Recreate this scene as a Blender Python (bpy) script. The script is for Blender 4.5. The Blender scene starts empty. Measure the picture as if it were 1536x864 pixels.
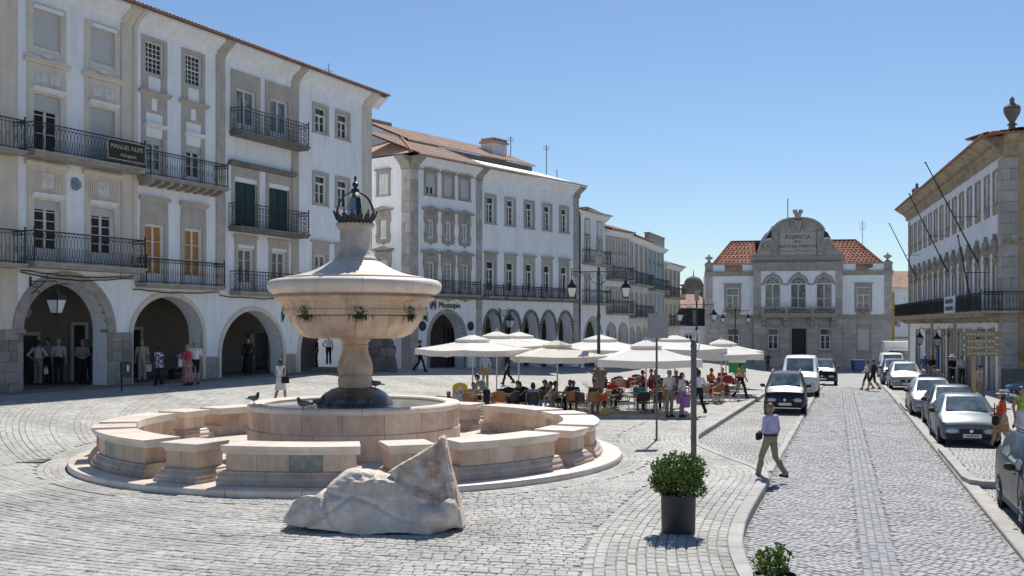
import bpy, math, random
import numpy as np
from math import sin, cos, pi, radians, hypot, atan2, sqrt
from mathutils import Matrix, Vector

# ------------------------------------------------------------------ camera, sky, sun, exposure
SC = bpy.context.scene
COL = SC.collection
random.seed(7)
FPX, PCX, HZY, CAMZ = 1550.0, 768.0, 488.0, 3.4      # focal length in px of a 1536 px wide frame, principal x, horizon row, eye height
cam = bpy.data.cameras.new("camera")
cam.sensor_width = 36.0
cam.lens = 36.0 * FPX / 1536.0
cam.shift_y = (HZY - 432.0) / 1536.0
cam.clip_start = 0.1
cam.clip_end = 6000.0
camo = bpy.data.objects.new("camera", cam)
camo.location = (0, 0, CAMZ)
camo.rotation_euler = (radians(90), 0, 0)
COL.objects.link(camo)
SC.camera = camo

SUN_EL, SUN_AZ = radians(52), radians(15)              # azimuth from +Y towards +X: the sun stands ahead, a little to the right
w = bpy.data.worlds.new("World")
SC.world = w
w.use_nodes = True
nt = w.node_tree
sky = nt.nodes.new("ShaderNodeTexSky")
sky.sky_type = 'NISHITA'
sky.sun_disc = False
sky.sun_elevation = SUN_EL
sky.sun_rotation = SUN_AZ
sky.altitude = 100
sky.air_density = 1.0
sky.dust_density = 0.2
sky.ozone_density = 5.5
nt.nodes["Background"].inputs[1].default_value = 0.056
nt.links.new(sky.outputs[0], nt.nodes["Background"].inputs[0])
sl = bpy.data.lights.new("sun", 'SUN')
sl.energy = 3.0
sl.angle = radians(0.55)
sl.color = (1.0, 0.95, 0.87)
so = bpy.data.objects.new("sun", sl)
tosun = Vector((sin(SUN_AZ) * cos(SUN_EL), cos(SUN_AZ) * cos(SUN_EL), sin(SUN_EL)))
so.rotation_euler = tosun.to_track_quat('Z', 'Y').to_euler()
so.location = (0, 40, 60)
COL.objects.link(so)
SC.view_settings.view_transform = 'Standard'
SC.view_settings.look = 'None'
SC.view_settings.gamma = 1
SC.view_settings.use_curve_mapping = False
SC.view_settings.exposure = 0.92
SC.cycles.max_bounces = 6
SC.cycles.diffuse_bounces = 4
SC.cycles.glossy_bounces = 3
SC.cycles.transmission_bounces = 4
SC.cycles.use_denoising = True
# ------------------------------------------------------------------ helpers: ground heights
def sstep(a, b, x):
    t = min(1.0, max(0.0, (x - a) / (b - a)))
    return t * t * (3 - 2 * t)
LP, LD = (-15.95, 40.0), (0.4365, 0.8997)              # left row of houses: a point and the direction of its front
def gz(x, y):
    """height of the square: it climbs towards the left arcade and sinks gently towards the far end"""
    s = (x - LP[0]) * -0.8997 + (y - LP[1]) * 0.4365
    return 0.97 * sstep(-11.2, -0.8, s) - 1.28 * sstep(48, 112, y)
def interp(pts, y):
    if y <= pts[0][0]:
        a, b = pts[0], pts[1]
    elif y >= pts[-1][0]:
        a, b = pts[-2], pts[-1]
    else:
        for a, b in zip(pts, pts[1:]):
            if a[0] <= y <= b[0]: break
    return a[1] + (b[1] - a[1]) * (y - a[0]) / (b[0] - a[0])
KERB_L = [(8, 3.1), (12.5, 3.2), (14.2, 3.32), (15.6, 3.5), (16.6, 3.7), (18.3, 4.16), (20.8, 4.99), (23, 5.75), (24.2, 6.02), (25.0, 5.98), (26.4, 5.72), (28.5, 5.5), (30, 5.45), (32, 5.75), (40, 8.55), (49, 11.7), (90, 26.0), (104, 30.0)]
def xl(y): return interp(KERB_L, y)                    # edge of the square
def xb(y): return 6.05 + 0.332 * (y - 24.2)            # line between parking bay and carriageway
def xk(y): return 8.05 + 0.3125 * (y - 16.7)           # right-hand kerb
ROADZ, BAYZ = -0.15, -0.13
def roadz(y): return ROADZ - 1.28 * sstep(48, 112, y)
def at(px, y): return (px - PCX) / FPX * y             # x of a point seen in column px at distance y

# ------------------------------------------------------------------ mesh builder
class MB:
    def __init__(s, M=None):
        s.v, s.f, s.m, s.sm, s.M = [], [], [], [], M
        s.mi, s.smooth = 0, False
    def add(s, vs, fs):
        b = len(s.v)
        if s.M is not None:
            vs = [tuple(s.M @ Vector(p)) for p in vs]
        s.v.extend(vs)
        for f in fs:
            s.f.append(tuple(i + b for i in f)); s.m.append(s.mi); s.sm.append(s.smooth)
        return s
    def box(s, x0, x1, y0, y1, z0, z1):
        if x0 > x1: x0, x1 = x1, x0
        if y0 > y1: y0, y1 = y1, y0
        if z0 > z1: z0, z1 = z1, z0
        v = [(x, y, z) for z in (z0, z1) for y in (y0, y1) for x in (x0, x1)]
        return s.add(v, [(0, 2, 3, 1), (4, 5, 7, 6), (0, 1, 5, 4), (2, 6, 7, 3), (0, 4, 6, 2), (1, 3, 7, 5)])
    def bevbox(s, x0, x1, y0, y1, z0, z1, b):
        """box with chamfered edges: three loops up the side, chamfer top and bottom and the upright edges"""
        def loop(i, z):
            return [(x0 + i, y0 + b, z), (x0 + b, y0 + i, z), (x1 - b, y0 + i, z), (x1 - i, y0 + b, z), (x1 - i, y1 - b, z), (x1 - b, y1 - i, z), (x0 + b, y1 - i, z), (x0 + i, y1 - b, z)]
        L = loop(b * .9, z0) + loop(0, z0 + b) + loop(0, z1 - b) + loop(b * .9, z1)
        f = [tuple(range(7, -1, -1)), tuple(range(24, 32))]
        for k in range(3):
            for i in range(8):
                j = (i + 1) % 8
                f.append((k * 8 + i, k * 8 + j, k * 8 + 8 + j, k * 8 + 8 + i))
        return s.add(L, f)
    def prism(s, poly, axis, a, b):
        """polygon (2-D, the two remaining axes in order) swept from a to b along axis; concave outlines are fine"""
        def P(p, t):
            return (t, p[0], p[1]) if axis == 'x' else ((p[0], t, p[1]) if axis == 'y' else (p[0], p[1], t))
        n = len(poly)
        v = [P(p, a) for p in poly] + [P(p, b) for p in poly]
        area = sum(poly[i][0] * poly[(i + 1) % n][1] - poly[(i + 1) % n][0] * poly[i][1] for i in range(n))
        f = [tuple(range(n)), tuple(range(2 * n - 1, n - 1, -1))] + [(i, i + n, (i + 1) % n + n, (i + 1) % n) for i in range(n)]
        flip = (area > 0) != (axis == 'y')
        if (b < a): flip = not flip
        if flip: f = [tuple(reversed(q)) for q in f]
        return s.add(v, f)
    def lathe(s, prof, n=32, c=(0, 0), close=True, ang=(0, 2 * pi)):
        full = abs(ang[1] - ang[0] - 2 * pi) < 1e-6
        m = n if full else n + 1
        v = []
        for r, z in prof:
            for i in range(m):
                a = ang[0] + (ang[1] - ang[0]) * i / n
                v.append((c[0] + r * cos(a), c[1] + r * sin(a), z))
        f = []
        for k in range(len(prof) - 1):
            for i in range(n):
                j = (i + 1) % m
                f.append((k * m + i, k * m + j, (k + 1) * m + j, (k + 1) * m + i))
        if close and full:
            f.append(tuple(range(m - 1, -1, -1)))
            f.append(tuple(range((len(prof) - 1) * m, len(prof) * m)))
        return s.add(v, f)
    def tube(s, pts, r, n=6, caps=True):
        """round bar along a polyline; r one radius or one per point"""
        pts = [Vector(p) for p in pts]
        if not hasattr(r, '__len__'): r = [r] * len(pts)
        v, f = [], []
        up = None
        for i, p in enumerate(pts):
            d = (pts[min(i + 1, len(pts) - 1)] - pts[max(i - 1, 0)])
            d = d.normalized() if d.length > 1e-9 else Vector((0, 0, 1))
            if up is None:
                up = Vector((0, 0, 1)) if abs(d.z) < .9 else Vector((1, 0, 0))
            a = d.cross(up)
            if a.length < 1e-4: a = d.cross(Vector((.3, 1, .2)))
            a.normalize(); b = a.cross(d).normalized(); up = b
            for k in range(n):
                t = 2 * pi * k / n
                v.append(tuple(p + a * (cos(t) * r[i]) + b * (sin(t) * r[i])))
        for i in range(len(pts) - 1):
            for k in range(n):
                q = (k + 1) % n
                f.append((i * n + k, i * n + q, (i + 1) * n + q, (i + 1) * n + k))
        if caps:
            f.append(tuple(range(n - 1, -1, -1))); f.append(tuple(range((len(pts) - 1) * n, len(pts) * n)))
        return s.add(v, f)
    def ball(s, c, r, n=10, m=6, sc=(1, 1, 1)):
        v = [(c[0], c[1], c[2] - r * sc[2])]
        for k in range(1, m):
            t = -pi / 2 + pi * k / m
            for i in range(n):
                a = 2 * pi * i / n
                v.append((c[0] + r * sc[0] * cos(t) * cos(a), c[1] + r * sc[1] * cos(t) * sin(a), c[2] + r * sc[2] * sin(t)))
        v.append((c[0], c[1], c[2] + r * sc[2]))
        f = []
        for i in range(n):
            j = (i + 1) % n
            f.append((0, 1 + j, 1 + i))
            for k in range(m - 2):
                f.append((1 + k * n + i, 1 + k * n + j, 1 + (k + 1) * n + j, 1 + (k + 1) * n + i))
            f.append((1 + (m - 2) * n + i, 1 + (m - 2) * n + j, len(v) - 1))
        return s.add(v, f)
    def quad(s, a, b, c, d): return s.add([a, b, c, d], [(0, 1, 2, 3)])
    def mesh(s, name, mats):
        me = bpy.data.meshes.new(name)
        me.from_pydata([tuple(p) for p in s.v], [], s.f)
        if not isinstance(mats, (list, tuple)): mats = [mats]
        for m in mats: me.materials.append(m)
        me.polygons.foreach_set('material_index', s.m)
        me.polygons.foreach_set('use_smooth', s.sm)
        me.update()
        if any(s.sm): me.set_sharp_from_angle(angle=.62)
        return me
    def build(s, name, mats, parent=None, loc=(0, 0, 0), rz=0.0):
        return obj(name, s.mesh(name, mats), parent, loc, rz)

def obj(name, data, parent=None, loc=(0, 0, 0), rz=0.0):
    o = bpy.data.objects.new(name, data)
    if parent is not None: o.parent = parent
    o.location = loc
    if rz: o.rotation_euler = (0, 0, rz)
    COL.objects.link(o)
    return o
def tag(o, label=None, cat=None, group=None, kind=None):
    if label: o['label'] = label
    if cat: o['category'] = cat
    if group: o['group'] = group
    if kind: o['kind'] = kind
    return o
def thing(name, label, cat, loc=(0, 0, 0), rz=0.0, group=None):
    o = bpy.data.objects.new(name, None)
    o.empty_display_size = .2
    o.location = loc
    o.rotation_euler = (0, 0, rz)
    COL.objects.link(o)
    return tag(o, label, cat, group)
def copy_tree(o, parent=None, kids=None):
    """a copy of a thing with copies of its parts and sub-parts"""
    if kids is None:
        kids = {}
        for q in COL.objects:
            if q.parent: kids.setdefault(q.parent.name, []).append(q)
    c = o.copy()
    COL.objects.link(c)
    if parent is not None: c.parent = parent
    for ch in kids.get(o.name, []): copy_tree(ch, c, kids)
    return c
def subtree(o):
    kids = {}
    for q in COL.objects:
        if q.parent: kids.setdefault(q.parent.name, []).append(q)
    return kids
def np_mesh(name, V, F, mats, mi=None, smooth=False):
    """mesh from numpy arrays; F is (n,4) quads"""
    me = bpy.data.meshes.new(name)
    n, k = F.shape
    me.vertices.add(len(V)); me.vertices.foreach_set('co', np.ascontiguousarray(V, dtype=np.float32).ravel())
    me.loops.add(n * k); me.loops.foreach_set('vertex_index', np.ascontiguousarray(F, dtype=np.int32).ravel())
    me.polygons.add(n)
    me.polygons.foreach_set('loop_start', np.arange(0, n * k, k, dtype=np.int32))
    me.polygons.foreach_set('loop_total', np.full(n, k, dtype=np.int32))
    if not isinstance(mats, (list, tuple)): mats = [mats]
    for m in mats: me.materials.append(m)
    if mi is not None: me.polygons.foreach_set('material_index', np.ascontiguousarray(mi, dtype=np.int32))
    me.polygons.foreach_set('use_smooth', np.full(n, smooth, dtype=bool))
    me.update(calc_edges=True)
    me.validate()
    return me

# ------------------------------------------------------------------ implicit surfaces (people, birds, carved stone): distance field + surface nets
def surface_nets(f, lo, hi, h):
    lo = np.array(lo, float); hi = np.array(hi, float)
    n = np.ceil((hi - lo) / h).astype(int) + 1
    ax = [lo[i] + h * np.arange(n[i]) for i in range(3)]
    X, Y, Z = np.meshgrid(*ax, indexing='ij')
    D = f(X, Y, Z)
    ins = D < 0
    cnt = np.zeros(n - 1, int); P = np.zeros(tuple(n - 1) + (3,)); W = np.zeros(n - 1)
    sl_ = lambda o: tuple(slice(o[i], n[i] - 1 + o[i]) for i in range(3))
    for axis in range(3):
        oth = [a for a in range(3) if a != axis]
        for a in (0, 1):
            for b in (0, 1):
                o0 = [0, 0, 0]; o0[oth[0]] = a; o0[oth[1]] = b
                o1 = list(o0); o1[axis] = 1
                d0, d1 = D[sl_(o0)], D[sl_(o1)]
                cr = (d0 < 0) != (d1 < 0)
                t = np.where(cr, d0 / np.where(np.abs(d0 - d1) < 1e-12, 1, d0 - d1), 0)
                W += cr
                for k in range(3):
                    P[..., k] += cr * (t if k == axis else o0[k])
    act = W > 0
    idx = -np.ones(n - 1, int); idx[act] = np.arange(act.sum())
    base = np.stack(np.meshgrid(*[np.arange(m) for m in (n - 1)], indexing='ij'), -1)
    V = lo + h * (base[act] + P[act] / W[act][:, None])
    Q = []
    for axis in range(3):
        a, b = [(1, 2), (2, 0), (0, 1)][axis]
        s0 = [slice(None)] * 3; s1 = [slice(None)] * 3
        s0[axis] = slice(0, -1); s1[axis] = slice(1, None)
        i0, i1 = ins[tuple(s0)], ins[tuple(s1)]
        for sign in (0, 1):
            e = np.argwhere(i0 & ~i1 if sign == 0 else ~i0 & i1)
            if len(e) == 0: continue
            e = e[(e[:, a] > 0) & (e[:, b] > 0) & (e[:, a] < n[a] - 1) & (e[:, b] < n[b] - 1)]
            q = []
            for da, db in ((-1, -1), (0, -1), (0, 0), (-1, 0)):
                c = e.copy(); c[:, a] += da; c[:, b] += db
                q.append(idx[c[:, 0], c[:, 1], c[:, 2]])
            q = np.stack(q, 1)
            Q.append(q if sign == 0 else q[:, ::-1])
    F = np.concatenate(Q)
    F = F[(F >= 0).all(1)]
    return V, F
def smin(a, b, k):
    h = np.clip(.5 + .5 * (b - a) / k, 0, 1)
    return b + (a - b) * h - k * h * (1 - h)
def cone_d(X, Y, Z, p, q, r0, r1):
    """distance to a round-ended limb that tapers from r0 at p to r1 at q"""
    p = np.array(p); q = np.array(q); d = q - p
    L = max((d * d).sum(), 1e-9)
    t = np.clip(((X - p[0]) * d[0] + (Y - p[1]) * d[1] + (Z - p[2]) * d[2]) / L, 0, 1)
    return np.sqrt((X - p[0] - t * d[0]) ** 2 + (Y - p[1] - t * d[1]) ** 2 + (Z - p[2] - t * d[2]) ** 2) - (r0 + (r1 - r0) * t)
def ell_d(X, Y, Z, c, r):
    k0 = np.sqrt(((X - c[0]) / r[0]) ** 2 + ((Y - c[1]) / r[1]) ** 2 + ((Z - c[2]) / r[2]) ** 2)
    k1 = np.sqrt(((X - c[0]) / r[0] ** 2) ** 2 + ((Y - c[1]) / r[1] ** 2) ** 2 + ((Z - c[2]) / r[2] ** 2) ** 2)
    return k0 * (k0 - 1) / np.maximum(k1, 1e-6)

# ------------------------------------------------------------------ materials
MATS = {}
class NG:
    def __init__(s, m):
        m.use_nodes = True
        s.t = m.node_tree; s.b = s.t.nodes['Principled BSDF']
    def n(s, typ, **kw):
        x = s.t.nodes.new('ShaderNode' + typ)
        for k, v in kw.items():
            if k.startswith('i_'):
                key = k[2:]
                x.inputs[int(key) if key.isdigit() else key.replace('_', ' ')].default_value = v
            else: setattr(x, k, v)
        return x
    def l(s, a, b): s.t.links.new(a, b)
def c4(c): return (c[0], c[1], c[2], 1.0)
def mat(name, col, rough=.7, var=.12, scale=3.0, bump=0.0, bscale=40.0, metal=0.0, spec=.4, col2=None, rand=0.0, island=False, streak=0.0, coat=0.0, alpha=None):
    """plain material: base colour broken up by two noises, optional second colour in blotches, rain streaks, per-object or per-island change, relief"""
    if name in MATS: return MATS[name]
    m = bpy.data.materials.new(name); g = NG(m); MATS[name] = m
    b = g.b
    b.inputs['Roughness'].default_value = rough
    b.inputs['Metallic'].default_value = metal
    b.inputs['Specular IOR Level'].default_value = spec
    if coat: b.inputs['Coat Weight'].default_value = coat; b.inputs['Coat Roughness'].default_value = .06
    src = g.n('NewGeometry').outputs['Position']
    out = None
    if var > 0 or col2:
        n1 = g.n('TexNoise', i_Scale=scale, i_Detail=6.0, i_Roughness=.65)
        g.l(src, n1.inputs['Vector'])
        ramp = g.n('ValToRGB')
        c2 = col2 or tuple(x * (1 - var * 1.6) for x in col)
        c1 = tuple(min(1, x * (1 + var * .5)) for x in col)
        ramp.color_ramp.elements[0].position = .32; ramp.color_ramp.elements[0].color = c4(c2)
        ramp.color_ramp.elements[1].position = .62; ramp.color_ramp.elements[1].color = c4(c1)
        g.l(n1.outputs['Fac'], ramp.inputs[0]); out = ramp.outputs[0]
    if streak > 0:
        mp = g.n('Mapping'); mp.inputs['Scale'].default_value = (2.6, 2.6, .22)
        g.l(src, mp.inputs['Vector'])
        n2 = g.n('TexNoise', i_Scale=1.6, i_Detail=7.0, i_Roughness=.7); g.l(mp.outputs[0], n2.inputs['Vector'])
        mr = g.n('MapRange', i_1=.46, i_2=.75, i_3=1.0, i_4=1 - streak); g.l(n2.outputs['Fac'], mr.inputs[0])
        mx = g.n('MixRGB', blend_type='MULTIPLY', i_Fac=1.0)
        if out is None: mx.inputs[1].default_value = c4(col)
        else: g.l(out, mx.inputs[1])
        g.l(mr.outputs[0], mx.inputs[2]); out = mx.outputs[0]
    if rand > 0:
        if island: rnd = g.n('NewGeometry').outputs['Random Per Island']
        else: rnd = g.n('ObjectInfo').outputs['Random']
        mr = g.n('MapRange', i_1=0.0, i_2=1.0, i_3=1 - rand, i_4=1 + rand); g.l(rnd, mr.inputs[0])
        hs = g.n('HueSaturation')
        if out is None: hs.inputs['Color'].default_value = c4(col)
        else: g.l(out, hs.inputs['Color'])
        g.l(mr.outputs[0], hs.inputs['Value'])
        mr2 = g.n('MapRange', i_1=0.0, i_2=1.0, i_3=.5 - rand * .045, i_4=.5 + rand * .045)
        ml = g.n('Math', operation='FRACT'); mm = g.n('Math', operation='MULTIPLY', i_1=7.31); g.l(rnd, mm.inputs[0]); g.l(mm.outputs[0], ml.inputs[0]); g.l(ml.outputs[0], mr2.inputs[0])
        g.l(mr2.outputs[0], hs.inputs['Hue'])
        out = hs.outputs[0]
    if out is None: b.inputs['Base Color'].default_value = c4(col)
    else: g.l(out, b.inputs['Base Color'])
    if bump > 0:
        n3 = g.n('TexNoise', i_Scale=bscale, i_Detail=5.0, i_Roughness=.6); g.l(src, n3.inputs['Vector'])
        bp = g.n('Bump', i_Strength=bump, i_Distance=.03); g.l(n3.outputs['Fac'], bp.inputs['Height']); g.l(bp.outputs[0], b.inputs['Normal'])
    return m
WHITE = mat('whitewash', (.86, .885, .91), .85, .05, .9, .12, 9, streak=.18)
WHITE2 = mat('old_whitewash', (.72, .725, .72), .88, .09, .8, .15, 9, streak=.3)
CREAM = mat('cream_render', (.69, .625, .53), .85, .07, 1.2, .12, 12, streak=.2)
GREYTRIM = mat('grey_painted_trim', (.49, .45, .39), .8, .10, 2.0, .1, 20, streak=.15)
STONE = mat('granite_trim', (.38, .35, .31), .85, .16, 3.0, .3, 30, streak=.15)
STONED = mat('dark_granite', (.20, .185, .165), .85, .2, 2.5, .35, 25)
ASHLAR = mat('granite_block', (.30, .275, .24), .85, .14, 2.5, .35, 30, rand=.22)
RUBBLE = mat('rough_buttress_stone', (.21, .195, .175), .9, .25, 6, .8, 18, rand=.3)
BANKST = mat('bank_granite', (.45, .425, .39), .85, .12, 2.0, .25, 20, rand=.14, streak=.12)
PLASTER_IN = mat('shade_toned_arcade_plaster', (.20, .18, .155), .9, .1, 1.5)  # plaster colour lowered to paint in the shade of the arcades
TILE = mat('roof_tile', (.36, .17, .105), .85, .3, 2.2, .3, 25, col2=(.23, .13, .095))
TILE_PALE = mat('weathered_tile', (.50, .35, .275), .9, .25, 1.4, .3, 20, col2=(.37, .26, .20))
TILE_RED = mat('red_tile', (.42, .17, .105), .85, .2, 3.0, .2, 25, col2=(.30, .115, .075), rand=.25, island=True)
IRON = mat('black_iron', (.018, .02, .022), .5, 0, spec=.5)
GREENIRON = mat('green_iron', (.02, .06, .045), .45, .2, 5)
WOODW = mat('white_joinery', (.72, .71, .67), .5, .06, 4)
GREENDOOR = mat('dark_green_shutter', (.012, .045, .032), .55, .15, 3)
BROWNWOOD = mat('brown_door', (.10, .05, .028), .6, .3, 4)
ORANGEBLIND = mat('orange_curtain', (.45, .22, .06), .8, .2, 3)
BLIND = mat('grey_roller_blind', (.52, .53, .52), .6, .03, 2)
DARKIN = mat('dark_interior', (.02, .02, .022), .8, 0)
GLASS = mat('window_glass', (.022, .028, .032), .06, .3, 1.2, spec=.7)
GLASSC = mat('curtained_glass', (.20, .215, .21), .1, .5, 3.0, spec=.7)
MARBLE = mat('pink_marble', (.63, .485, .37), .5, .2, 1.6, .08, 20, col2=(.49, .335, .225), rand=.17, streak=.28)
MARBLEP = mat('pale_marble', (.72, .63, .55), .5, .12, 1.8, .08, 20, col2=(.60, .50, .41), rand=.09)
MARBLEB = mat('shade_darkened_brown_marble', (.53, .43, .345), .55, .2, 2.2, .1, 20, col2=(.39, .30, .235), rand=.12, streak=.2)  # brownish base stones, colour also darkened for the shade at the bench foot
MARBLEG = mat('green_grey_marble', (.27, .28, .25), .45, .2, 5, .1, 20, col2=(.17, .19, .17))
MARBLEW = mat('wet_marble', (.10, .085, .07), .22, .3, 3, .2, 15, spec=.6)
PAVE = mat('marble_paving', (.58, .52, .455), .7, .12, 1.5, .12, 12)
COBBLE = mat('cobble_granite', (.405, .397, .37), .8, .17, .5, .12, 60, rand=.15, island=True)
COBBLE1 = mat('cobble_granite_single', (.405, .397, .37), .8, .17, .5, .12, 60, rand=.15)
ROADCOB = mat('road_cobble', (.345, .345, .348), .75, .12, .6, .1, 60, rand=.12, island=True)
TRAMCOB = mat('blue_painted_cobble', (.265, .268, .277), .75, .1, .7, .1, 40, col2=(.235, .25, .285), rand=.12, island=True)
JOINT = mat('sandy_joint', (.27, .26, .235), .95, .25, 3)
KERBST = mat('kerb_granite', (.39, .38, .355), .8, .12, 3, .2, 30, rand=.1)
ALU = mat('aluminium_tube', (.62, .62, .61), .3, .05, 4, metal=.9)
POLEG = mat('galvanised_post', (.13, .135, .135), .5, .12, 3, metal=.4)
def canvas(n, c):
    m = mat(n, c, .85, .05, 2); g = NG(m); tr = g.n('BsdfTranslucent'); tr.inputs[0].default_value = c4((c[0], c[1] * .86, c[2] * .68)); mx = g.n('MixShader', i_Fac=.24); out = next(q for q in m.node_tree.nodes if q.type == 'OUTPUT_MATERIAL')
    g.l(g.b.outputs[0], mx.inputs[1]); g.l(tr.outputs[0], mx.inputs[2]); g.l(mx.outputs[0], out.inputs[0]); return m
CANVAS = canvas('cream_canvas', (.9, .885, .84))
LANTGLASS = mat('milky_lantern_glass', (.62, .62, .60), .25, .05, 3)
def brick_ground(name, c1, c2, cm, sx, sy, rot):
    m = bpy.data.materials.new(name); g = NG(m); MATS[name] = m
    pos = g.n('NewGeometry').outputs['Position']
    mp = g.n('Mapping'); mp.inputs['Rotation'].default_value = (0, 0, rot); g.l(pos, mp.inputs['Vector'])
    br = g.n('TexBrick', offset=.5, i_Scale=1.0, i_Mortar_Size=.012, i_Mortar_Smooth=.3, i_Bias=-.1, i_Brick_Width=sx, i_Row_Height=sy)
    br.inputs['Color1'].default_value = c4(c1); br.inputs['Color2'].default_value = c4(c2); br.inputs['Mortar'].default_value = c4(cm)
    g.l(mp.outputs[0], br.inputs['Vector'])
    n1 = g.n('TexNoise', i_Scale=.35, i_Detail=8.0, i_Roughness=.7); g.l(pos, n1.inputs['Vector'])
    mr = g.n('MapRange', i_1=.3, i_2=.7, i_3=.82, i_4=1.12); g.l(n1.outputs['Fac'], mr.inputs[0])
    mx = g.n('MixRGB', blend_type='MULTIPLY', i_Fac=1.0); g.l(br.outputs['Color'], mx.inputs[1]); g.l(mr.outputs[0], mx.inputs[2])
    g.l(mx.outputs[0], g.b.inputs['Base Color'])
    bp = g.n('Bump', i_Strength=.5, i_Distance=.02, invert=True); g.l(br.outputs['Fac'], bp.inputs['Height']); g.l(bp.outputs[0], g.b.inputs['Normal'])
    g.b.inputs['Roughness'].default_value = .85
    return m
PLAZAFAR = brick_ground('far_cobbles', (.42, .41, .385), (.37, .36, .34), (.25, .24, .22), .17, .27, -.07)
ROADFAR = brick_ground('far_road_cobbles', (.40, .40, .40), (.35, .35, .35), (.22, .22, .22), .13, .15, 1.1)
PAVEFAR = brick_ground('pavement_cobbles', (.45, .44, .42), (.40, .39, .37), (.24, .23, .21), .12, .12, .31)
# ------------------------------------------------------------------ the ground
FC = (-4.14, 27.3)                                     # middle of the fountain
def strip(name, mt, ys, fl, fr, zf, n, kind='structure'):
    V = []; F = []
    for y in ys:
        a, b = fl(y), fr(y)
        for i in range(n + 1):
            x = a + (b - a) * i / n
            V.append((x, y, zf(x, y)))
    for j in range(len(ys) - 1):
        for i in range(n):
            a = j * (n + 1) + i
            F.append((a, a + 1, a + n + 2, a + n + 1))
    me = np_mesh(name, np.array(V), np.array(F), mt, smooth=True)
    return tag(obj(name, me), kind=kind)
YN = [8 + .9 * i for i in range(61)]                   # 8 .. 62
YF = [62 + 1.2 * i for i in range(49)]
NEARTOP = 62
plaza = strip('plaza', JOINT, YN, lambda y: -45, xl, lambda x, y: gz(x, y) - .018, 70)
strip('far_plaza', PLAZAFAR, YF, lambda y: -60, xl, lambda x, y: gz(x, y), 70)
road = strip('road', JOINT, YN, lambda y: xl(y) - .02 if y < 24.2 else xb(y), lambda y: xk(y), lambda x, y: roadz(y) - .015, 6)
strip('far_road', ROADFAR, YF, xb, xk, lambda x, y: roadz(y), 6)
bay = strip('parking_bay', JOINT, [24.2] + [24.8 + .93 * i for i in range(40)] + [62], lambda y: xl(y) - .02, xb, lambda x, y: roadz(y) + .0, 4)
strip('far_parking_bay', ROADFAR, YF, lambda y: xl(y), xb, lambda x, y: roadz(y) + .016, 4)
rbay = strip('right_parking_bay', JOINT, YN, xk, lambda y: xk(y) + 2.9, lambda x, y: roadz(y) + .0, 4)
strip('far_right_parking_bay', PAVEFAR, YF, xk, lambda y: xk(y) + 2.9, lambda x, y: roadz(y) + .016, 4)
strip('pavement', PAVEFAR, YN + YF[1:], lambda y: xk(y) + 2.9, lambda y: xk(y) + 60, lambda x, y: roadz(y) + .15, 30)
g_ = MB(); g_.box(-3000, 3000, -400, 5000, -4.2, -4)
tag(g_.build('ground', mat('dry_ground', (.22, .2, .16), .9, .2, .05)), kind='structure')

def stone_field(quads, z, top=.0, bev=.012, simple=False, seed=1):
    """quads (n,4,2) plan corners; stones stand to z (n) with small tilts"""
    rng = np.random.default_rng(seed)
    n = len(quads); js = .12 if simple else 1.0
    if z.ndim == 1: z = z[:, None]
    zc = z + rng.normal(0, .003 * js, (n, 1)) + rng.normal(0, .0022 * js, (n, 4))
    ctr = quads.mean(1, keepdims=True)
    d = quads - ctr
    low = np.concatenate([quads, (zc - .045)[..., None]], -1)
    if simple:
        hi = np.concatenate([ctr + d * .96, zc[..., None]], -1)
        V = np.stack([low, hi], 1).reshape(n * 8, 3)
        base = np.arange(n)[:, None, None] * 8
        fc = np.array([[4, 5, 6, 7]] + [[i, (i + 1) % 4, (i + 1) % 4 + 4, i + 4] for i in range(4)])
    else:
        L = np.linalg.norm(d, axis=-1, keepdims=True)
        mid = np.concatenate([quads, (zc - .009)[..., None]], -1)
        hi = np.concatenate([ctr + d * (1 - bev * 1.6 / L), (zc + .001)[..., None]], -1)
        V = np.stack([low, mid, hi], 1).reshape(n * 12, 3)
        base = np.arange(n)[:, None, None] * 12
        fc = np.array([[8, 9, 10, 11]] + [[i, (i + 1) % 4, (i + 1) % 4 + 4, i + 4] for i in range(4)] + [[i + 4, (i + 1) % 4 + 4, (i + 1) % 4 + 8, i + 8] for i in range(4)])
    F = (base + fc[None]).reshape(-1, 4)
    return V, F
def rows(u0, u1, v0, v1, du, dv, gap, rng, jit=.18):
    """running-bond cells of a (u,v) rectangle: list of 4 corners"""
    out = []
    v = v0
    while v < v1:
        hv = dv * rng.uniform(.9, 1.1)
        u = u0 - rng.uniform(0, du)
        while u < u1:
            wu = du * rng.uniform(1 - jit, 1 + jit)
            g = gap * .5
            j = rng.uniform(-.05, .05, 8) * min(du, dv)
            out.append([(u + g + j[0], v + g + j[1]), (u + wu - g + j[2], v + g + j[3]), (u + wu - g + j[4], v + hv - g + j[5]), (u + g + j[6], v + hv - g + j[7])])
            u += wu
        v += hv
    return np.array(out)
rng = np.random.default_rng(5)
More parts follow.
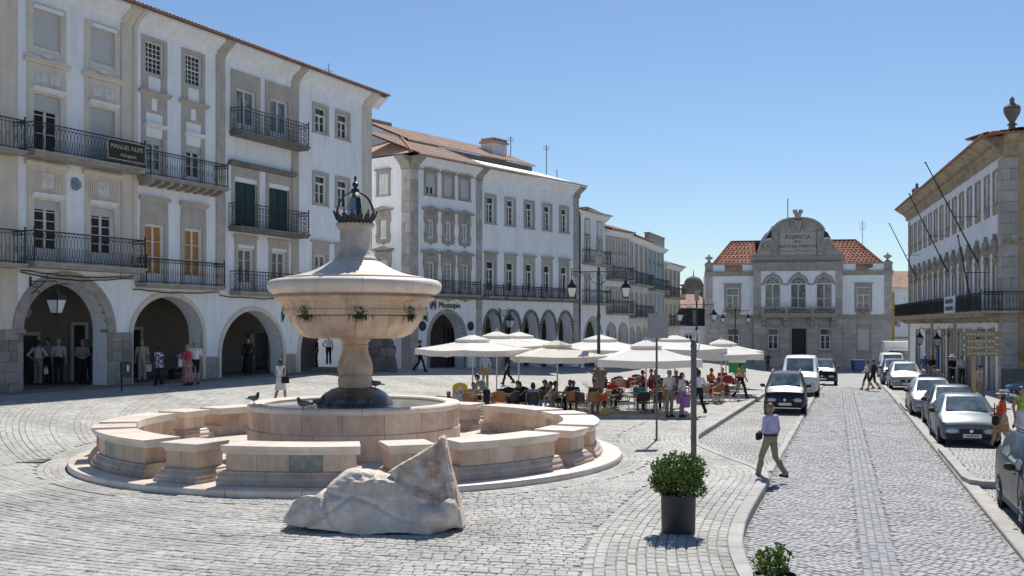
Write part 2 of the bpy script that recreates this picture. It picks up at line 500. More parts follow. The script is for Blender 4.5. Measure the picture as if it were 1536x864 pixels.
# path of the kerb from the foreground round the nose and along the terrace
KP = []
for a, b in zip(KERB_L[1:], KERB_L[2:]):
    if a[0] > 40: break
    m = max(1, int((b[0] - a[0]) / .25))
    for i in range(m): KP.append((a[1] + (b[1] - a[1]) * i / m, a[0] + (b[0] - a[0]) * i / m))
KP = np.array(KP)
for _ in range(6):                                     # round the corners
    KP[1:-1] = KP[1:-1] * .5 + (KP[:-2] + KP[2:]) * .25
seg = np.diff(KP, axis=0); sl_n = np.linalg.norm(seg, axis=1); KS = np.concatenate([[0], np.cumsum(sl_n)])
KN = np.gradient(KP, axis=0); KN /= np.linalg.norm(KN, axis=1, keepdims=True)
KN = np.stack([-KN[:, 1], KN[:, 0]], 1)                # to the left: into the square
def kpt(s, v):
    s = np.asarray(s)
    x = np.interp(s, KS, KP[:, 0]); y = np.interp(s, KS, KP[:, 1])
    nx = np.interp(s, KS, KN[:, 0]); ny = np.interp(s, KS, KN[:, 1])
    return np.stack([x + nx * v, y + ny * v], -1)
def kdist(P):
    out = np.full(len(P), 1e9)
    for i in range(0, len(P), 4000):
        d = P[i:i + 4000, None, :] - KP[None, ::2]
        out[i:i + 4000] = np.sqrt((d * d).sum(-1)).min(1)
    return out
XLv = np.vectorize(xl); GZv = np.vectorize(gz)
BAND = 2.35
# rows that follow the kerb
qs = rows(0, KS[-1], .245, BAND, .22, .15, .012, rng)
C = kpt(qs[..., 0].ravel(), qs[..., 1].ravel()).reshape(-1, 4, 2)
ctr = C.mean(1)
okm = kdist(ctr) > qs[..., 1].mean(1) - .03
band_q = C[okm]
# rings of stones round the fountain step
qr = rows(0, 2 * pi * 7.3, 7.03, 7.65, .17, .16, .012, rng)
th = qr[..., 0] / 7.3; rr = qr[..., 1]
ring_q = np.stack([FC[0] + rr * np.sin(th), FC[1] - rr * np.cos(th)], -1)
# the main field
MQ = []
r0 = .3                                               # rows laid in wide arcs
while r0 < 56:
    q = rows(0, 2 * pi * r0, 0, .155, .18, .165, .011, rng)
    if len(q):
        q = q[:int(2 * pi * r0 / .18)]
        rr = r0 + q[..., 1] + .07 * np.sin(q[..., 0] * 2.1 / r0 * 5); th = q[..., 0] / r0 + pi
        MQ.append(np.stack([4.0 + rr * np.sin(th), 38 - rr * np.cos(th)], -1))
    r0 += .165
main_q = np.concatenate(MQ)
c = main_q.mean(1)
r = np.hypot(c[:, 0] - FC[0], c[:, 1] - FC[1])
ok = (r > 7.68) & (c[:, 1] > 12.6) & (c[:, 1] < NEARTOP - .1) & (np.abs(c[:, 0]) < .5 * c[:, 1] + 1.2)
ok &= c[:, 0] < XLv(c[:, 1]) - .3
main_q = main_q[ok]; c = c[ok]
d = kdist(c)
main_q = main_q[(d > BAND + .05)]
allq = np.concatenate([band_q, ring_q, main_q])
c = allq.mean(1)
ok = (c[:, 1] > 12.8) & (c[:, 1] < NEARTOP) & (c[:, 0] < .5 * c[:, 1] + 1) & (c[:, 0] > -.5 * c[:, 1] - 1.2)
allq = allq[ok]; c = c[ok]
order = np.argsort(np.hypot(c[:, 0] - 1.0, c[:, 1]))   # nearest to the eye first
allq = allq[order]; c = c[order]
vis = (np.abs(c[:, 0]) < .496 * c[:, 1]) & (c[:, 1] > 14.0)
first = np.where(vis)[0][:300]
for k in first:
    q = allq[k:k + 1] - c[k]
    V, F = stone_field(q, np.zeros(1), seed=int(k))
    o = obj('cobblestone', np_mesh('cobblestone', V, F, COBBLE1), plaza, (c[k, 0], c[k, 1], gz(*c[k])))
rest = np.ones(len(allq), bool); rest[first] = False
near = rest & (c[:, 1] < 21)
V1, F1 = stone_field(allq[near], GZv(allq[near][..., 0], allq[near][..., 1]), seed=3)
tag(obj('cobbles', np_mesh('cobbles', V1, F1, COBBLE), plaza), kind='stuff')
far = rest & ~near
allq[far] = c[far][:, None] + (allq[far] - c[far][:, None]) * 1.06
V1, F1 = stone_field(allq[far], GZv(allq[far][..., 0], allq[far][..., 1]), simple=True, seed=4)
tag(obj('cobbles', np_mesh('cobbles', V1, F1, COBBLE), plaza), kind='stuff')
# carriageway: u across from the right kerb, v along
def road_xy(q):
    y = q[..., 1]; return np.stack([8.05 + .3125 * (y - 16.7) - q[..., 0] * .955, y + q[..., 0] * .298], -1)
def rfield(u0, u1, v0, v1, du, dv, gap, jit=.15): return road_xy(rows(u0, u1, v0, v1, du, dv, gap, rng, jit))
XBv = np.vectorize(xb); RZ = lambda c: np.vectorize(roadz)(c[:, 1])
q = rows(-24, 50, -40, 34, .145, .125, .011, rng, .12); a = radians(38)
q = np.stack([q[..., 0] * cos(a) - q[..., 1] * sin(a) + 3, q[..., 0] * sin(a) + q[..., 1] * cos(a) + 25], -1); uc = q[..., 0].mean(1)
rq = road_xy(q[((uc > .05) & (uc < 1.78)) | ((uc > 2.33) & (uc < 6.2))])
c = rq.mean(1)
lim = np.where(c[:, 1] < 24.2, XLv(c[:, 1]) + .07, XBv(c[:, 1]) + .09)
ok = (c[:, 1] > 12.9) & (c[:, 1] < NEARTOP) & (c[:, 0] > lim)
V1, F1 = stone_field(rq[ok], RZ(c[ok]), bev=.009, seed=6)
tag(obj('cobbles', np_mesh('cobbles', V1, F1, ROADCOB), road), kind='stuff')
# three rows of long stones running up the middle, traces of blue paint on them
tq = []
for k in range(4):
    u = 1.80 + k * .13
    v = 9.0
    while v < 61:
        L = rng.uniform(.16, .3)
        tq.append([(u + .011, v + .007), (u + .011, v + L - .007), (u + .119, v + L - .007), (u + .119, v + .007)])
        v += L
tq = road_xy(np.array(tq)); c = tq.mean(1); ok = (c[:, 1] > 12.9) & (c[:, 1] < NEARTOP)
V1, F1 = stone_field(tq[ok][:, ::-1], RZ(c[ok]), bev=.008, seed=7)
tag(obj('tram_row_cobbles', np_mesh('tram_row_cobbles', V1, F1, TRAMCOB), road), kind='stuff')
# bay
bq = rfield(1.5, 8, 15, 61, .12, .14, .011); c = bq.mean(1)
ok = (c[:, 0] > XLv(c[:, 1]) + .08) & (c[:, 0] < XBv(c[:, 1]) - .15) & (c[:, 1] > 24.6) & (c[:, 1] < NEARTOP)
V1, F1 = stone_field(bq[ok], RZ(c[ok]) + .016, simple=True, seed=8)
tag(obj('cobbles', np_mesh('cobbles', V1, F1, COBBLE), bay), kind='stuff')
bq = rfield(-2.85, -.32, 13, 61, .12, .14, .011); c = bq.mean(1); ok = (c[:, 1] > 12.9) & (c[:, 1] < NEARTOP)
V1, F1 = stone_field(bq[ok], RZ(c[ok]) + .016, simple=True, seed=9)
tag(obj('cobbles', np_mesh('cobbles', V1, F1, COBBLE), rbay), kind='stuff')

# ------------------------------------------------------------------ kerbs, stone by stone
def kerb(name, path, width, top, depth, length, side=1):
    root = tag(thing(name, None, None), kind='structure')
    P = np.array(path); s = np.concatenate([[0], np.cumsum(np.linalg.norm(np.diff(P, axis=0), axis=1))])
    t = 0.0
    while t < s[-1] - .2:
        L = length * random.uniform(.85, 1.15)
        m = MB(); n = 3
        up = []
        for i in range(n + 1):
            q = min(s[-1], t + .006 + (L - .012) * i / n)
            x, y = np.interp(q, s, P[:, 0]), np.interp(q, s, P[:, 1])
            x2, y2 = np.interp(q + .05, s, P[:, 0]), np.interp(q + .05, s, P[:, 1])
            x1, y1 = np.interp(q - .05, s, P[:, 0]), np.interp(q - .05, s, P[:, 1])
            dx, dy = x2 - x1, y2 - y1; l = hypot(dx, dy) or 1
            nx, ny = -dy / l * side, dx / l * side
            z = top(x, y)
            c_ = .02
            up.append([(x, y, z - depth), (x, y, z - c_), (x + nx * c_, y + ny * c_, z), (x + nx * width, y + ny * width, z), (x + nx * width, y + ny * width, z - depth)])
        o0 = up[0][2]
        v = [(p[0] - o0[0], p[1] - o0[1], p[2] - o0[2]) for r_ in up for p in r_]
        f = []
        for i in range(n):
            for k in range(5):
                a_, b_ = i * 5 + k, i * 5 + (k + 1) % 5
                f.append((a_, b_, b_ + 5, a_ + 5) if side > 0 else (b_, a_, a_ + 5, b_ + 5))
        f.append((4, 3, 2, 1, 0)); f.append((n * 5, n * 5 + 1, n * 5 + 2, n * 5 + 3, n * 5 + 4))
        if side < 0: f[-2] = (0, 1, 2, 3, 4); f[-1] = tuple(reversed(f[-1]))
        m.add(v, f)
        m.build('kerb_stone', KERBST, root, o0)
        t += L
    return root
kp = [(p[0], p[1]) for p in KP if 12.6 < p[1] < 40.5] + [(xl(y), y) for y in (41, 45, 49, 55, 60, 66, 72, 80, 90)]
kerb('plaza_kerb', kp, .23, lambda x, y: gz(x - .2, y) + .012, .3, 1.05)
kerb('bay_kerb', [(xb(y), y) for y in (24.9, 30, 40, 50, 60, 70, 80, 95)], .16, lambda x, y: roadz(y) + .04, .2, 1.2)
kerb('right_kerb', [(xk(y), y) for y in (13, 20, 30, 40, 50, 60, 75, 95)], .28, lambda x, y: roadz(y) + .07, .25, 1.1, side=-1)
def island(y0, y1):
    """raised end of a pavement between two parking bays: kerb stones round a cobbled top"""
    r = tag(thing('pavement_island', None, None), kind='structure')
    out = []
    for (yy, d) in ((y1, .02), (y0 + .9, .02), (y0 + .35, .12), (y0 + .08, .4), (y0, .8), (y0 - .03, 2.0), (y0 - .05, 3.4)):
        out.append((xk(yy) + d, yy))
    inner = [(p[0] + (.24 if i < 4 else .04), p[1] + (.24 if i > 1 else .0)) for i, p in enumerate(out)]
    for i in range(len(out) - 1):
        a, b, c_, d_ = out[i], out[i + 1], inner[i + 1], inner[i]
        n = max(1, int(hypot(b[0] - a[0], b[1] - a[1]) / .9))
        for k in range(n):
            f0, f1 = (k + .012) / n, (k + .988) / n
            L = lambda p, q, f: (p[0] + (q[0] - p[0]) * f, p[1] + (q[1] - p[1]) * f)
            m = MB(); m.prism([L(a, b, f0), L(a, b, f1), L(d_, c_, f1), L(d_, c_, f0)], 'z', -.3, roadz(a[1]) + .17)
            m.build('kerb_stone', KERBST, r)
    top = inner + [(xk(y1) + 3.4, y1)]
    m = MB(); m.prism(top, 'z', -.3, roadz(y0) + .125); m.build('island_bed', JOINT, r)
    q = rfield(-3.3, -.3, y0 - .5, y1, .12, .14, .011); c = q.mean(1)
    def inside(p):
        k = False; n = len(top)
        for i in range(n):
            (x1, y1_), (x2, y2_) = top[i], top[(i + 1) % n]
            if (y1_ > p[1]) != (y2_ > p[1]) and p[0] < (x2 - x1) * (p[1] - y1_) / (y2_ - y1_) + x1: k = not k
        return k
    ok = np.array([inside(p) for p in c])
    V, F = stone_field(q[ok], np.full(ok.sum(), roadz(y0) + .16), simple=True, seed=11)
    tag(obj('cobbles', np_mesh('cobbles', V, F, COBBLE), r), kind='stuff')
island(22.3, 28.6)
island(41.2, 45.5)
kerb('pavement_kerb', [(xk(y) + 2.9, y) for y in (14, 25, 40, 60, 80, 95)], .2, lambda x, y: roadz(y) + .155, .3, 1.1, side=-1)
# ------------------------------------------------------------------ the marble fountain
STEPZ = .14
fo = thing('fountain', 'pink marble fountain with a wide round bowl, domed top and iron crown', 'fountain', (FC[0], FC[1], 0))
def arcblock(prof, a0, a1, n=4):
    """closed block: outline (r, z) swept round the middle between two angles; angle 0 points at the camera, positive to the right"""
    m = MB(); m.smooth = True; k = len(prof); v = []
    for i in range(n + 1):
        a = a0 + (a1 - a0) * i / n
        for r, z in prof: v.append((r * sin(a), -r * cos(a), z))
    f = []
    for i in range(n):
        for j in range(k):
            q = (j + 1) % k
            f.append((i * k + j, (i + 1) * k + j, (i + 1) * k + q, i * k + q))
    f.append(tuple(range(k))); f.append(tuple(range((n + 1) * k - 1, n * k - 1, -1)))
    area = sum(prof[i][0] * prof[(i + 1) % k][1] - prof[(i + 1) % k][0] * prof[i][1] for i in range(k))
    if area > 0: f = [tuple(reversed(q)) for q in f]
    return m.add(v, [tuple(reversed(q)) for q in f])
# step: nose stones round the edge, slabs inside
nst = 28
for i in range(nst):
    a0 = 2 * pi * (i + .004) / nst; a1 = 2 * pi * (i + .996) / nst
    if i == 0: me_edge = arcblock([(6.55, -.1), (6.97, -.1), (7.0, .02), (7.0, STEPZ - .05), (6.98, STEPZ - .015), (6.94, STEPZ), (6.55, STEPZ)], 2 * pi * .004 / nst, 2 * pi * .996 / nst).mesh('step_stone', MARBLEP)
    obj('step_stone', me_edge, fo, (0, 0, 0), 2 * pi * i / nst)
for ring, (r0, r1, ns) in enumerate(((2.6, 4.0, 16), (4.007, 5.3, 22), (5.307, 6.545, 28))):
    me_s = None
    for i in range(ns):
        if me_s is None: me_s = arcblock([(r0, -.1), (r1, -.1), (r1, STEPZ - .004), (r0, STEPZ - .004)], 2 * pi * .003 / ns, 2 * pi * .997 / ns).mesh('paving_slab', PAVE)
        obj('paving_slab', me_s, fo, (0, 0, 0), 2 * pi * (i + .5 * ring) / ns)
# basin wall of two courses and a rim of long stones
def course(name, prof, ns, mt, off=0.0, n=4, gap=.004):
    me = arcblock(prof, gap / prof[0][0], 2 * pi / ns - gap / prof[0][0], n).mesh(name, mt)
    for i in range(ns):
        o = obj(name, me, fo, (0, 0, 0), 2 * pi * (i + off) / ns)
RB = 2.74
course('basin_stone', [(2.3, STEPZ), (RB + .03, STEPZ), (RB + .03, .76), (2.3, .76)], 20, MARBLE, .3)
course('basin_stone', [(2.3, .764), (RB, .764), (RB, 1.24), (2.3, 1.24)], 17, MARBLE, .1)
course('rim_stone', [(2.36, 1.244), (RB + .005, 1.244), (RB + .03, 1.28), (RB + .03, 1.35), (RB, 1.385), (2.40, 1.385), (2.36, 1.35)], 12, MARBLEP, .4, 6)
m = MB(); m.smooth = True
prof = [(1.02, 1.0), (1.03, 1.27), (1.0, 1.36), (.93, 1.48), (.80, 1.61), (.62, 1.72), (.47, 1.765), (.43, 1.77)]
m.lathe(prof, 48, close=False); m.build('mound', MARBLEW, fo)
wm = bpy.data.materials.new('fountain_water'); g = NG(wm); MATS['fountain_water'] = wm
g.b.inputs['Base Color'].default_value = (.30, .31, .27, 1); g.b.inputs['Roughness'].default_value = .04; g.b.inputs['Specular IOR Level'].default_value = .6
n_ = g.n('TexNoise', i_Scale=7.0, i_Detail=4.0); g.l(g.n('NewGeometry').outputs['Position'], n_.inputs['Vector'])
bp = g.n('Bump', i_Strength=.35, i_Distance=.02); g.l(n_.outputs['Fac'], bp.inputs['Height']); g.l(bp.outputs[0], g.b.inputs['Normal'])
m = MB(); m.lathe([(.9, 1.305), (2.37, 1.305)], 64, close=False); m.build('water', wm, fo)
m = MB(); m.smooth = True
def crisp(p): return p
stem = [(.43, 1.76), (.44, 1.80), (.455, 1.90), (.45, 2.0), (.42, 2.06), (.40, 2.075), (.445, 2.12), (.465, 2.22), (.46, 2.34), (.425, 2.48), (.37, 2.62), (.335, 2.74), (.33, 2.83), (.345, 2.845), (.345, 2.89), (.33, 2.90), (.345, 2.94), (.385, 2.99), (.40, 3.03), (.40, 3.09)]
m.lathe(crisp(stem), 8, close=False); m.smooth = False
ms = m.mesh('stem', MARBLE); obj('stem', ms, fo, (0, 0, 0), .2)
m = MB(); m.smooth = True
bowl = [(.3, 3.055), (1.10, 3.06), (1.28, 3.085), (1.47, 3.18), (1.61, 3.33), (1.69, 3.48), (1.715, 3.58), (1.72, 3.645)]
m.lathe(crisp(bowl[:3]), 96, close=False); m.build('bowl_base', MARBLE, fo); course('bowl_stone', bowl[1:] + [(1.3, 3.66), (1.0, 3.2)], 12, MARBLE, .3, 8, .003)
m = MB(); m.smooth = True
upper = [(1.7, 3.66), (1.86, 3.665), (1.875, 3.69), (1.875, 3.80), (1.85, 3.82), (1.855, 3.90), (1.90, 3.985), (1.985, 4.02), (1.99, 4.045), (2.065, 4.06), (2.09, 4.085), (2.09, 4.135), (1.99, 4.15), (1.985, 4.24)]
course('band_stone', upper[1:] + [(1.6, 4.24), (1.6, 3.67)], 14, MARBLE, .1, 7, .003)
m = MB(); m.smooth = True
rim = [(1.98, 4.205), (2.13, 4.215), (2.22, 4.27), (2.275, 4.36), (2.28, 4.44), (2.25, 4.52), (2.18, 4.575), (2.05, 4.605), (1.86, 4.61)]
course('rim_slab', rim + [(1.7, 4.6), (1.7, 4.225)], 12, MARBLEP, .45, 8, .003)
m = MB(); m.smooth = True
dome = [(1.82, 4.59), (1.84, 4.60), (1.84, 4.655), (1.80, 4.67), (1.60, 4.70), (1.42, 4.735), (1.20, 4.80), (1.0, 4.88), (.82, 4.98), (.70, 5.055), (.62, 5.09), (.56, 5.10)]
m.lathe(crisp(dome), 72, close=False); m.build('dome', MARBLEP, fo)
m = MB(); m.smooth = True
pil = [(.57, 5.09), (.57, 5.15), (.54, 5.19), (.49, 5.22), (.455, 5.30), (.425, 5.36), (.41, 5.40), (.405, 5.86), (.415, 5.90), (.44, 5.93), (.46, 5.98), (.49, 6.01), (.49, 6.07), (.2, 6.075)]
m.lathe(crisp(pil), 40, close=False); m.build('pedestal', mat('grey_marble', (.50, .455, .40), .6, .15, 2.5, .15, 20, col2=(.36, .33, .29), streak=.2), fo)
m = MB()
for i in range(28):
    a = 2 * pi * i / 28; m.ball((.475 * cos(a), .475 * sin(a), 6.055), .042, 6, 4)
m.build('bead_row', MATS['grey_marble'], fo)
# iron crown
cr = MB(); cr.smooth = True
cr.lathe([(.40, 6.09), (.43, 6.08), (.46, 6.12), (.47, 6.17), (.45, 6.19)], 32, close=False)
cband = cr.build('crown', IRON, fo)
m = MB()
for i in range(16):
    a = 2 * pi * i / 16; r = .46; t = (-sin(a), cos(a)); q = (cos(a), sin(a))
    def P(u, z, d=0): return ((r + d) * q[0] + t[0] * u, (r + d) * q[1] + t[1] * u, z)
    m.add([P(-.085, 6.17, .0), P(.085, 6.17, .0), P(.07, 6.27, .05), P(0, 6.37, .09), P(-.07, 6.27, .05), P(-.085, 6.17, .03), P(.085, 6.17, .03), P(.07, 6.27, .08), P(0, 6.37, .12), P(-.07, 6.27, .08)],
          [(4, 3, 2, 1, 0), (5, 6, 7, 8, 9), (0, 1, 6, 5), (1, 2, 7, 6), (2, 3, 8, 7), (3, 4, 9, 8), (4, 0, 5, 9)])
    m.ball(P(0, 6.39, .105), .03, 6, 4)
m.build('leaf_band', IRON, cband)
bright = mat('zinc_plate', (.45, .48, .47), .3, .2, 3, metal=.7)
for i in range(4):
    a = pi * .11 + i * pi / 2
    m = MB(); m.smooth = True
    n = 12; v = []; f = []
    for k in range(n + 1):
        b = pi / 2 * k / n
        r = .52 * cos(b) ** .8 if k < n else .03; z = 6.22 + .70 * sin(b) ** 1.05
        wd = .075 * (1 - .55 * k / n)
        for sx in (-wd, wd):
            v.append(((r) * cos(a) - sin(a) * sx, (r) * sin(a) + cos(a) * sx, z))
            v.append(((r - .025) * cos(a) - sin(a) * sx, (r - .025) * sin(a) + cos(a) * sx, z - .02))
    for k in range(n):
        p = 4 * k
        f += [(p, p + 4, p + 6, p + 2), (p + 1, p + 3, p + 7, p + 5), (p, p + 1, p + 5, p + 4), (p + 2, p + 6, p + 7, p + 3)]
    m.add(v, f); m.build('hoop', IRON if i != 2 else IRON, cband)
m = MB(); m.smooth = True
m.lathe([(.05, 6.88), (.10, 6.90), (.12, 6.95), (.10, 7.0), (.04, 7.02), (.05, 7.05), (.085, 7.10), (.08, 7.15), (.03, 7.19), (.02, 7.24), (.045, 7.27), (.03, 7.31), (.008, 7.36)], 16, close=True)
m.build('finial', IRON, cband)
m = MB(); m.smooth = True                              # curved sheet inside the crown that catches the light
v = []; f = []
for k in range(9):
    b = pi / 2 * k / 8 * .9
    for sx in (-1, 0, 1):
        wd = .15 * cos(b * .8); v.append((sx * wd, -.40 * cos(b) + .02 * abs(sx), 6.2 + .62 * sin(b)))
for k in range(8):
    for j in range(2): f.append((k * 3 + j, k * 3 + j + 1, k * 3 + j + 4, k * 3 + j + 3))
m.add(v, f); m.build('crown_plate', bright, cband)
# grass growing at the eight water spouts
GRASSM = mat('dry_tuft', (.065, .085, .035), .9, .4, 20)
for i in range(8):
    a = radians(-80 + 45 * i + 2)
    m = MB(); rr_ = 1.83
    for k in range(150):
        th = a + random.gauss(0, .055); z = 3.67 + random.uniform(-.02, .16); L = random.uniform(.08, .2); dr = random.uniform(.02, .11)
        b0 = (rr_ * sin(th), -rr_ * cos(th), z); t2 = th + random.gauss(0, .03)
        tip = ((rr_ + dr) * sin(t2), -(rr_ + dr) * cos(t2), z + random.uniform(-.28, .12))
        md = tuple((p + q) / 2 + random.uniform(-.02, .02) for p, q in zip(b0, tip))
        wv = .014
        m.add([(b0[0] - wv * cos(th), b0[1] - wv * sin(th), b0[2]), (b0[0] + wv * cos(th), b0[1] + wv * sin(th), b0[2]), (md[0] + wv * cos(th), md[1] + wv * sin(th), md[2]), tip, (md[0] - wv * cos(th), md[1] - wv * sin(th), md[2])], [(0, 1, 2, 3, 4)])
    tag(m.build('grass_tuft', GRASSM, fo), kind='stuff')
    mt = MB(); mt.M = Matrix.Rotation(a, 4, 'Z')
    mt.tube([(0, -1.78, 3.70), (0, -1.90, 3.705)], .03, 8); mt.build('spout', STONED, fo)

# ------------------------------------------------------------------ ring of marble benches and square pedestals round it
R_IN, R_OUT = 5.52, 6.33
def capprof(ri, ro): return [(ri - .03, .765), (ro + .004, .765), (ro + .012, .79), (ro + .035, .825), (ro + .075, .855), (ro + .095, .885), (ro + .10, .94), (ro + .095, .945), (ri - .03, .945)]
def dadoprof(ri, ro): return [(ri, .43), (ro, .43), (ro, .762), (ri, .762)]
def baseprof(ri, ro): return [(ri, STEPZ), (ro + .17, STEPZ), (ro + .18, .21), (ro + .15, .24), (ro + .13, .25), (ro + .12, .31), (ro + .07, .36), (ro + .05, .38), (ro + .045, .41), (ro, .427), (ri, .427)]
def shared(cache={}):
    return cache
HB = radians(12.4)
bench_lab = {0: ('curved marble bench with one grey-green panel, nearest the camera behind the fallen carved stone', 'front'),
             45: ('curved marble bench right behind the raised end of the fallen carved stone', 'fr'),
             90: ('curved marble bench at the right end of the fountain ring', 'r'),
             135: ('curved marble bench at the far right of the ring, in front of the cafe tables', 'br'),
             180: ('curved marble bench behind the basin at the back of the ring', 'b'),
             225: ('curved marble bench behind the left edge of the basin', 'bl'),
             270: ('curved pink marble bench at the left back of the ring, behind a square pedestal', 'l'),
             315: ('curved marble bench with a greenish panel at the left front of the ring', 'fl')}
ped_lab = {22.5: 'square marble pedestal partly hidden by the raised end of the fallen carved stone',
           67.5: 'square marble pedestal at the right of the ring beside the curved end bench',
           112.5: 'low looking square marble pedestal at the right back of the ring',
           157.5: 'square marble pedestal next to the basin in front of the waiter',
           202.5: 'square marble pedestal hidden behind the basin of the fountain',
           247.5: 'square pink marble pedestal left of the basin at the back of the ring',
           292.5: 'square marble pedestal at the far left of the ring, mostly its top showing',
           337.5: 'square marble pedestal standing free at the left front of the ring'}
OFFR = -3.5
bm_ = {}
for k in range(8):
    th0 = 45 * k
    b = thing('marble_bench', bench_lab[th0][0], 'bench', (FC[0], FC[1], 0), radians(th0 + OFFR), 'marble benches round the fountain')
    for nm, pf, n, mt in (('cap_stone', capprof, 3, MARBLEP), ('dado_stone', dadoprof, 4, MARBLE), ('base_stone', baseprof, 3, MARBLEB)):
        for i in range(n):
            key = (nm, i)
            if key not in bm_:
                a0 = -HB + 2 * HB * i / n; a1 = -HB + 2 * HB * (i + 1) / n; e = .0005
                if nm == 'cap_stone':
                    if i == 0: a0 -= .012
                    if i == n - 1: a1 += .012
                if nm == 'base_stone':
                    if i == 0: a0 -= .02
                    if i == n - 1: a1 += .02
                bm_[key] = arcblock(pf(R_IN, R_OUT), a0 + e, a1 - e, 4).mesh(nm, mt)
            me = bm_[key]
            if nm == 'dado_stone' and ((th0 == 0 and i == 2) or (th0 == 315 and i == 1)):
                me = me.copy(); me.materials[0] = MARBLEG
            obj(nm, me, b)
    m = arcblock([(R_IN + .05, STEPZ), (R_OUT - .05, STEPZ), (R_OUT - .05, .85), (R_IN + .05, .85)], -HB + .01, HB - .01, 4); m.build('core', MARBLEP, b)
pm_ = {}
def sq(hw, r0, r1, z0, z1): return MB().bevbox(-hw, hw, -r1, -r0, z0, z1, .006)
for k in range(8):
    th0 = 45 * k + 22.5
    p = thing('marble_pedestal', ped_lab[th0], 'pedestal', (FC[0], FC[1], 0), radians(th0 + OFFR), 'square pedestals round the fountain')
    if not pm_:
        m = MB(); m.smooth = True; q4 = lambda pr: m.lathe([(h * 1.4142, z) for h, z in pr], 4, (0, -5.94), ang=(pi / 4, 2 * pi + pi / 4)); q4([(.425, .765), (.43, .79), (.45, .825), (.485, .855), (.50, .885), (.505, .94), (.50, .945)]); pm_['cap_stone'] = m.mesh('cap_stone', MARBLEP)
        for i, (a, b_) in enumerate(((-.42, -.002), (.002, .42))): pm_['dado_stone', i] = MB().bevbox(a, b_, -6.33, -5.55, .43, .762, .004).mesh('dado_stone', MARBLE)
        m = MB(); m.smooth = True; q4([(.59, STEPZ), (.595, .205), (.575, .22), (.56, .235), (.565, .27), (.55, .30), (.50, .335), (.475, .365), (.48, .385), (.455, .395), (.425, .427)])
        pm_['base_stone'] = m.mesh('base_stone', MARBLEB)
    obj('cap_stone', pm_['cap_stone'], p); obj('base_stone', pm_['base_stone'], p)
    for i in range(2): obj('dado_stone', pm_['dado_stone', i], p)
# ------------------------------------------------------------------ fallen carved marble on the cobbles
# a low folded lump lying to the left, a broken slab rising to the right with a flat sawn end
ST = (-2.14, 17.35)
def smax(a, b, k): return -smin(-a, -b, k)
def carved(X, Y, Z):
    nz = lambda s, p: np.sin(X * s + p) * np.sin(Y * s * 1.1 + p * 1.7) * np.sin(Z * s * .9 + p * .6)
    wob = .05 * np.sin(X * 4 + 1) * np.sin(Z * 5)
    d = -.676 * (X + .80) + .737 * (Z - .86)           # long slope rising from the left
    for q in ((Z - 1.04 + .10 * (X + .5)) * .99, .30 * (X + .2) + .95 * (Z - 1.01), (-(Y + .62 - .50 * Z) + wob) * .89, (-.35 * (X + .95) - .94 * (Y + .50 - .3 * Z)), Y - .48, X - .85):
        d = smax(d, q, .16)
    d = smin(d, np.maximum(cone_d(X, Y, Z, (-1.48, -.12, .20), (-.7, -.1, .30), .11, .30), -.04 - Z), .16)
    hem = np.maximum(np.abs(Y + .16 + .30 * (X + 1.3) + .04 * np.sin(Z * 8)) - .045, ell_d(X, Y, Z, (-1.20, -.15, .30), (.34, .5, .30)))
    d = smin(d, hem, .06)
    # folds of cloth
    d = d + .05 * np.exp(-((X * .75 - Z + 1.02 + .05 * np.sin(Y * 6)) / .045) ** 2) * (X < -.45) + .045 * np.exp(-((X + .62 * Z + .62 + .06 * np.sin(Z * 7)) / .05) ** 2) * (Z < .75) + .03 * np.exp(-((X * .35 + Z - .40 + .05 * np.sin(X * 6)) / .04) ** 2)
    crack = np.abs(nz(6.5, .9)) + .7 * np.abs(nz(15, 2.1)); patch = np.exp(-((X + .16) / .36) ** 2 - ((Z - .80) / .17) ** 2)
    d = d + .11 * patch * (crack - .25)
    # wide upright slab: straight upper edge rising to the right, front face leaning back, sawn right end
    e = .545 * (-(X - .09)) + .838 * (Z - 1.0)
    sl_ = np.maximum.reduce([e, X - 1.19 + .22 * (Z - .6), .74 * (-(X - .05)) - .67 * (Z - 1.0) , Y - .46 + .12 * (Z - .6), -(Y + .38 - .30 * Z) + .02 * np.sin(X * 7), .05 - Z])
    d = smin(d, sl_, .025)
    lip = np.maximum.reduce([np.abs(X - 1.10 + .20 * (Z - .6)) - .05, Y - .46 + .12 * (Z - .6), -(Y + .44 - .30 * Z), e - .04, .1 - Z])
    d = smin(d, lip, .03)
    d = smin(d, ell_d(X, Y, Z, (.86, -.36, .24), (.34, .24, .25)), .05); d = smin(d, ell_d(X, Y, Z, (1.05, -.34, .38), (.16, .16, .20)), .05)
    d = d + .06 * np.exp(-((X - .74) / .14) ** 2 - ((Z - .50) / .05) ** 2) * (Y < 0)
    d = d + .010 * nz(12, .4) + .007 * nz(29, 1.3) + .012 * nz(5, 2.2) + .006 * np.abs(nz(47, .2))
    und = .02 + .10 * np.clip(-X - .6, 0, 1) + .015 * np.sin(X * 6)
    return np.maximum(d, und - Z)
V, F = surface_nets(carved, (-1.75, -.85, -.02), (1.4, .75, 1.75), .015)
SCULPT = mat('weathered_white_marble', (.70, .61, .53), .6, .14, 3.4, .6, 26, col2=(.54, .43, .34))
RUST = mat('rusty_marble', (.64, .55, .47), .65, .2, 4.6, .8, 18, col2=(.42, .24, .15))
Q_ = V[F].mean(1); nrm_mi = ((Q_[:, 0] > .2) & (Q_[:, 2] > .58 - .3 * (Q_[:, 0] - .6)) & (Q_[:, 1] > -.4)).astype(int)
sc_ = obj('carved_stone', np_mesh('carved_stone', V, F, [SCULPT, RUST], nrm_mi, smooth=True), None, (ST[0], ST[1], gz(*ST)), 0)
sc_.scale = (1.03, 1.0, .95)
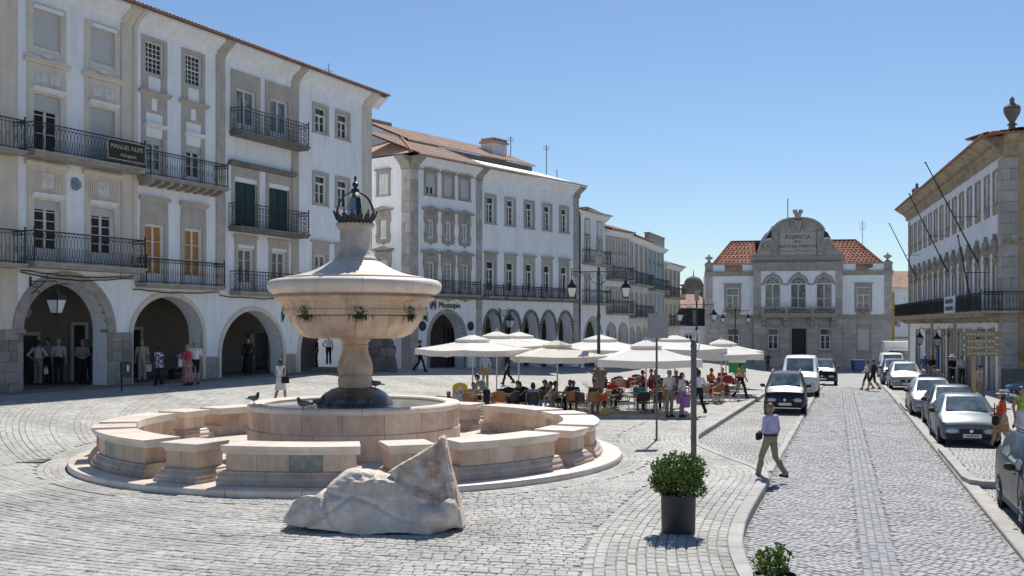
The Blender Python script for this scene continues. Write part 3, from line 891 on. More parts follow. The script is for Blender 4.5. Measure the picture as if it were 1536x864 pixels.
tag(sc_, 'big fallen carved marble fragment lying on the cobbles in front of the fountain', 'sculpture')

# ------------------------------------------------------------------ planters
def leafy(name, n, shape, lmin, lmax, mats, parent, loc, seed):
    """many small bent leaves through a crown's volume"""
    rg = random.Random(seed)
    m = MB()
    for i in range(n):
        p, nrm = shape(rg)
        L = rg.uniform(lmin, lmax); W = L * rg.uniform(.38, .5)
        d = Vector((rg.gauss(0, 1), rg.gauss(0, 1), rg.gauss(.25, .8))) + Vector(nrm) * 1.1
        d.normalize()
        s = d.cross(Vector((rg.gauss(0, 1), rg.gauss(0, 1), rg.gauss(0, 1)))).normalized()
        u = s.cross(d)
        P = Vector(p); b = .18 * L
        m.mi = rg.choice((0, 0, 1, 2)) if len(mats) > 2 else 0
        m.add([tuple(P), tuple(P + d * L * .45 + s * W + u * b), tuple(P + d * L), tuple(P + d * L * .45 - s * W + u * b), tuple(P + d * L * .5)], [(0, 1, 4), (1, 2, 4), (2, 3, 4), (3, 0, 4)])
    return m.build(name, mats, parent, loc)
L1_ = mat('boxwood_leaf', (.135, .21, .04), .5, .2, 9); L2_ = mat('dark_leaf', (.085, .145, .03), .5, .2, 9); L3_ = mat('young_leaf', (.24, .32, .07), .5, .2, 9)
POT = mat('slate_grey_pot', (.042, .045, .048), .55, .12, 5, .1, 30)
TWIG = mat('twig', (.08, .06, .04), .9, .2, 9)
px_, py_ = 2.74, 17.02
pl = thing('planter', 'round leafy green bush in a dark grey pot by the kerb', 'potted plant', (px_, py_, gz(px_, py_)))
m = MB(); m.smooth = True
m.lathe([(.262, .0), (.275, .02), (.285, .58), (.292, .60), (.29, .62), (.265, .62), (.26, .56)], 36, close=False); m.build('pot', POT, pl)
m = MB(); m.lathe([(.0, .56), (.262, .56)], 24, close=False); m.build('soil', mat('dark_soil', (.04, .03, .02), .95, .3, 20), pl)
blobs = [((random.uniform(-.26, .26), random.uniform(-.26, .26), .90 + random.uniform(-.16, .24)), random.uniform(.15, .23)) for _ in range(20)] + [((.30, -.1, .72), .14), ((-.32, 0, .84), .15), ((0, 0, .9), .3)]
def bush_shape(rg):
    c_, r_ = rg.choice(blobs)
    d = Vector((rg.gauss(0, 1), rg.gauss(0, 1), rg.gauss(0, 1))).normalized()
    rr = r_ * rg.uniform(.55, 1.05)
    return (c_[0] + d.x * rr, c_[1] + d.y * rr, max(.60, c_[2] + d.z * rr * .95)), d
tag(leafy('foliage', 6500, bush_shape, .03, .062, [L1_, L2_, L3_], pl, (0, 0, 0), 3), kind='stuff')
m = MB()
for i in range(14):
    a = random.uniform(0, 6.28); r = random.uniform(.05, .3)
    m.tube([(0.03 * cos(a), .03 * sin(a), .55), (r * .5 * cos(a), r * .5 * sin(a), .75), (r * cos(a), r * sin(a), random.uniform(.85, 1.1))], [.012, .008, .004], 5)
m.build('stem', TWIG, pl)
px2, py2 = 3.25, 12.75
p2 = thing('planter', 'light green sprigs of a plant rising into view at the bottom edge of the picture', 'potted plant', (px2, py2, -.0))
m = MB(); m.smooth = True
m.lathe([(.24, -.1), (.25, .02), (.27, .3), (.275, .33), (.25, .33), (.245, .28), (0, .28)], 30, close=False); m.build('pot', POT, p2)
sprig = [(random.uniform(-.24, .26), random.uniform(-.15, .2), random.uniform(.34, .62)) for _ in range(15)] + [(-.10, 0, .68), (.02, -.03, .72), (.2, 0, .62), (-.17, .02, .60), (.10, .05, .66)]
m = MB()
for s_ in sprig: m.tube([(s_[0] * .4, s_[1] * .4, .27), (s_[0] * .8, s_[1] * .8, .27 + (s_[2] - .27) * .6), s_], [.008, .006, .003], 5)
m.build('stem', TWIG, p2)
def sprig_shape(rg):
    s_ = rg.choice(sprig); t = rg.uniform(.55, 1.02)
    return (s_[0] * (.4 + .6 * t) + rg.gauss(0, .02), s_[1] * (.4 + .6 * t) + rg.gauss(0, .02), .27 + (s_[2] - .27) * t), Vector((rg.gauss(0, .6), rg.gauss(0, .6), .5))
tag(leafy('foliage', 620, sprig_shape, .035, .07, [mat('fresh_leaf', (.22, .32, .06), .5, .2, 9), L1_, L3_], p2, (0, 0, 0), 5), kind='stuff')

# ------------------------------------------------------------------ posts and the back of a road sign
def post_thing(name, lab, cat, x, y): return thing(name, lab, cat, (x, y, gz(x, y)))
x, y = at(985, 30.6), 30.6
s_ = post_thing('road_sign', 'thin grey post with the blank grey back of a square sign, behind the fountain ring', 'road sign', x, y)
m = MB(); m.smooth = True; m.tube([(0, 0, -.03), (0, 0, 3.78)], .032, 10); m.build('pole', POLEG, s_)
m = MB(); m.lathe([(.09, -.03), (.09, .03), (.06, .04)], 12); m.build('foot', POLEG, s_)
SIGNB = mat('sign_back', (.30, .31, .31), .5, .06, 3, metal=.3)
m = MB(); m.bevbox(-.26, .34, -.045, -.033, 3.02, 3.75, .004); m.build('plate', SIGNB, s_)
m = MB(); m.box(-.05, .05, -.034, .04, 3.2, 3.24); m.box(-.05, .05, -.034, .04, 3.52, 3.56); m.build('bracket', POLEG, s_)
x, y = at(1040.5, 25.2), 25.2
s_ = post_thing('square_post', 'thick grey square steel post standing behind the potted bush', 'post', x, y)
m = MB(); m.bevbox(-.062, .062, -.062, .062, -.04, 3.0, .012); m.build('shaft', POLEG, s_)
m = MB(); m.bevbox(-.066, .066, -.066, .066, 1.9, 1.98, .004); m.bevbox(-.07, .07, -.07, .07, 2.86, 2.93, .006); m.lathe([(.05, 3.0), (.045, 3.05), (.0, 3.06)], 12); m.build('collar', POLEG, s_)
m = MB(); m.smooth = True
m.tube([(.09 + .045 * cos(a_), -.02, 3.02 + .26 * sin(a_)) for a_ in [i * 2 * pi / 18 for i in range(19)]], .016, 6); m.build('hoop', ALU, s_)
# ------------------------------------------------------------------ house fronts
class Fac:
    """a house front: u runs along it to the right, v into the house, z is height above the middle of the square"""
    def __init__(s, root, P0, d, home=None):
        n = hypot(*d); s.root, s.P0, s.d = root, P0, (d[0] / n, d[1] / n)
        s.rz = atan2(d[1], d[0])
        s.home = home or (root.location.copy(), root.rotation_euler.z)
        R = Matrix.Rotation(-s.home[1], 4, 'Z') @ Matrix.Translation(-s.home[0])
        s.Mx = R @ Matrix.Translation((P0[0], P0[1], 0)) @ Matrix.Rotation(s.rz, 4, 'Z')
    def mb(s): return MB(s.Mx)                         # author in (u, v, z)
    def put(s, name, me, u, v, z, parent=None):
        """a shared mesh as a part at (u, v, z)"""
        p = s.Mx @ Vector((u, v, z))
        return obj(name, me, parent or s.root, p, s.rz - s.home[1])
def house(name, label, P0, d, u0, zb, cat='building', group=None):
    n = hypot(*d); dx, dy = d[0] / n, d[1] / n
    r = thing(name, label, cat, (P0[0] + dx * u0, P0[1] + dy * u0, zb), atan2(dy, dx), group)
    return r, Fac(r, P0, d)
def wall_grid(m, u0, u1, z0, z1, ops, depth=.22, v=0.0):
    us = sorted({u0, u1} | {x for o in ops for x in o[:2] if u0 < x < u1}); zs = sorted({z0, z1} | {x for o in ops for x in o[2:4] if z0 < x < z1})
    for a, b in zip(us, us[1:]):
        for c, d in zip(zs, zs[1:]):
            mu, mz = (a + b) / 2, (c + d) / 2
            if any(o[0] < mu < o[1] and o[2] < mz < o[3] for o in ops): continue
            m.quad((a, v, c), (b, v, c), (b, v, d), (a, v, d))
    for a, b, c, d in ops:
        e = v + depth
        m.quad((a, v, c), (a, v, d), (a, e, d), (a, e, c)); m.quad((b, e, c), (b, e, d), (b, v, d), (b, v, c))
        m.quad((a, v, d), (b, v, d), (b, e, d), (a, e, d)); m.quad((a, e, c), (b, e, c), (b, v, c), (a, v, c))
        m.quad((a, e, c), (b, e, c), (b, e, d), (a, e, d))
def arch_curve(a, b, zs, zt, n=16, point=0.0):
    """points of an arch from left to right springing; point > 0 makes it pointed"""
    out = []
    for i in range(n + 1):
        t = pi * (1 - i / n)
        x = cos(t); z = sin(t)
        if point: z = z ** (1 - .25 * point) * (1 - .18 * point * (1 - abs(x)) * 0) ; z = z * (1 - point * .12) + point * .12 * (1 - abs(x))
        out.append(((a + b) / 2 + (b - a) / 2 * x, zs + (zt - zs) * z))
    return out
def arcade(m, u0, u1, z0, z1, arches, depth=.6, v=0.0, point=0.0):
    x = u0
    for (a, b, zs, zt) in arches:
        if a > x: m.quad((x, v, z0), (a, v, z0), (a, v, z1), (x, v, z1))
        P = arch_curve(a, b, zs, zt, point=point)
        for p, q in zip(P, P[1:]):
            m.quad((p[0], v, p[1]), (q[0], v, q[1]), (q[0], v, z1), (p[0], v, z1))
            m.quad((p[0], v, p[1]), (p[0], v + depth, p[1]), (q[0], v + depth, q[1]), (q[0], v, q[1]))
            m.quad((q[0], v + depth, q[1]), (p[0], v + depth, p[1]), (p[0], v + depth, z1), (q[0], v + depth, z1))
        m.quad((a, v, z0), (a, v + depth, z0), (a, v + depth, zs), (a, v, zs)); m.quad((b, v + depth, z0), (b, v, z0), (b, v, zs), (b, v + depth, zs))
        x = b
    if x < u1: m.quad((x, v, z0), (u1, v, z0), (u1, v, z1), (x, v, z1))
    x = u0
    for (a, b, zs, zt) in list(arches) + [(u1, u1, 0, 0)]:
        if a > x: m.quad((a, v + depth, z0), (x, v + depth, z0), (x, v + depth, z1), (a, v + depth, z1))
        x = b
def archivolt(m, a, b, zs, zt, wd, z0=None, out=.05, point=0.0, v=0.0):
    """raised band round an arch, with its jambs down to z0"""
    P = arch_curve(a, b, zs, zt, 20, point); Q = arch_curve(a - wd, b + wd, zs, zt + wd, 20, point)
    if z0 is not None: P = [(a, z0)] + P + [(b, z0)]; Q = [(a - wd, z0)] + Q + [(b + wd, z0)]
    for i in range(len(P) - 1):
        p, q, r, s = P[i], P[i + 1], Q[i + 1], Q[i]
        m.quad((p[0], v - out, p[1]), (q[0], v - out, q[1]), (r[0], v - out, r[1]), (s[0], v - out, s[1]))
        m.quad((s[0], v - out, s[1]), (r[0], v - out, r[1]), (r[0], v + .003, r[1]), (s[0], v + .003, s[1]))
        m.quad((q[0], v - out, q[1]), (p[0], v - out, p[1]), (p[0], v + .08, p[1]), (q[0], v + .08, q[1]))
WC = {}
def win_meshes(w, h, cols, rows, leaves=2, panel=0.0, fr=.06, bar=.03, blind=0.0, glass=None, frame=None, door=None, transom=0.0):
    key = (w, h, cols, rows, leaves, panel, fr, bar, blind, glass and glass.name, frame and frame.name, door and door.name, transom)
    if key in WC: return WC[key]
    out = {}
    W = w / 2; m = MB()
    fm = frame or WOODW
    m.box(-W, -W + fr, -.04, .03, 0, h); m.box(W - fr, W, -.04, .03, 0, h); m.box(-W + fr, W - fr, -.04, .03, h - fr, h); m.box(-W + fr, W - fr, -.04, .03, 0, fr)
    top = h - fr
    if transom: m.box(-W + fr, W - fr, -.035, .025, h - transom - .025, h - transom + .025); top = h - transom - .025
    lw = (w - 2 * fr) / leaves
    for i in range(leaves):
        a = -W + fr + lw * i; b = a + lw
        st = .05 if leaves > 1 else .02
        if leaves > 1:
            m.box(a + .002, a + st, -.03, .02, fr, top); m.box(b - st, b - .002, -.03, .02, fr, top)
            m.box(a + st, b - st, -.03, .02, top - st, top); m.box(a + st, b - st, -.03, .02, fr, fr + st)
        x0, x1 = (a + st, b - st) if leaves > 1 else (a, b)
        z0 = fr + (st if leaves > 1 else 0)
        if panel:
            m.box(x0, x1, -.02, .015, z0, z0 + panel); m.box(x0 + .05, x1 - .05, -.028, -.02, z0 + .06, z0 + panel - .08); z0 += panel
        for k in range(1, cols): x = x0 + (x1 - x0) * k / cols; m.box(x - bar / 2, x + bar / 2, -.022, .012, z0, top - (st if leaves > 1 else 0))
        for k in range(1, rows):
            z = z0 + (top - z0) * k / rows
            wd = bar if not (leaves == 1 and rows % 2 == 0 and k == rows // 2) else bar * 1.8
            m.box(x0, x1, -.024 - (wd > bar) * .006, .013, z - wd / 2, z + wd / 2)
    out['window'] = m.mesh('window', fm)
    m = MB(); m.quad((-W + .02, .032, .02), (W - .02, .032, .02), (W - .02, .032, h - .02), (-W + .02, .032, h - .02)); out['pane'] = m.mesh('pane', glass or GLASS)
    if blind:
        m = MB(); zb = h - h * blind; n = max(3, int(h * blind / .09))
        for k in range(n):
            a = zb + (h - zb) * k / n; b = zb + (h - zb) * (k + 1) / n
            m.quad((-W + .01, -.052, a), (W - .01, -.052, a), (W - .01, -.062, b - .012), (-W + .01, -.062, b - .012)); m.quad((-W + .01, -.062, b - .012), (W - .01, -.062, b - .012), (W - .01, -.052, b), (-W + .01, -.052, b))
        m.box(-W + .01, W - .01, -.07, -.05, zb - .03, zb)
        out['roller_blind'] = m.mesh('roller_blind', door or BLIND)
    WC[key] = out
    return out
def add_win(F, u, z, w, h, *a, v=.12, **k):
    ms = win_meshes(w, h, *a, **k)
    o = F.put('window', ms['window'], u, v, z)
    for nm in ms:
        if nm != 'window': obj(nm, ms[nm], o)
    return o
def cornice(m, u0, u1, zt, prof, ends=True):
    """prof: (out, down) steps of a moulding seen from the side, swept along u"""
    poly = [(.02, zt)] + [(-p[0], zt - p[1]) for p in prof] + [(.02, zt - prof[-1][1])]
    m.prism(poly, 'x', u0, u1)
def surround(w, h, bw, mt, out=.05, hood=0.0, hoodz=0.0, sill=True, apron=0.0, plain=None, key=None):
    k = ('S', w, h, bw, mt.name, out, hood, hoodz, sill, apron)
    if k in WC: return WC[k]
    m = MB(); W = w / 2
    m.box(-W - bw, -W, -out, .02, -apron, h + bw); m.box(W, W + bw, -out, .02, -apron, h + bw); m.box(-W, W, -out, .02, h, h + bw)
    if apron: m.box(-W, W, -out + .012, .02, -apron, -.06)
    if sill: m.box(-W - bw - .03, W + bw + .03, -out - .05, .10, -.06, 0.002)
    if hood:
        z = h + bw + hoodz
        if hoodz: m.box(-W - bw, W + bw, -out + .01, .02, h + bw, z)
        m.box(-W - bw - hood * .5, W + bw + hood * .5, -out - .07, .02, z, z + .06); m.box(-W - bw - hood, W + bw + hood, -out - .14, .02, z + .06, z + .13)
    WC[k] = m.mesh('surround', mt)
    return WC[k]
def railing(m, u0, u1, v0, v1, z0, z1, style=0, step=.13, r=.011, ends=(True, True)):
    """iron balcony rail: front at v0, returns to the wall at v1"""
    runs = [((u0, v0), (u1, v0))]
    if ends[0]: runs.append(((u0, v1), (u0, v0)))
    if ends[1]: runs.append(((u1, v0), (u1, v1)))
    H = z1 - z0
    for (a, b) in runs:
        L = hypot(b[0] - a[0], b[1] - a[1]); n = max(2, int(L / step))
        P = lambda t, z: (a[0] + (b[0] - a[0]) * t, a[1] + (b[1] - a[1]) * t, z)
        for z, rr in ((z1, .022), (z0 + .07, .014), (z1 - .13, .012)): m.tube([P(0, z), P(1, z)], rr, 4)
        for i in range(n + 1):
            t = i / n
            if style == 0:
                m.tube([P(t, z0), P(t, z1)], r, 4)
                if i < n:
                    m.tube([P((i + .5) / n + .34 * cos(q) / n, z1 - .065 + .045 * sin(q)) for q in (0, 1.05, 2.1, 3.14, 4.2, 5.24, 6.283)], .006, 3, False)
                    if i % 2 == 0: m.tube([P((i + .5) / n + .36 * cos(q) / n, z0 + H * .46 + .10 * sin(q)) for q in (0, 1.05, 2.1, 3.14, 4.2, 5.24, 6.283)], .007, 3, False)
            elif style == 1:
                m.tube([P(t, z0), P(t, z0 + H * .62)], r, 4)
                if i < n:
                    t2 = (i + 1) / n; tm = (i + .5) / n
                    m.tube([P(t, z0 + H * .5), P(t + .1 / n, z0 + H * .75), P(tm, z1 - .12), P(t2 - .0 / n, z1 - .02)], .009, 4, False)
                    m.tube([P(t2, z0 + H * .5), P(t2 - .1 / n, z0 + H * .75), P(tm, z1 - .12), P(t, z1 - .02)], .009, 4, False)
                    m.tube([P(tm + .4 * cos(q) / n, z0 + .15 + .06 * sin(q)) for q in (0, 1.05, 2.1, 3.14, 4.2, 5.24, 6.283)], .008, 3, False)
                    m.tube([P(tm, z0 + .2), P(tm, z0 + H * .5)], .016, 4)
            else:
                m.tube([P(t, z0), P(t, z1)], r, 4)
                if i < n:
                    for zc, rr in ((.24, .16), (.5, .1), (.76, .16)):
                        m.tube([P((i + .5) / n + .46 * cos(q) / n, z0 + H * zc + H * rr * .75 * sin(q)) for q in (0, 1.05, 2.1, 3.14, 4.2, 5.24, 6.283)], .009, 3, False)
    for a in ((u0, v0), (u1, v0)):
        m.box(a[0] - .02, a[0] + .02, a[1] - .02, a[1] + .02, z0, z1 + .06); m.ball((a[0], a[1], z1 + .10), .045, 6, 4)
def balcony(F, u0, u1, zs, zt, out=.75, th=.15, style=0, slab=None, brackets=0, step=.13, ends=(True, True), rail=None):
    m = F.mb(); 
    m.box(u0 - .06, u1 + .06, -out - .06, .02, zs - th * .5, zs); m.box(u0, u1, -out, .02, zs - th, zs - th * .5)
    b = m.build('balcony', slab or STONE, F.root)
    m = F.mb(); railing(m, u0, u1, -out + .03, 0, zs, zt, style, step, ends=ends); m.build('railing', rail or IRON, b)
    for i in range(brackets):
        u = u0 + .2 + (u1 - u0 - .4) * i / (brackets - 1)
        mm = ('bracket', round(out, 2))
        if mm not in WC: WC[mm] = MB().prism([(.02, 0), (-out * .9, 0), (-out * .9, -.10), (-out * .55, -.2), (.02, -.22)], 'x', -.09, .09).mesh('bracket', slab or STONE)
        p = F.Mx @ Vector((u, 0, zs - th - .002)); obj('bracket', WC[mm], b, p, F.rz - F.home[1])
    return b
def tiled(m, u0, u1, va, za, vb, zb_, pitch=.21, amp=.05, seg=6, th=.05):
    """corrugated clay-tile slope from the eave (va, za) up to (vb, zb_); the open ends of the tiles show at the eave"""
    n = int((u1 - u0) / pitch * seg)
    L = hypot(vb - va, zb_ - za); nx, nz_ = -(zb_ - za) / L, (vb - va) / L
    rowsn = max(1, int(L / .38))
    V = []; Fc = []
    for r_ in range(rowsn + 1):
        for e in (0, 1):
            if r_ == rowsn and e: continue
            t = (r_ + e * .999) / rowsn
            lift = .03 if e == 0 else .0
            for i in range(n + 1):
                u = u0 + (u1 - u0) * i / n
                h = amp * (1 + cos(2 * pi * (i / seg))) / 2 + lift
                V.append((u, va + (vb - va) * t + nx * h, za + (zb_ - za) * t + nz_ * h))
    K = n + 1
    nr = len(V) // K
    for r_ in range(nr - 1):
        for i in range(n):
            a = r_ * K + i; Fc.append((a, a + 1, a + 1 + K, a + K))
    b = len(V)
    for i in range(n + 1): V.append((u0 + (u1 - u0) * i / n, va - nx * th * 0 + .0, za - th))
    for i in range(n): Fc.append((b + i, b + i + 1, i + 1, i))
    m.add(V, Fc)
    m.quad((u0, va, za - th), (u0, vb, zb_ - th), (u1, vb, zb_ - th), (u1, va, za - th))
def textmesh(txt, size, mt, extr=.008, name='lettering', align='CENTER', shear=0.0, space=1.0):
    cu = bpy.data.curves.new('t', 'FONT'); cu.body = txt; cu.size = size; cu.extrude = extr; cu.align_x = align; cu.align_y = 'CENTER'; cu.shear = shear; cu.resolution_u = 3; cu.space_character = space
    o = bpy.data.objects.new('t', cu); COL.objects.link(o)
    dg = bpy.context.evaluated_depsgraph_get()
    me = bpy.data.meshes.new_from_object(o.evaluated_get(dg)); me.name = name
    bpy.data.objects.remove(o); bpy.data.curves.remove(cu)
    me.transform(Matrix.Rotation(pi / 2, 4, 'X')); me.materials.clear(); me.materials.append(mt)
    return me
def lantern(name, lab, group, loc, rz, arm=.9, s=1.0, mt=None):
    """four-sided street lantern hanging from a scrolled wall bracket; local -y points away from the wall"""
    mt = mt or IRON
    t = thing(name, lab, 'lantern', loc, rz, group)
    m = MB(); m.tube([(0, .0, .55 * s), (0, -arm * s, .55 * s)], .022, 6)
    m.tube([(0, 0, .15 * s), (0, -.12 * s, .2 * s), (0, -.3 * s, .36 * s), (0, -.52 * s, .52 * s)], .02, 6)
    for c_, r_ in (((0, -.16, .4), .11), ((0, -.62, .64), .08), ((0, -.30, .20), .07)):
        m.tube([(0, (c_[1] + r_ * (1 - .09 * k) * cos(k * .7)) * s, (c_[2] + r_ * (1 - .09 * k) * sin(k * .7)) * s) for k in range(10)], .014, 5)
    m.box(-.05, .05, -.02, .01, .05 * s, .7 * s); m.tube([(0, -arm * s, .56 * s), (0, -arm * s, .35 * s)], .014, 5)
    m.build('bracket', mt, t)
    lantern_head(t, (0, -arm * s, .35 * s), s, mt)
    return t
def lantern_head(t, p, s, mt, glass=None):
    x, y, z = p
    k = ('LH', round(s, 2), mt.name)
    if k not in WC:
        m = MB()
        m.lathe([(.02 * s, 0), (.05 * s, -.03 * s), (.09 * s, -.07 * s), (.10 * s, -.16 * s), (.16 * s, -.20 * s), (.31 * s, -.36 * s), (.32 * s, -.39 * s)], 4, close=True)
        m.M = Matrix.Rotation(0, 4, 'Z')
        for i in range(4):
            a = pi / 2 * i
            m.tube([(.30 * s * cos(a), .30 * s * sin(a), -.38 * s), (.17 * s * cos(a), .17 * s * sin(a), -.80 * s)], .016 * s, 4)
        m.lathe([(.19 * s, -.79 * s), (.19 * s, -.83 * s), (.03 * s, -.88 * s)], 4, close=True)
        g_ = MB(); g_.lathe([(.285 * s, -.392 * s), (.16 * s, -.788 * s)], 4, close=True)
        WC[k] = (m.mesh('lantern_frame', mt), g_.mesh('lantern_glass', LANTGLASS))
    o = obj('lantern_frame', WC[k][0], t, (x, y, z), pi / 4)
    obj('lantern_glass', WC[k][1], t, (x, y, z), pi / 4)
def ashlar(F, u0, u1, z0, z1, ch, bl, mt, v=0.0, out=.05, name='stone_block', limit=None, skip=None):
    """courses of separate blocks on a wall; shared meshes by length"""
    z = z0; k = 0; nrow = max(1, round((z1 - z0) / ch)); ch = (z1 - z0) / nrow
    for r_ in range(nrow):
        u = u0; first = True
        while u < u1 - .02:
            L = bl * random.choice((.8, 1.0, 1.2)) * (.5 if first and r_ % 2 else 1); first = False
            if u1 - (u + L) < bl * .45: L = u1 - u
            b = min(u1, u + L); L = round(b - u, 2)
            if not (skip and skip(u, b, z, z + ch)):
                key = ('A', L, round(ch, 3), out, mt.name)
                if key not in WC: WC[key] = MB().bevbox(.007, L - .007, -out, .03, .007, ch - .007, .014).mesh(name, mt)
                o = F.put(name, WC[key], u, v - random.uniform(0, .008), z)
                k += 1
            u = b
        z += ch
    return k
# ------------------------------------------------------------------ left row: white arcaded houses
ZG, ZTOP = .97, 15.85
def body(F, u0, u1, ztop=ZTOP, deep=12.0, zmid=5.02, vback=3.7):
    m = F.mb(); m.box(u0 + .004, u1 - .004, .36, deep, zmid + .2, ztop); m.box(u0 + .004, u1 - .004, vback + .25, deep, .2, zmid + .2); m.build('house_body', WHITE2, F.root)
CORN = [(.04, 0.66), (.08, .60), (.08, .52), (.14, .46), (.22, .40), (.34, .30), (.50, .20), (.56, .18), (.60, .12), (.60, .0)][::-1]
def eaves(F, u0, u1, zt=16.05):
    m = F.mb(); cornice(m, u0, u1, zt, CORN); m.build('cornice', WHITE, F.root)
    m = F.mb(); tiled(m, u0 - (0 if u0 > -6 else 0), u1, -.80, zt + .04, 5.5, zt + 2.1); m.smooth = False; m.build('roof_tiles', TILE, F.root)
    m = F.mb(); m.box(u0, u1, -.62, .3, zt, zt + .05); m.build('eaves_board', STONED, F.root)
    tag(F.root.children[-2] if False else [c for c in COL.objects if c.parent == F.root and c.name.startswith('roof_tiles')][-1], kind='stuff')
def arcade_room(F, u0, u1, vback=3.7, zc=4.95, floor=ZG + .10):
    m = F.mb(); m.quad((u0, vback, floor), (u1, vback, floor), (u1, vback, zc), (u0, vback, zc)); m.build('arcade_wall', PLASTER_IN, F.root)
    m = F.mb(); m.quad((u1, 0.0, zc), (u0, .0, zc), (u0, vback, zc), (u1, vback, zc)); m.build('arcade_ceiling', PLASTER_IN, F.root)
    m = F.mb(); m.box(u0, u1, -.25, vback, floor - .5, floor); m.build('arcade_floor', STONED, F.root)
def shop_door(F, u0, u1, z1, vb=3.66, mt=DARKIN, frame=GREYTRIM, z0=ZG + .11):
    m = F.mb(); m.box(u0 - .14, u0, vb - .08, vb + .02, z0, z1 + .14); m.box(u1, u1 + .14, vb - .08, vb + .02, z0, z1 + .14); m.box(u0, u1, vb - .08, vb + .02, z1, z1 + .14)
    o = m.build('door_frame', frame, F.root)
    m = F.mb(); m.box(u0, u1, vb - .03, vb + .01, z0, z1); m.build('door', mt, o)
def pilaster(F, u0, u1, z0, z1, mt, out=.07, cap=True, name='pilaster'):
    m = F.mb(); m.box(u0, u1, -out, .03, z0, z1)
    if cap:
        for p, dn in (((.62), 0), ):
            pass
        poly = [(-out, 15.36), (-.14, 15.42), (-.20, 15.52), (-.30, 15.64), (-.44, 15.76), (-.60, 15.86), (-.66, 15.90), (-.66, 16.047), (.02, 16.047), (.02, 15.36)]
        m.prism(poly, 'x', u0 - .0, u1 + .0)
    m.build(name, mt, F.root)
# ---- house at the very edge of the picture
r, F = house('white_town_house', 'cream house cut by the left edge of the photo, only its balcony ends show', LP, LD, -6.0, ZG, group='arcaded houses along the left of the square')
m = F.mb(); wall_grid(m, -9.5, -3.66, 5.05, ZTOP, [(-6.6, -5.4, 9.65, 11.8), (-6.6, -5.4, 5.7, 7.9), (-6.6, -5.4, 13.5, 14.85)])
arcade(m, -9.5, -3.66, ZG - .5, 5.05, [(-9.0, -5.3, 3.2, 4.9)]); m.build('wall', CREAM, r)
body(F, -9.5, -3.66); eaves(F, -9.5, -3.66); arcade_room(F, -9.5, -3.64)
pilaster(F, -4.6, -3.75, 5.2, 15.4, CREAM)
for z, zt in ((9.5, 10.55), (5.55, 6.7)): balcony(F, -7.2, -3.95, z, zt, style=0, step=.15)
for z, h in ((9.65, 2.15), (5.7, 2.2), (13.5, 1.35)): add_win(F, -6, z, 1.2, h, 1, 3)
m = F.mb(); archivolt(m, -9.0, -5.3, 3.2, 4.9, .42, ZG); m.build('archivolt', STONE, r)
ashlar(F, -5.28, -3.68, ZG, 3.25, .36, .6, ASHLAR)
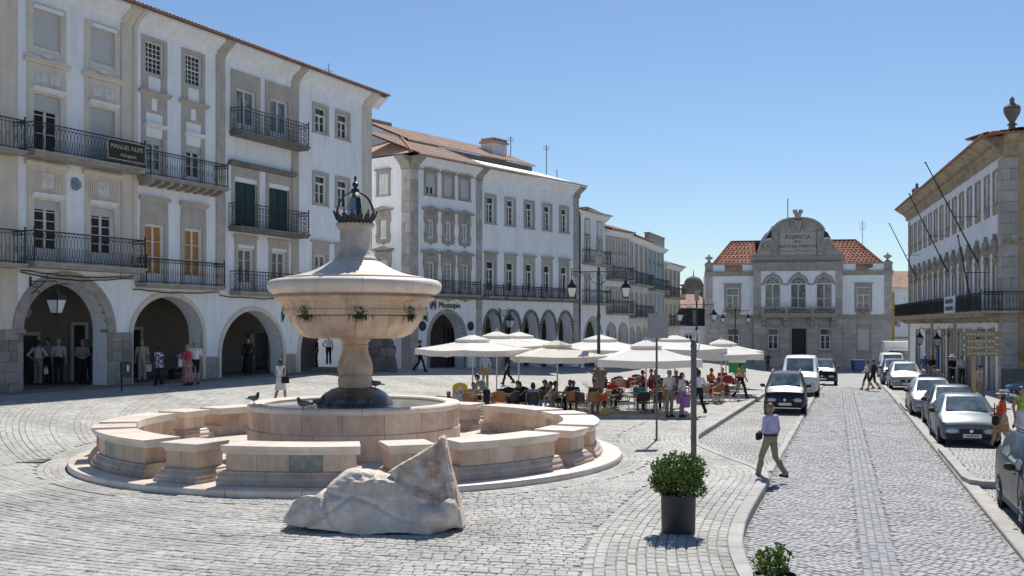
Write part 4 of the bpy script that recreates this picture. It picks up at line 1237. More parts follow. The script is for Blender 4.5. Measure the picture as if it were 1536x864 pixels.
# ---- house with the lawyer's board
r, F = house('white_town_house', 'white and cream arcaded house with a black name board on its upper balcony', LP, LD, -1.0, ZG, group='arcaded houses along the left of the square')
bays = (-2.46, .10)
ops = []
for b in bays: ops += [(b - .6, b + .6, 13.5, 14.85), (b - .58, b + .58, 9.62, 11.78), (b - .57, b + .57, 5.66, 7.95)]
m = F.mb(); wall_grid(m, -3.66, 1.62, 5.05, ZTOP, ops); arcade(m, -3.66, 1.62, ZG - .5, 5.05, [(-3.46, .33, 3.22, 4.98)], depth=.75); m.build('wall', WHITE, r)
body(F, -3.66, 1.62); eaves(F, -3.66, 1.62); arcade_room(F, -3.66, 1.62)
pilaster(F, 1.02, 1.58, 5.2, 15.4, CREAM)
RELIEF = mat('white_relief', (.70, .695, .665), .85, .08, 6, .5, 20)
for bi, b in enumerate(bays):
    F.put('surround', surround(1.2, 1.35, .24, CREAM, sill=False, apron=.3), b, 0, 13.5)
    m = F.mb(); m.box(b - .62, b + .62, -.16, -.05, 14.86, 14.98); m.build('window_hood', WHITE, r)
    add_win(F, b, 13.5, 1.2, 1.35, 1, 2, blind=.97 if bi == 0 else .9)
    m = F.mb(); m.ball((b, -.05, 13.22), .17, 14, 6, (1.5, .3, .8)); m.build('oval_relief', RELIEF, r)
    m = F.mb(); m.box(b - .82, b + .82, -.055, .02, 9.62, 12.86); 
    m = F.mb()
    for s in (-1, 1): m.box(b + s * .58, b + s * .84, -.055, .02, 9.62, 12.88)
    m.box(b - .58, b + .58, -.05, .02, 11.78, 12.88); m.build('surround', CREAM, r)
    m = F.mb(); cornice(m, b - .98, b + .98, 13.06, [(.2, 0), (.2, .05), (.13, .09), (.08, .17)]); m.build('window_cornice', CREAM, r)
    m = F.mb(); cornice(m, b - .70, b + .70, 12.04, [(.22, 0), (.22, .06), (.15, .12), (.07, .17)]); m.build('window_hood', WHITE, r)
    for s in (-1, 1):
        m = F.mb(); m.bevbox(b + s * .30 - .21, b + s * .30 + .21, -.085, -.045, 12.22, 12.62, .015)
        for q in range(8):
            a = q * pi / 4; m.ball((b + s * .30 + .12 * cos(a), -.09, 12.42 + .12 * sin(a)), .05, 6, 4, (1, .5, 1))
        m.ball((b + s * .3, -.09, 12.42), .05, 6, 4); m.build('relief_panel', RELIEF, r)
    if bi == 0: add_win(F, b, 9.62, 1.16, 2.16, 1, 3, blind=.26, glass=DARKIN, panel=.0)
    else: add_win(F, b, 9.62, 1.16, 2.16, 1, 3, blind=.96)
    # lower floor
    m = F.mb()
    for s in (-1, 1): m.box(b + s * .57, b + s * .83, -.055, .02, 5.66, 9.2)
    m.box(b - .57, b + .57, -.05, .02, 7.95, 9.2); m.build('surround', CREAM, r)
    m = F.mb(); cornice(m, b - .95, b + .95, 9.32, [(.16, 0), (.16, .05), (.10, .1), (.06, .16)]); m.build('window_cornice', CREAM, r)
    m = F.mb(); cornice(m, b - .68, b + .68, 8.2, [(.2, 0), (.2, .06), (.13, .12), (.07, .16)]); m.build('window_hood', WHITE, r)
    m = F.mb(); m.bevbox(b - .28, b + .28, -.09, -.045, 8.42, 8.98, .02)
    for q in range(10):
        a = q * pi / 5; m.ball((b + .17 * cos(a), -.095, 8.7 + .17 * sin(a)), .06, 6, 4, (1, .5, 1))
    m.ball((b, -.1, 8.7), .07, 6, 4); m.build('relief_panel', RELIEF, r)
    for s in (-1, 1):
        m = F.mb()
        for q in range(4): m.box(b + s * (.38 + .10 * q) - .035, b + s * (.38 + .10 * q) + .035, -.075, -.045, 8.35, 8.95)
        m.build('fluted_panel', CREAM, r)
    add_win(F, b, 5.66, 1.14, 2.29, 1, 5, panel=.45, blind=.13, glass=GLASS)
m = F.mb(); m.smooth = True
m.add([(-1.17, -.03, 8.95)] + [(-1.17 + .24 * cos(a) * (1 + .15 * cos(3 * a)), -.06 if k % 2 else -.03, 8.72 + .25 * sin(a)) for k, a in enumerate([i * pi / 8 for i in range(16)])] , [(1 + i, 1 + (i + 1) % 16, 0) for i in range(16)][::-1])
m.build('tile_emblem', mat('blue_tile', (.10, .14, .25), .4, .4, 12, col2=(.4, .4, .4)), r)
balcony(F, -3.6, 1.55, 9.62, 10.6, out=.8, th=.2, style=1, slab=STONE, step=.155)
balcony(F, -3.6, 1.55, 5.66, 6.76, out=.8, th=.2, style=1, slab=STONE, step=.155)
m = F.mb(); archivolt(m, -3.46, .33, 3.22, 4.98, .43, 3.22); m.build('archivolt', STONE, r)
m = F.mb(); m.box(.30, .72, -.10, .3, 3.12, 3.24); m.box(-3.74, -3.42, -.10, .3, 3.12, 3.24); m.build('impost', STONE, r)
ashlar(F, .34, 1.60, ZG - .05, 3.12, .36, .62, ASHLAR, out=.06)
ashlar(F, -3.72, -3.47, ZG - .05, 3.12, .36, .6, ASHLAR, out=.06)
for s, z0, z1 in ((.34, ZG + .1, 3.1),):
    pass
shop_door(F, -2.9, -1.9, 3.3, mt=mat('shop_interior', (.035, .04, .035), .5, .4, 2)); shop_door(F, -1.2, .1, 3.0, mt=MATS['shop_interior'])
SIGNG = bpy.data.materials.new('green_shop_sign'); g = NG(SIGNG); g.b.inputs['Base Color'].default_value = (.01, .12, .025, 1); g.b.inputs['Roughness'].default_value = .4
m = F.mb(); m.bevbox(-2.95, -2.05, 3.42, 3.55, 3.42, 3.75, .02); m.build('shop_sign', SIGNG, r)
m = F.mb(); m.smooth = True; cl = F.mb(); cl.M = F.Mx @ Matrix.Translation((-.55, 3.5, 3.95)) @ Matrix.Rotation(pi / 2, 4, 'X'); cl.lathe([(0, 0), (.26, 0), (.27, .05), (.22, .07), (.21, .05), (0, .05)], 24); cl.build('wall_clock', mat('clock_face', (.5, .5, .46), .4, .05, 4), r)
# board with the lawyer's name
BOARD = mat('black_board', (.012, .012, .011), .35, .1, 3); GOLD = mat('gold_lettering', (.52, .43, .24), .45, .05, 5)
p0 = F.Mx @ Vector((.50, -.87, 10.14))
sb = thing('name_board', 'black board with gold lettering hung on the upper balcony rail', 'sign', r.matrix_basis @ p0, F.rz)
m = MB(); m.bevbox(-.94, .94, -.02, .02, -.37, .37, .008); m.build('board', BOARD, sb)
m = MB()
for a, b, c, d in ((-.94, .94, .35, .375), (-.94, .94, -.375, -.35), (-.945, -.92, -.37, .37), (.92, .945, -.37, .37)): m.box(a, b, -.032, .022, c, d)
m.build('border', GOLD, sb)
obj('lettering', textmesh('MANUEL FILIPE', .245, GOLD), sb, (0, -.028, .12)); obj('lettering', textmesh('Advogado', .20, GOLD, shear=.35), sb, (.05, -.028, -.17))
# ---- second house: orange curtains
r, F = house('white_town_house', 'white arcaded house with orange curtains behind the lower balcony doors', LP, LD, 4.0, ZG, group='arcaded houses along the left of the square')
bays = (2.80, 5.05); ops = []
for b in bays: ops += [(b - .5, b + .5, 13.75, 15.03), (b - .48, b + .48, 9.42, 11.12), (b - .54, b + .54, 5.1, 7.56)]
m = F.mb(); wall_grid(m, 1.62, 6.43, 5.0, ZTOP, ops); arcade(m, 1.62, 6.43, ZG - .5, 5.0, [(1.64, 5.60, 3.0, 4.6)], depth=.75); m.build('wall', WHITE, r)
body(F, 1.62, 6.43); eaves(F, 1.62, 6.43); arcade_room(F, 1.62, 6.43)
for bi, b in enumerate(bays):
    m = F.mb()
    for s in (-1, 1): m.box(b + s * .5, b + s * .70, -.045, .02, 13.62, 15.22)
    m.box(b - .5, b + .5, -.045, .02, 15.03, 15.22); m.box(b - .5, b + .5, -.045, .02, 13.62, 13.75)
    for s in (-1, 1): m.box(b + s * .34, b + s * .70, -.04, .02, 13.0, 13.62); m.box(b + s * .17, b + s * .70, -.04, .02, 12.1, 12.84); m.box(b + s * .46, b + s * .70, -.04, .02, 9.42, 12.1)
    m.box(b - .17, b + .17, -.04, .02, 12.1, 12.22); m.box(b - .17, b + .17, -.04, .02, 12.72, 12.84)
    m.build('surround', GREYTRIM if bi else GREYTRIM, r)
    m = F.mb(); m.box(b - .34, b + .34, -.02, .02, 13.05, 13.58); m.box(b - .17, b + .17, -.015, .02, 12.22, 12.72); m.box(b - .46, b + .46, -.02, .02, 11.66, 12.1); m.build('stucco_panel', WHITE, r)
    m = F.mb(); cornice(m, b - .86, b + .86, 13.0, [(.18, 0), (.18, .05), (.10, .10), (.06, .16)]); m.build('window_cornice', GREYTRIM, r)
    m = F.mb(); cornice(m, b - .58, b + .58, 11.66, [(.22, 0), (.22, .06), (.15, .12), (.06, .16)]); m.build('window_hood', WHITE, r)
    add_win(F, b, 13.75, 1.0, 1.28, 4, 6, leaves=1, fr=.05, bar=.028)
    add_win(F, b, 9.42, .96, 1.70, 1, 3, panel=.3, blind=.16, glass=GLASSC if bi == 0 else GLASS)
    m = F.mb()
    for s in (-1, 1): m.box(b + s * .54, b + s * .76, -.045, .02, 5.1, 7.8); m.box(b + s * .64, b + s * .74, -.05, .02, 7.8, 8.5)
    m.box(b - .54, b + .54, -.045, .02, 7.56, 7.8); m.box(b - .64, b + .64, -.04, .02, 7.8, 8.5)
    for z in (7.9, 8.32): m.box(b - .5, b + .5, -.06, -.03, z, z + .05)
    m.build('surround', GREYTRIM, r)
    m = F.mb(); cornice(m, b - .84, b + .84, 8.66, [(.16, 0), (.16, .05), (.1, .1), (.06, .16)]); m.build('window_cornice', GREYTRIM, r)
    add_win(F, b, 5.1, 1.08, 2.46, 1, 3, panel=.35, glass=ORANGEBLIND)
balcony(F, 1.86, 6.36, 9.42, 10.42, out=.8, th=.14, style=0, brackets=9)
balcony(F, 1.80, 6.34, 5.1, 6.1, out=.62, th=.16, style=0)
m = F.mb(); archivolt(m, 1.64, 5.60, 3.0, 4.6, .2, ZG); m.build('archivolt', CREAM, r)
m = F.mb(); m.box(5.80, 6.42, -.07, .3, ZG - .2, 2.02); m.build('pier_base', STONE, r)
pilaster(F, 1.62, 1.84, 5.2, 15.4, CREAM)
shop_door(F, 1.9, 2.5, 3.4, mt=DARKIN); shop_door(F, 3.1, 4.15, 3.35, mt=BROWNWOOD, frame=STONED); shop_door(F, 5.0, 5.6, 3.2, mt=DARKIN)
m = F.mb(); m.box(2.95, 4.3, 3.55, 3.68, 3.7, 4.3); m.build('shop_board', BOARD, r)
m = F.mb()
for k in range(4): m.prism([(2.95 + .04, 4.12), (2.95 + .45, 4.18), (2.95 + .45, 4.24), (2.95 + .04, 4.2)], 'y', 1.2, 1.35); break
m = F.mb(); m.tube([(3.0, 1.4, 4.94), (3.0, 1.4, 4.55)], .025, 6); m.ball((3.0, 1.4, 4.5), .1, 8, 6)
for k in range(4):
    a = k * pi / 2 + .5; m.add([(3 + .08 * cos(a), 1.4 + .08 * sin(a), 4.5), (3 + .65 * cos(a - .1), 1.4 + .65 * sin(a - .1), 4.48), (3 + .65 * cos(a + .12), 1.4 + .65 * sin(a + .12), 4.53)], [(0, 1, 2)])
m.build('ceiling_fan', WHITE, r)
# ---- third house: dark green doors
r, F = house('white_town_house', 'white arcaded house with tall dark green doors on its middle balcony', LP, LD, 9.3, ZG, group='arcaded houses along the left of the square')
bays = (8.42, 10.80); ops = []
for b in bays: ops += [(b - .68, b + .68, 12.18, 14.24), (b - .76, b + .76, 7.88, 9.95), (b - .54, b + .54, 4.95, 6.95)]
m = F.mb(); wall_grid(m, 6.43, 12.2, 4.9, ZTOP, ops); arcade(m, 6.43, 12.2, ZG - .5, 4.9, [(6.78, 11.12, 2.05, 4.08)], depth=.75); m.build('wall', WHITE, r)
body(F, 6.43, 12.2); eaves(F, 6.43, 12.2); arcade_room(F, 6.43, 12.2)
pilaster(F, 6.45, 7.0, 5.0, 15.4, GREYTRIM); pilaster(F, 11.78, 12.3, 5.0, 15.4, GREYTRIM)
for bi, b in enumerate(bays):
    m = F.mb()
    for s in (-1, 1): m.box(b + s * .68, b + s * 1.0, -.06, .02, 12.18, 15.0)
    m.box(b - .68, b + .68, -.055, .02, 14.24, 15.0); m.build('surround', GREYTRIM, r)
    add_win(F, b, 12.18, 1.36, 2.06, 1, 2, panel=.4, frame=WOODW, glass=GLASSC)
    m = F.mb()
    for s in (-1, 1): m.box(b + s * .76, b + s * .95, -.05, .02, 7.88, 10.62)
    m.box(b - .76, b + .76, -.05, .02, 10.16, 10.62); m.build('surround', GREYTRIM, r)
    m = F.mb(); m.box(b - .76, b + .76, -.03, .03, 9.95, 10.16); m.build('lintel', WHITE, r)
    m = F.mb(); 
    for s in (0, 1):
        a, c = b - .74 + s * .75, b - .02 + s * .75
        m.box(a, c, .06, .10, 7.9, 9.93)
        for k in range(3): m.box(a + .1, c - .1, .045, .06, 8.0 + .63 * k, 8.55 + .63 * k)
    m.build('shutter', GREENDOOR, r)
    m = F.mb()
    for s in (-1, 1): m.box(b + s * .54, b + s * .74, -.05, .02, 4.95, 7.4)
    m.box(b - .54, b + .54, -.05, .02, 7.08, 7.4); m.build('surround', GREYTRIM, r)
    m = F.mb(); m.box(b - .54, b + .54, -.06, .03, 6.95, 7.08); m.build('lintel', WHITE, r)
    m = F.mb(); cornice(m, b - .82, b + .82, 7.5, [(.12, 0), (.12, .05), (.06, .1)]); m.build('window_cornice', GREYTRIM, r)
    add_win(F, b, 4.95, 1.08, 2.0, 1, 3, panel=.35, glass=mat('louvred_inside', (.22, .2, .17), .6, .3, 14))
m = F.mb(); cornice(m, 7.25, 11.95, 10.86, [(.28, 0), (.28, .07), (.18, .13), (.08, .22)]); m.build('window_cornice', STONED, r)
balcony(F, 7.38, 12.24, 12.16, 13.22, out=.72, th=.2, style=2, slab=STONED, step=.19)
balcony(F, 7.30, 12.24, 7.86, 8.9, out=.72, th=.2, style=2, slab=STONED, step=.19)
balcony(F, 7.38, 11.72, 4.93, 5.85, out=.6, th=.16, style=2, step=.19)
m = F.mb(); archivolt(m, 6.78, 11.12, 2.05, 4.08, .2, ZG); m.build('archivolt', CREAM, r)
m = F.mb(); m.box(6.44, 6.60, -.07, .3, ZG - .2, 2.0); m.box(11.31, 12.1, -.07, .3, ZG - .2, 2.0); m.build('pier_base', STONE, r)
shop_door(F, 9.2, 10.3, 3.1, mt=DARKIN, frame=STONED)
m = F.mb(); m.box(9.35, 9.95, 3.58, 3.62, 2.0, 2.9); m.build('door_glass', GLASS, r)
# ---- corner house
r, F = house('white_town_house', 'white corner house with paired small windows and a cream corner strip', LP, LD, 15.4, ZG, group='arcaded houses along the left of the square')
bays = (14.14, 16.07); ops = []
for b in bays: ops += [(b - .48, b + .48, 13.2, 14.5), (b - .48, b + .48, 9.55, 11.03), (b - .5, b + .5, 5.1, 7.0)]
m = F.mb(); wall_grid(m, 12.2, 18.72, 4.9, ZTOP, ops); arcade(m, 12.2, 18.72, ZG - .5, 4.9, [(12.45, 17.4, 2.0, 4.15)], depth=.75)
m.quad((18.72, 0, 4.9), (18.72, 12, 4.9), (18.72, 12, ZTOP), (18.72, 0, ZTOP)); m.build('wall', WHITE, r)
body(F, 12.2, 18.72); eaves(F, 12.2, 19.5); arcade_room(F, 12.2, 18.72)
m = F.mb(); m.add([(19.5, -.80, 16.09), (19.5, 11, 16.09), (18.9, 5.5, 18.15)], [(0, 1, 2)]); m.box(18.74, 19.3, -.6, 11, 15.95, 16.05); m.build('roof_hip', TILE, r)
pilaster(F, 17.92, 18.715, ZG, 15.4, CREAM)
m = F.mb(); m.box(18.69, 18.735, -.07, .6, ZG, 15.4); m.build('corner_strip', CREAM, r)
for bi, b in enumerate(bays):
    for z, h in ((13.2, 1.3), (9.55, 1.48)):
        F.put('surround', surround(.96, h, .2, GREYTRIM, sill=True), b, 0, z)
        add_win(F, b, z, .96, h, 1, 2, transom=.38, frame=WOODW)
    m = F.mb()
    for s in (-1, 1): m.box(b + s * .5, b + s * .7, -.05, .02, 5.1, 7.55)
    m.box(b - .5, b + .5, -.05, .02, 7.0, 7.55); m.build('surround', GREYTRIM, r)
    m = F.mb(); cornice(m, b - .84, b + .84, 7.7, [(.14, 0), (.14, .05), (.06, .1)]); m.build('window_cornice', GREYTRIM, r)
    add_win(F, b, 5.1, 1.0, 1.9, 1, 3, glass=GLASSC)
balcony(F, 13.2, 17.2, 5.08, 6.0, out=.55, th=.15, style=0)
m = F.mb(); archivolt(m, 12.45, 17.4, 2.0, 4.15, .2, ZG); m.build('archivolt', CREAM, r)
shop_door(F, 13.4, 14.4, 3.0, mt=GLASS, frame=STONED); shop_door(F, 15.2, 17.0, 3.2, mt=MATS['shop_interior'], frame=STONED)
m = F.mb(); m.bevbox(12.9, 13.25, 3.5, 3.6, 2.0, 3.0, .02); m.build('framed_poster', mat('poster_paper', (.35, .34, .30), .6, .4, 9), r)
m = F.mb(); m.tube([(19.0, 3, 16.2), (19.0, 3, 18.2)], .02, 5); m.box(18.6, 19.4, 2.99, 3.01, 17.8, 17.82); m.build('roof_antenna', IRON, r)
# rough stone buttress at the corner
bx, by = -7.75, 55.2
bt = thing('buttress', 'rough stone buttress with a sloping side, behind the fountain stem', 'buttress', (bx, by, gz(bx, by) - .1))
z = 0.0
for k in range(9):
    h = .46; w0 = 1.55 - .20 * z; n = 3 if k % 2 else 2
    for i in range(n):
        a = w0 * i / n; b = w0 * (i + 1) / n
        t = .20 * h if i == n - 1 else 0
        m = MB(); m.add([(a + .006, 0, z + .006), (b - .006, 0, z + .006), (b - .006 - t, 0, z + h - .006), (a + .006, 0, z + h - .006), (a + .006, 1.3, z + .006), (b - .006, 1.3, z + .006), (b - .006 - t, 1.3, z + h - .006), (a + .006, 1.3, z + h - .006)], [(0, 1, 2, 3), (5, 4, 7, 6), (1, 5, 6, 2), (4, 0, 3, 7), (3, 2, 6, 7), (4, 5, 1, 0)])
        m.build('stone_block', RUBBLE, bt, (0, random.uniform(-.03, .03), 0))
    z += h
# lantern on its scroll bracket
q = F.Mx @ Vector((0, 0, 0))
Lx = lambda u, v=0: (LP[0] + LD[0] * u - LD[1] * v, LP[1] + LD[1] * u + LD[0] * v)
x, y = Lx(-3.15, 0.0)
lantern('wall_lantern', 'black lantern on a scrolled bracket between the first two arches at the left', 'wall lanterns', (x, y, 4.35), atan2(LD[1], LD[0]) + .2, arm=.95, s=1.15)
# cables sagging under the balconies
m = MB()
for u0, u1, z, sag in ((-3.6, 1.6, 5.36, .12), (1.6, 6.6, 4.86, .10), (6.6, 12.0, 4.72, .08), (-3.6, 1.6, 5.30, .2), (12, 18.5, 4.75, .08)):
    m.tube([(Lx(u0 + (u1 - u0) * t / 12, -.07)[0], Lx(u0 + (u1 - u0) * t / 12, -.07)[1], z - sag * (1 - (t / 6 - 1) ** 2) + random.uniform(-.03, .03)) for t in range(13)], .022, 5)
tag(m.build('wall_cable', IRON), 'dark cables sagging along the wall under the first floor balconies', 'cable')
# ------------------------------------------------------------------ bank house with pointed arch and five small arches
MP, MD = (-1.87, 66.0), (.756, 1.0)
r, F = house('bank_house', 'white house with grey granite corner strips, pointed arch and five small arches', MP, MD, 2.2, .9)
UC = -6.76
ZE = 13.35
cb = (-5.02, -3.40, -1.83); rb = (.79, 2.90, 5.02, 7.12, 9.22)
ops = []
for b in cb: ops += [(b - .42, b + .42, 11.2, 12.5), (b - .30, b + .30, 8.65, 9.75), (b - .36, b + .36, 5.25, 7.2)]
for b in rb: ops += [(b - .42, b + .42, 9.96, 11.68), (b - .44, b + .44, 5.22, 7.55)]
m = F.mb(); wall_grid(m, UC, 11.1, 5.1, ZE, ops)
arcade(m, UC, -.68, .4, 5.1, [(-5.1, -1.82, 2.4, 4.2)], depth=.8, point=1.0)
arcade(m, -.68, 11.1, .4, 5.1, [(b - .86, b + .86, 2.95, 4.28) for b in (1.03, 3.12, 5.22, 7.3, 9.4)], depth=.8)
m.quad((11.1, 0, .4), (11.1, 9, .4), (11.1, 9, ZE), (11.1, 0, ZE)); m.build('wall', WHITE, r)
m = F.mb(); m.box(UC + .02, 11.08, .4, 10, 5.2, ZE); m.box(UC + .02, 11.08, 3.4, 10, .2, 5.2); m.build('house_body', WHITE2, r)
for a_ in (UC + .01, 10.7):
    m = F.mb(); m.box(a_, a_ + .39, .3, 3.4, .3, 5.2); m.build('arcade_end', STONED, r)
m = F.mb(); m.quad((UC, 3.38, .5), (11.1, 3.38, .5), (11.1, 3.38, 5.15), (UC, 3.38, 5.15)); m.quad((11.1, .02, 5.12), (UC, .02, 5.12), (UC, 3.38, 5.12), (11.1, 3.38, 5.12)); m.build('arcade_wall', STONED, r)  # dark granite colour here paints in the shade inside the arcade
for u0, u1, z1 in ((-4.4, -2.6, 3.4), (.3, 1.5, 3.2), (2.7, 3.5, 3.2), (4.6, 5.8, 3.2), (6.9, 7.8, 3.2), (8.9, 9.9, 3.2)): shop_door(F, u0, u1, z1, vb=3.34, z0=.6, mt=DARKIN, frame=STONED)
m = F.mb(); m.box(-1.5, -1.42, 1.5, 1.52, .6, 5.1); m.build('arcade_partition', PLASTER_IN, r)
def stonestrip(name, u0, u1, z0, z1, mt=BANKST, out=.06):
    ashlar(F, u0, u1, z0, z1, .62, u1 - u0, mt, out=out)
stonestrip('corner', UC + .002, UC + .62, .6, 12.6); stonestrip('strip', -.68, -.10, .6, 12.6); stonestrip('strip', 10.42, 11.08, .6, 12.6)
SKY_STONE = STONE
m = F.mb(); cornice(m, UC, 11.12, ZE, [(.60, 0), (.60, .08), (.5, .16), (.36, .26), (.24, .36), (.14, .46), (.08, .50), (.08, .56), (.04, .60)]); m.build('cornice', WHITE, r)
for a, b in ((UC - .01, UC + .64), (-.70, -.08), (10.40, 11.14)):
    m = F.mb(); cornice(m, a, b, ZE - .002, [(.66, 0), (.66, .09), (.56, .17), (.42, .27), (.30, .37), (.18, .47), (.12, .54), (.12, .74)]); m.build('cornice_block', STONE, r)
# scroll frieze under the eaves of the corner block
m = F.mb()
for k in range(24):
    u = UC + .8 + k * .22
    m.tube([(u + .10 * cos(t), -.03, 12.68 + .07 * sin(t)) for t in [q * .9 for q in range(6)]], .02, 4)
tag(m.build('scroll_frieze', STONE, r), kind='stuff')
ORN = []
def ornate(w, h, key):
    """stone frame with waisted sides, scrolled apron and a broken hood"""
    if key in WC: return WC[key]
    m = MB(); W = w / 2; b = .28
    for s in (-1, 1):
        pts = [(W, -.05), (W + b * .9, -.12), (W + b * 1.1, .15), (W + b * .8, h * .3), (W + b * .75, h * .7), (W + b * 1.15, h * .95), (W + b * 1.1, h + .1), (W + b * .95, h + .55), (W, h + .55)]
        m.prism([(s * p[0], p[1]) for p in (pts if s > 0 else pts)], 'y', -.07, .02)
    m.prism([(-W - .2, h + .0), (W + .2, h + .0), (W + .2, h + .56), (-W - .2, h + .56)], 'y', -.06, .02) if False else m.box(-W, W, -.065, .02, h, h + .55)
    m.prism([(-W - .28, -.08), (W + .28, -.08), (W + .22, -.28), (.1, -.34), (0, -.42), (-.1, -.34), (-W - .22, -.28)], 'y', -.08, .02)
    m.prism([(-W - b - .20, h + .55), (W + b + .20, h + .55), (W + b + .24, h + .64), (.25, h + .72), (0, h + .80), (-.25, h + .72), (-W - b - .24, h + .64)], 'y', -.20, .02)
    for s in (-1, 1): m.ball((s * .2, -.06, h + .28), .13, 8, 5, (1, .4, 1))
    m.ball((0, -.07, h + .36), .11, 8, 5, (1, .5, 1.3))
    WC[key] = m.mesh('surround', STONE); return WC[key]
def cornerbay(F, b, bal=False):
    F.put('surround', surround(.84, 1.3, .16, STONE, hood=.06, out=.06, sill=True, apron=.0), b, 0, 11.2)
    add_win(F, b, 11.2, .84, 1.3, 1, 2, blind=.96 if b != cb[0] else .6)
    F.put('surround', ornate(.6, 1.1, 'O1'), b, 0, 8.65); add_win(F, b, 8.65, .6, 1.1, 2, 4, bar=.03, fr=.04)
    F.put('surround', ornate(.72, 1.95, 'O2'), b, 0, 5.25); add_win(F, b, 5.25, .72, 1.95, 2, 5, panel=.3, bar=.03, fr=.04)
for b in cb: cornerbay(F, b)
for b in rb:
    F.put('surround', surround(.84, 1.72, .19, BANKST, sill=True), b, 0, 9.96); add_win(F, b, 9.96, .84, 1.72, 1, 3, transom=.42, bar=.03, v=.16)
    F.put('surround', surround(.88, 2.33, .2, BANKST, hood=.08, hoodz=.25, sill=False), b, 0, 5.22); add_win(F, b, 5.22, .88, 2.33, 1, 2, transom=.5, panel=.35, bar=.03, v=.16)
    bb = balcony(F, b - .78, b + .78, 5.25, 5.98, out=.5, th=.1, style=2, step=.16)
m = F.mb(); cornice(m, UC - .05, 11.15, 5.2, [(.18, 0), (.18, .06), (.1, .14), (.04, .18)]); m.build('string_course', STONED, r)
balcony(F, -6.3, -1.0, 5.28, 6.1, out=.65, th=.12, style=2, step=.2)
for b in (1.03, 3.12, 5.22, 7.3, 9.4):
    m = F.mb(); archivolt(m, b - .86, b + .86, 2.95, 4.28, .20, None, out=.06); m.build('archivolt', STONED, r)
for a, b in [(-.06, .16)] + [(x + .865, x + 2.09 - .865 + (0.0)) for x in (1.03, 3.12, 5.22, 7.3)] + [(10.27, 10.42)]:
    ashlar(F, a, b, .6, 2.95, .42, .9, ASHLAR, out=.05)
m = F.mb(); archivolt(m, -5.1, -1.82, 2.4, 4.2, .22, .6, out=.05, point=1.0); m.build('archivolt', STONE, r)
for u in (-5.75, -1.25):
    m = F.mb(); m.M = F.Mx @ Matrix.Translation((u, -.01, 3.35)) @ Matrix.Rotation(pi / 2, 4, 'X'); m.lathe([(0, 0.0), (.29, 0), (.29, .05), (.25, .06), (.24, .03), (0, .03)], 24); m.build('round_plaque', mat('dark_green_plaque', (.015, .035, .028), .5, .2, 4), r)
# lettering of the bank
LET = mat('dark_letters', (.06, .06, .062), .5, 0)
p = F.Mx @ Vector((-3.25, -.03, 4.62)); obj('lettering', textmesh('Montepio', .52, LET, extr=.02), r, p, 0)
m = F.mb()
m.box(-5.05, -4.53, -.04, .0, 4.36, 4.40); m.box(-5.05, -4.53, -.04, .0, 4.84, 4.88); m.box(-5.05, -5.01, -.04, 0, 4.40, 4.84); m.box(-4.57, -4.53, -.04, 0, 4.40, 4.84)
m.prism([(-4.95, 4.45), (-4.85, 4.45), (-4.80, 4.66), (-4.72, 4.6), (-4.68, 4.45), (-4.62, 4.45), (-4.64, 4.78), (-4.8, 4.82), (-4.92, 4.72)], 'y', -.04, 0)
m.build('bank_logo', LET, r)
# flank
dn = hypot(*MD); ux, uy = MD[0] / dn, MD[1] / dn
CP = (MP[0] + ux * UC, MP[1] + uy * UC)
FD = (uy, -ux)
G = Fac(r, (CP[0] - FD[0] * 9, CP[1] - FD[1] * 9), FD)
fops = [(6.5, 7.1, 8.65, 9.75), (6.44, 7.16, 5.4, 7.3), (6.38, 7.22, 11.2, 12.5), (3.5, 4.1, 8.65, 9.75), (3.38, 4.22, 11.2, 12.5)]
m = G.mb(); wall_grid(m, 0, 9, .4, ZE, fops); m.build('side_wall', WHITE, r)
for u in (6.8, 3.8):
    G.put('surround', surround(.84, 1.3, .16, STONE, hood=.06, out=.06, sill=True, apron=.0), u, 0, 11.2); add_win(G, u, 11.2, .84, 1.3, 1, 2, blind=.97)
    G.put('surround', ornate(.6, 1.1, 'O1'), u, 0, 8.65); add_win(G, u, 8.65, .6, 1.1, 3, 4, leaves=1, bar=.03, fr=.04)
G.put('surround', ornate(.72, 1.95, 'O2'), 6.8, 0, 5.4); add_win(G, 6.8, 5.4, .72, 1.95, 2, 4, bar=.03, fr=.04)
m = G.mb(); cornice(m, 0, 9.0, ZE - .003, [(.60, 0), (.60, .08), (.5, .16), (.36, .26), (.24, .36), (.14, .46), (.08, .50), (.08, .56), (.04, .60)]); m.build('cornice', WHITE, r)
F_ = F; F = G
ashlar(G, 8.3, 8.997, .6, 12.6, .62, .7, BANKST, out=.06)
F = F_
m = G.mb(); cornice(m, 8.28, 9.02, ZE - .004, [(.66, 0), (.66, .09), (.56, .17), (.42, .27), (.30, .37), (.18, .47), (.12, .54), (.12, .74)]); m.build('cornice_block', STONE, r)
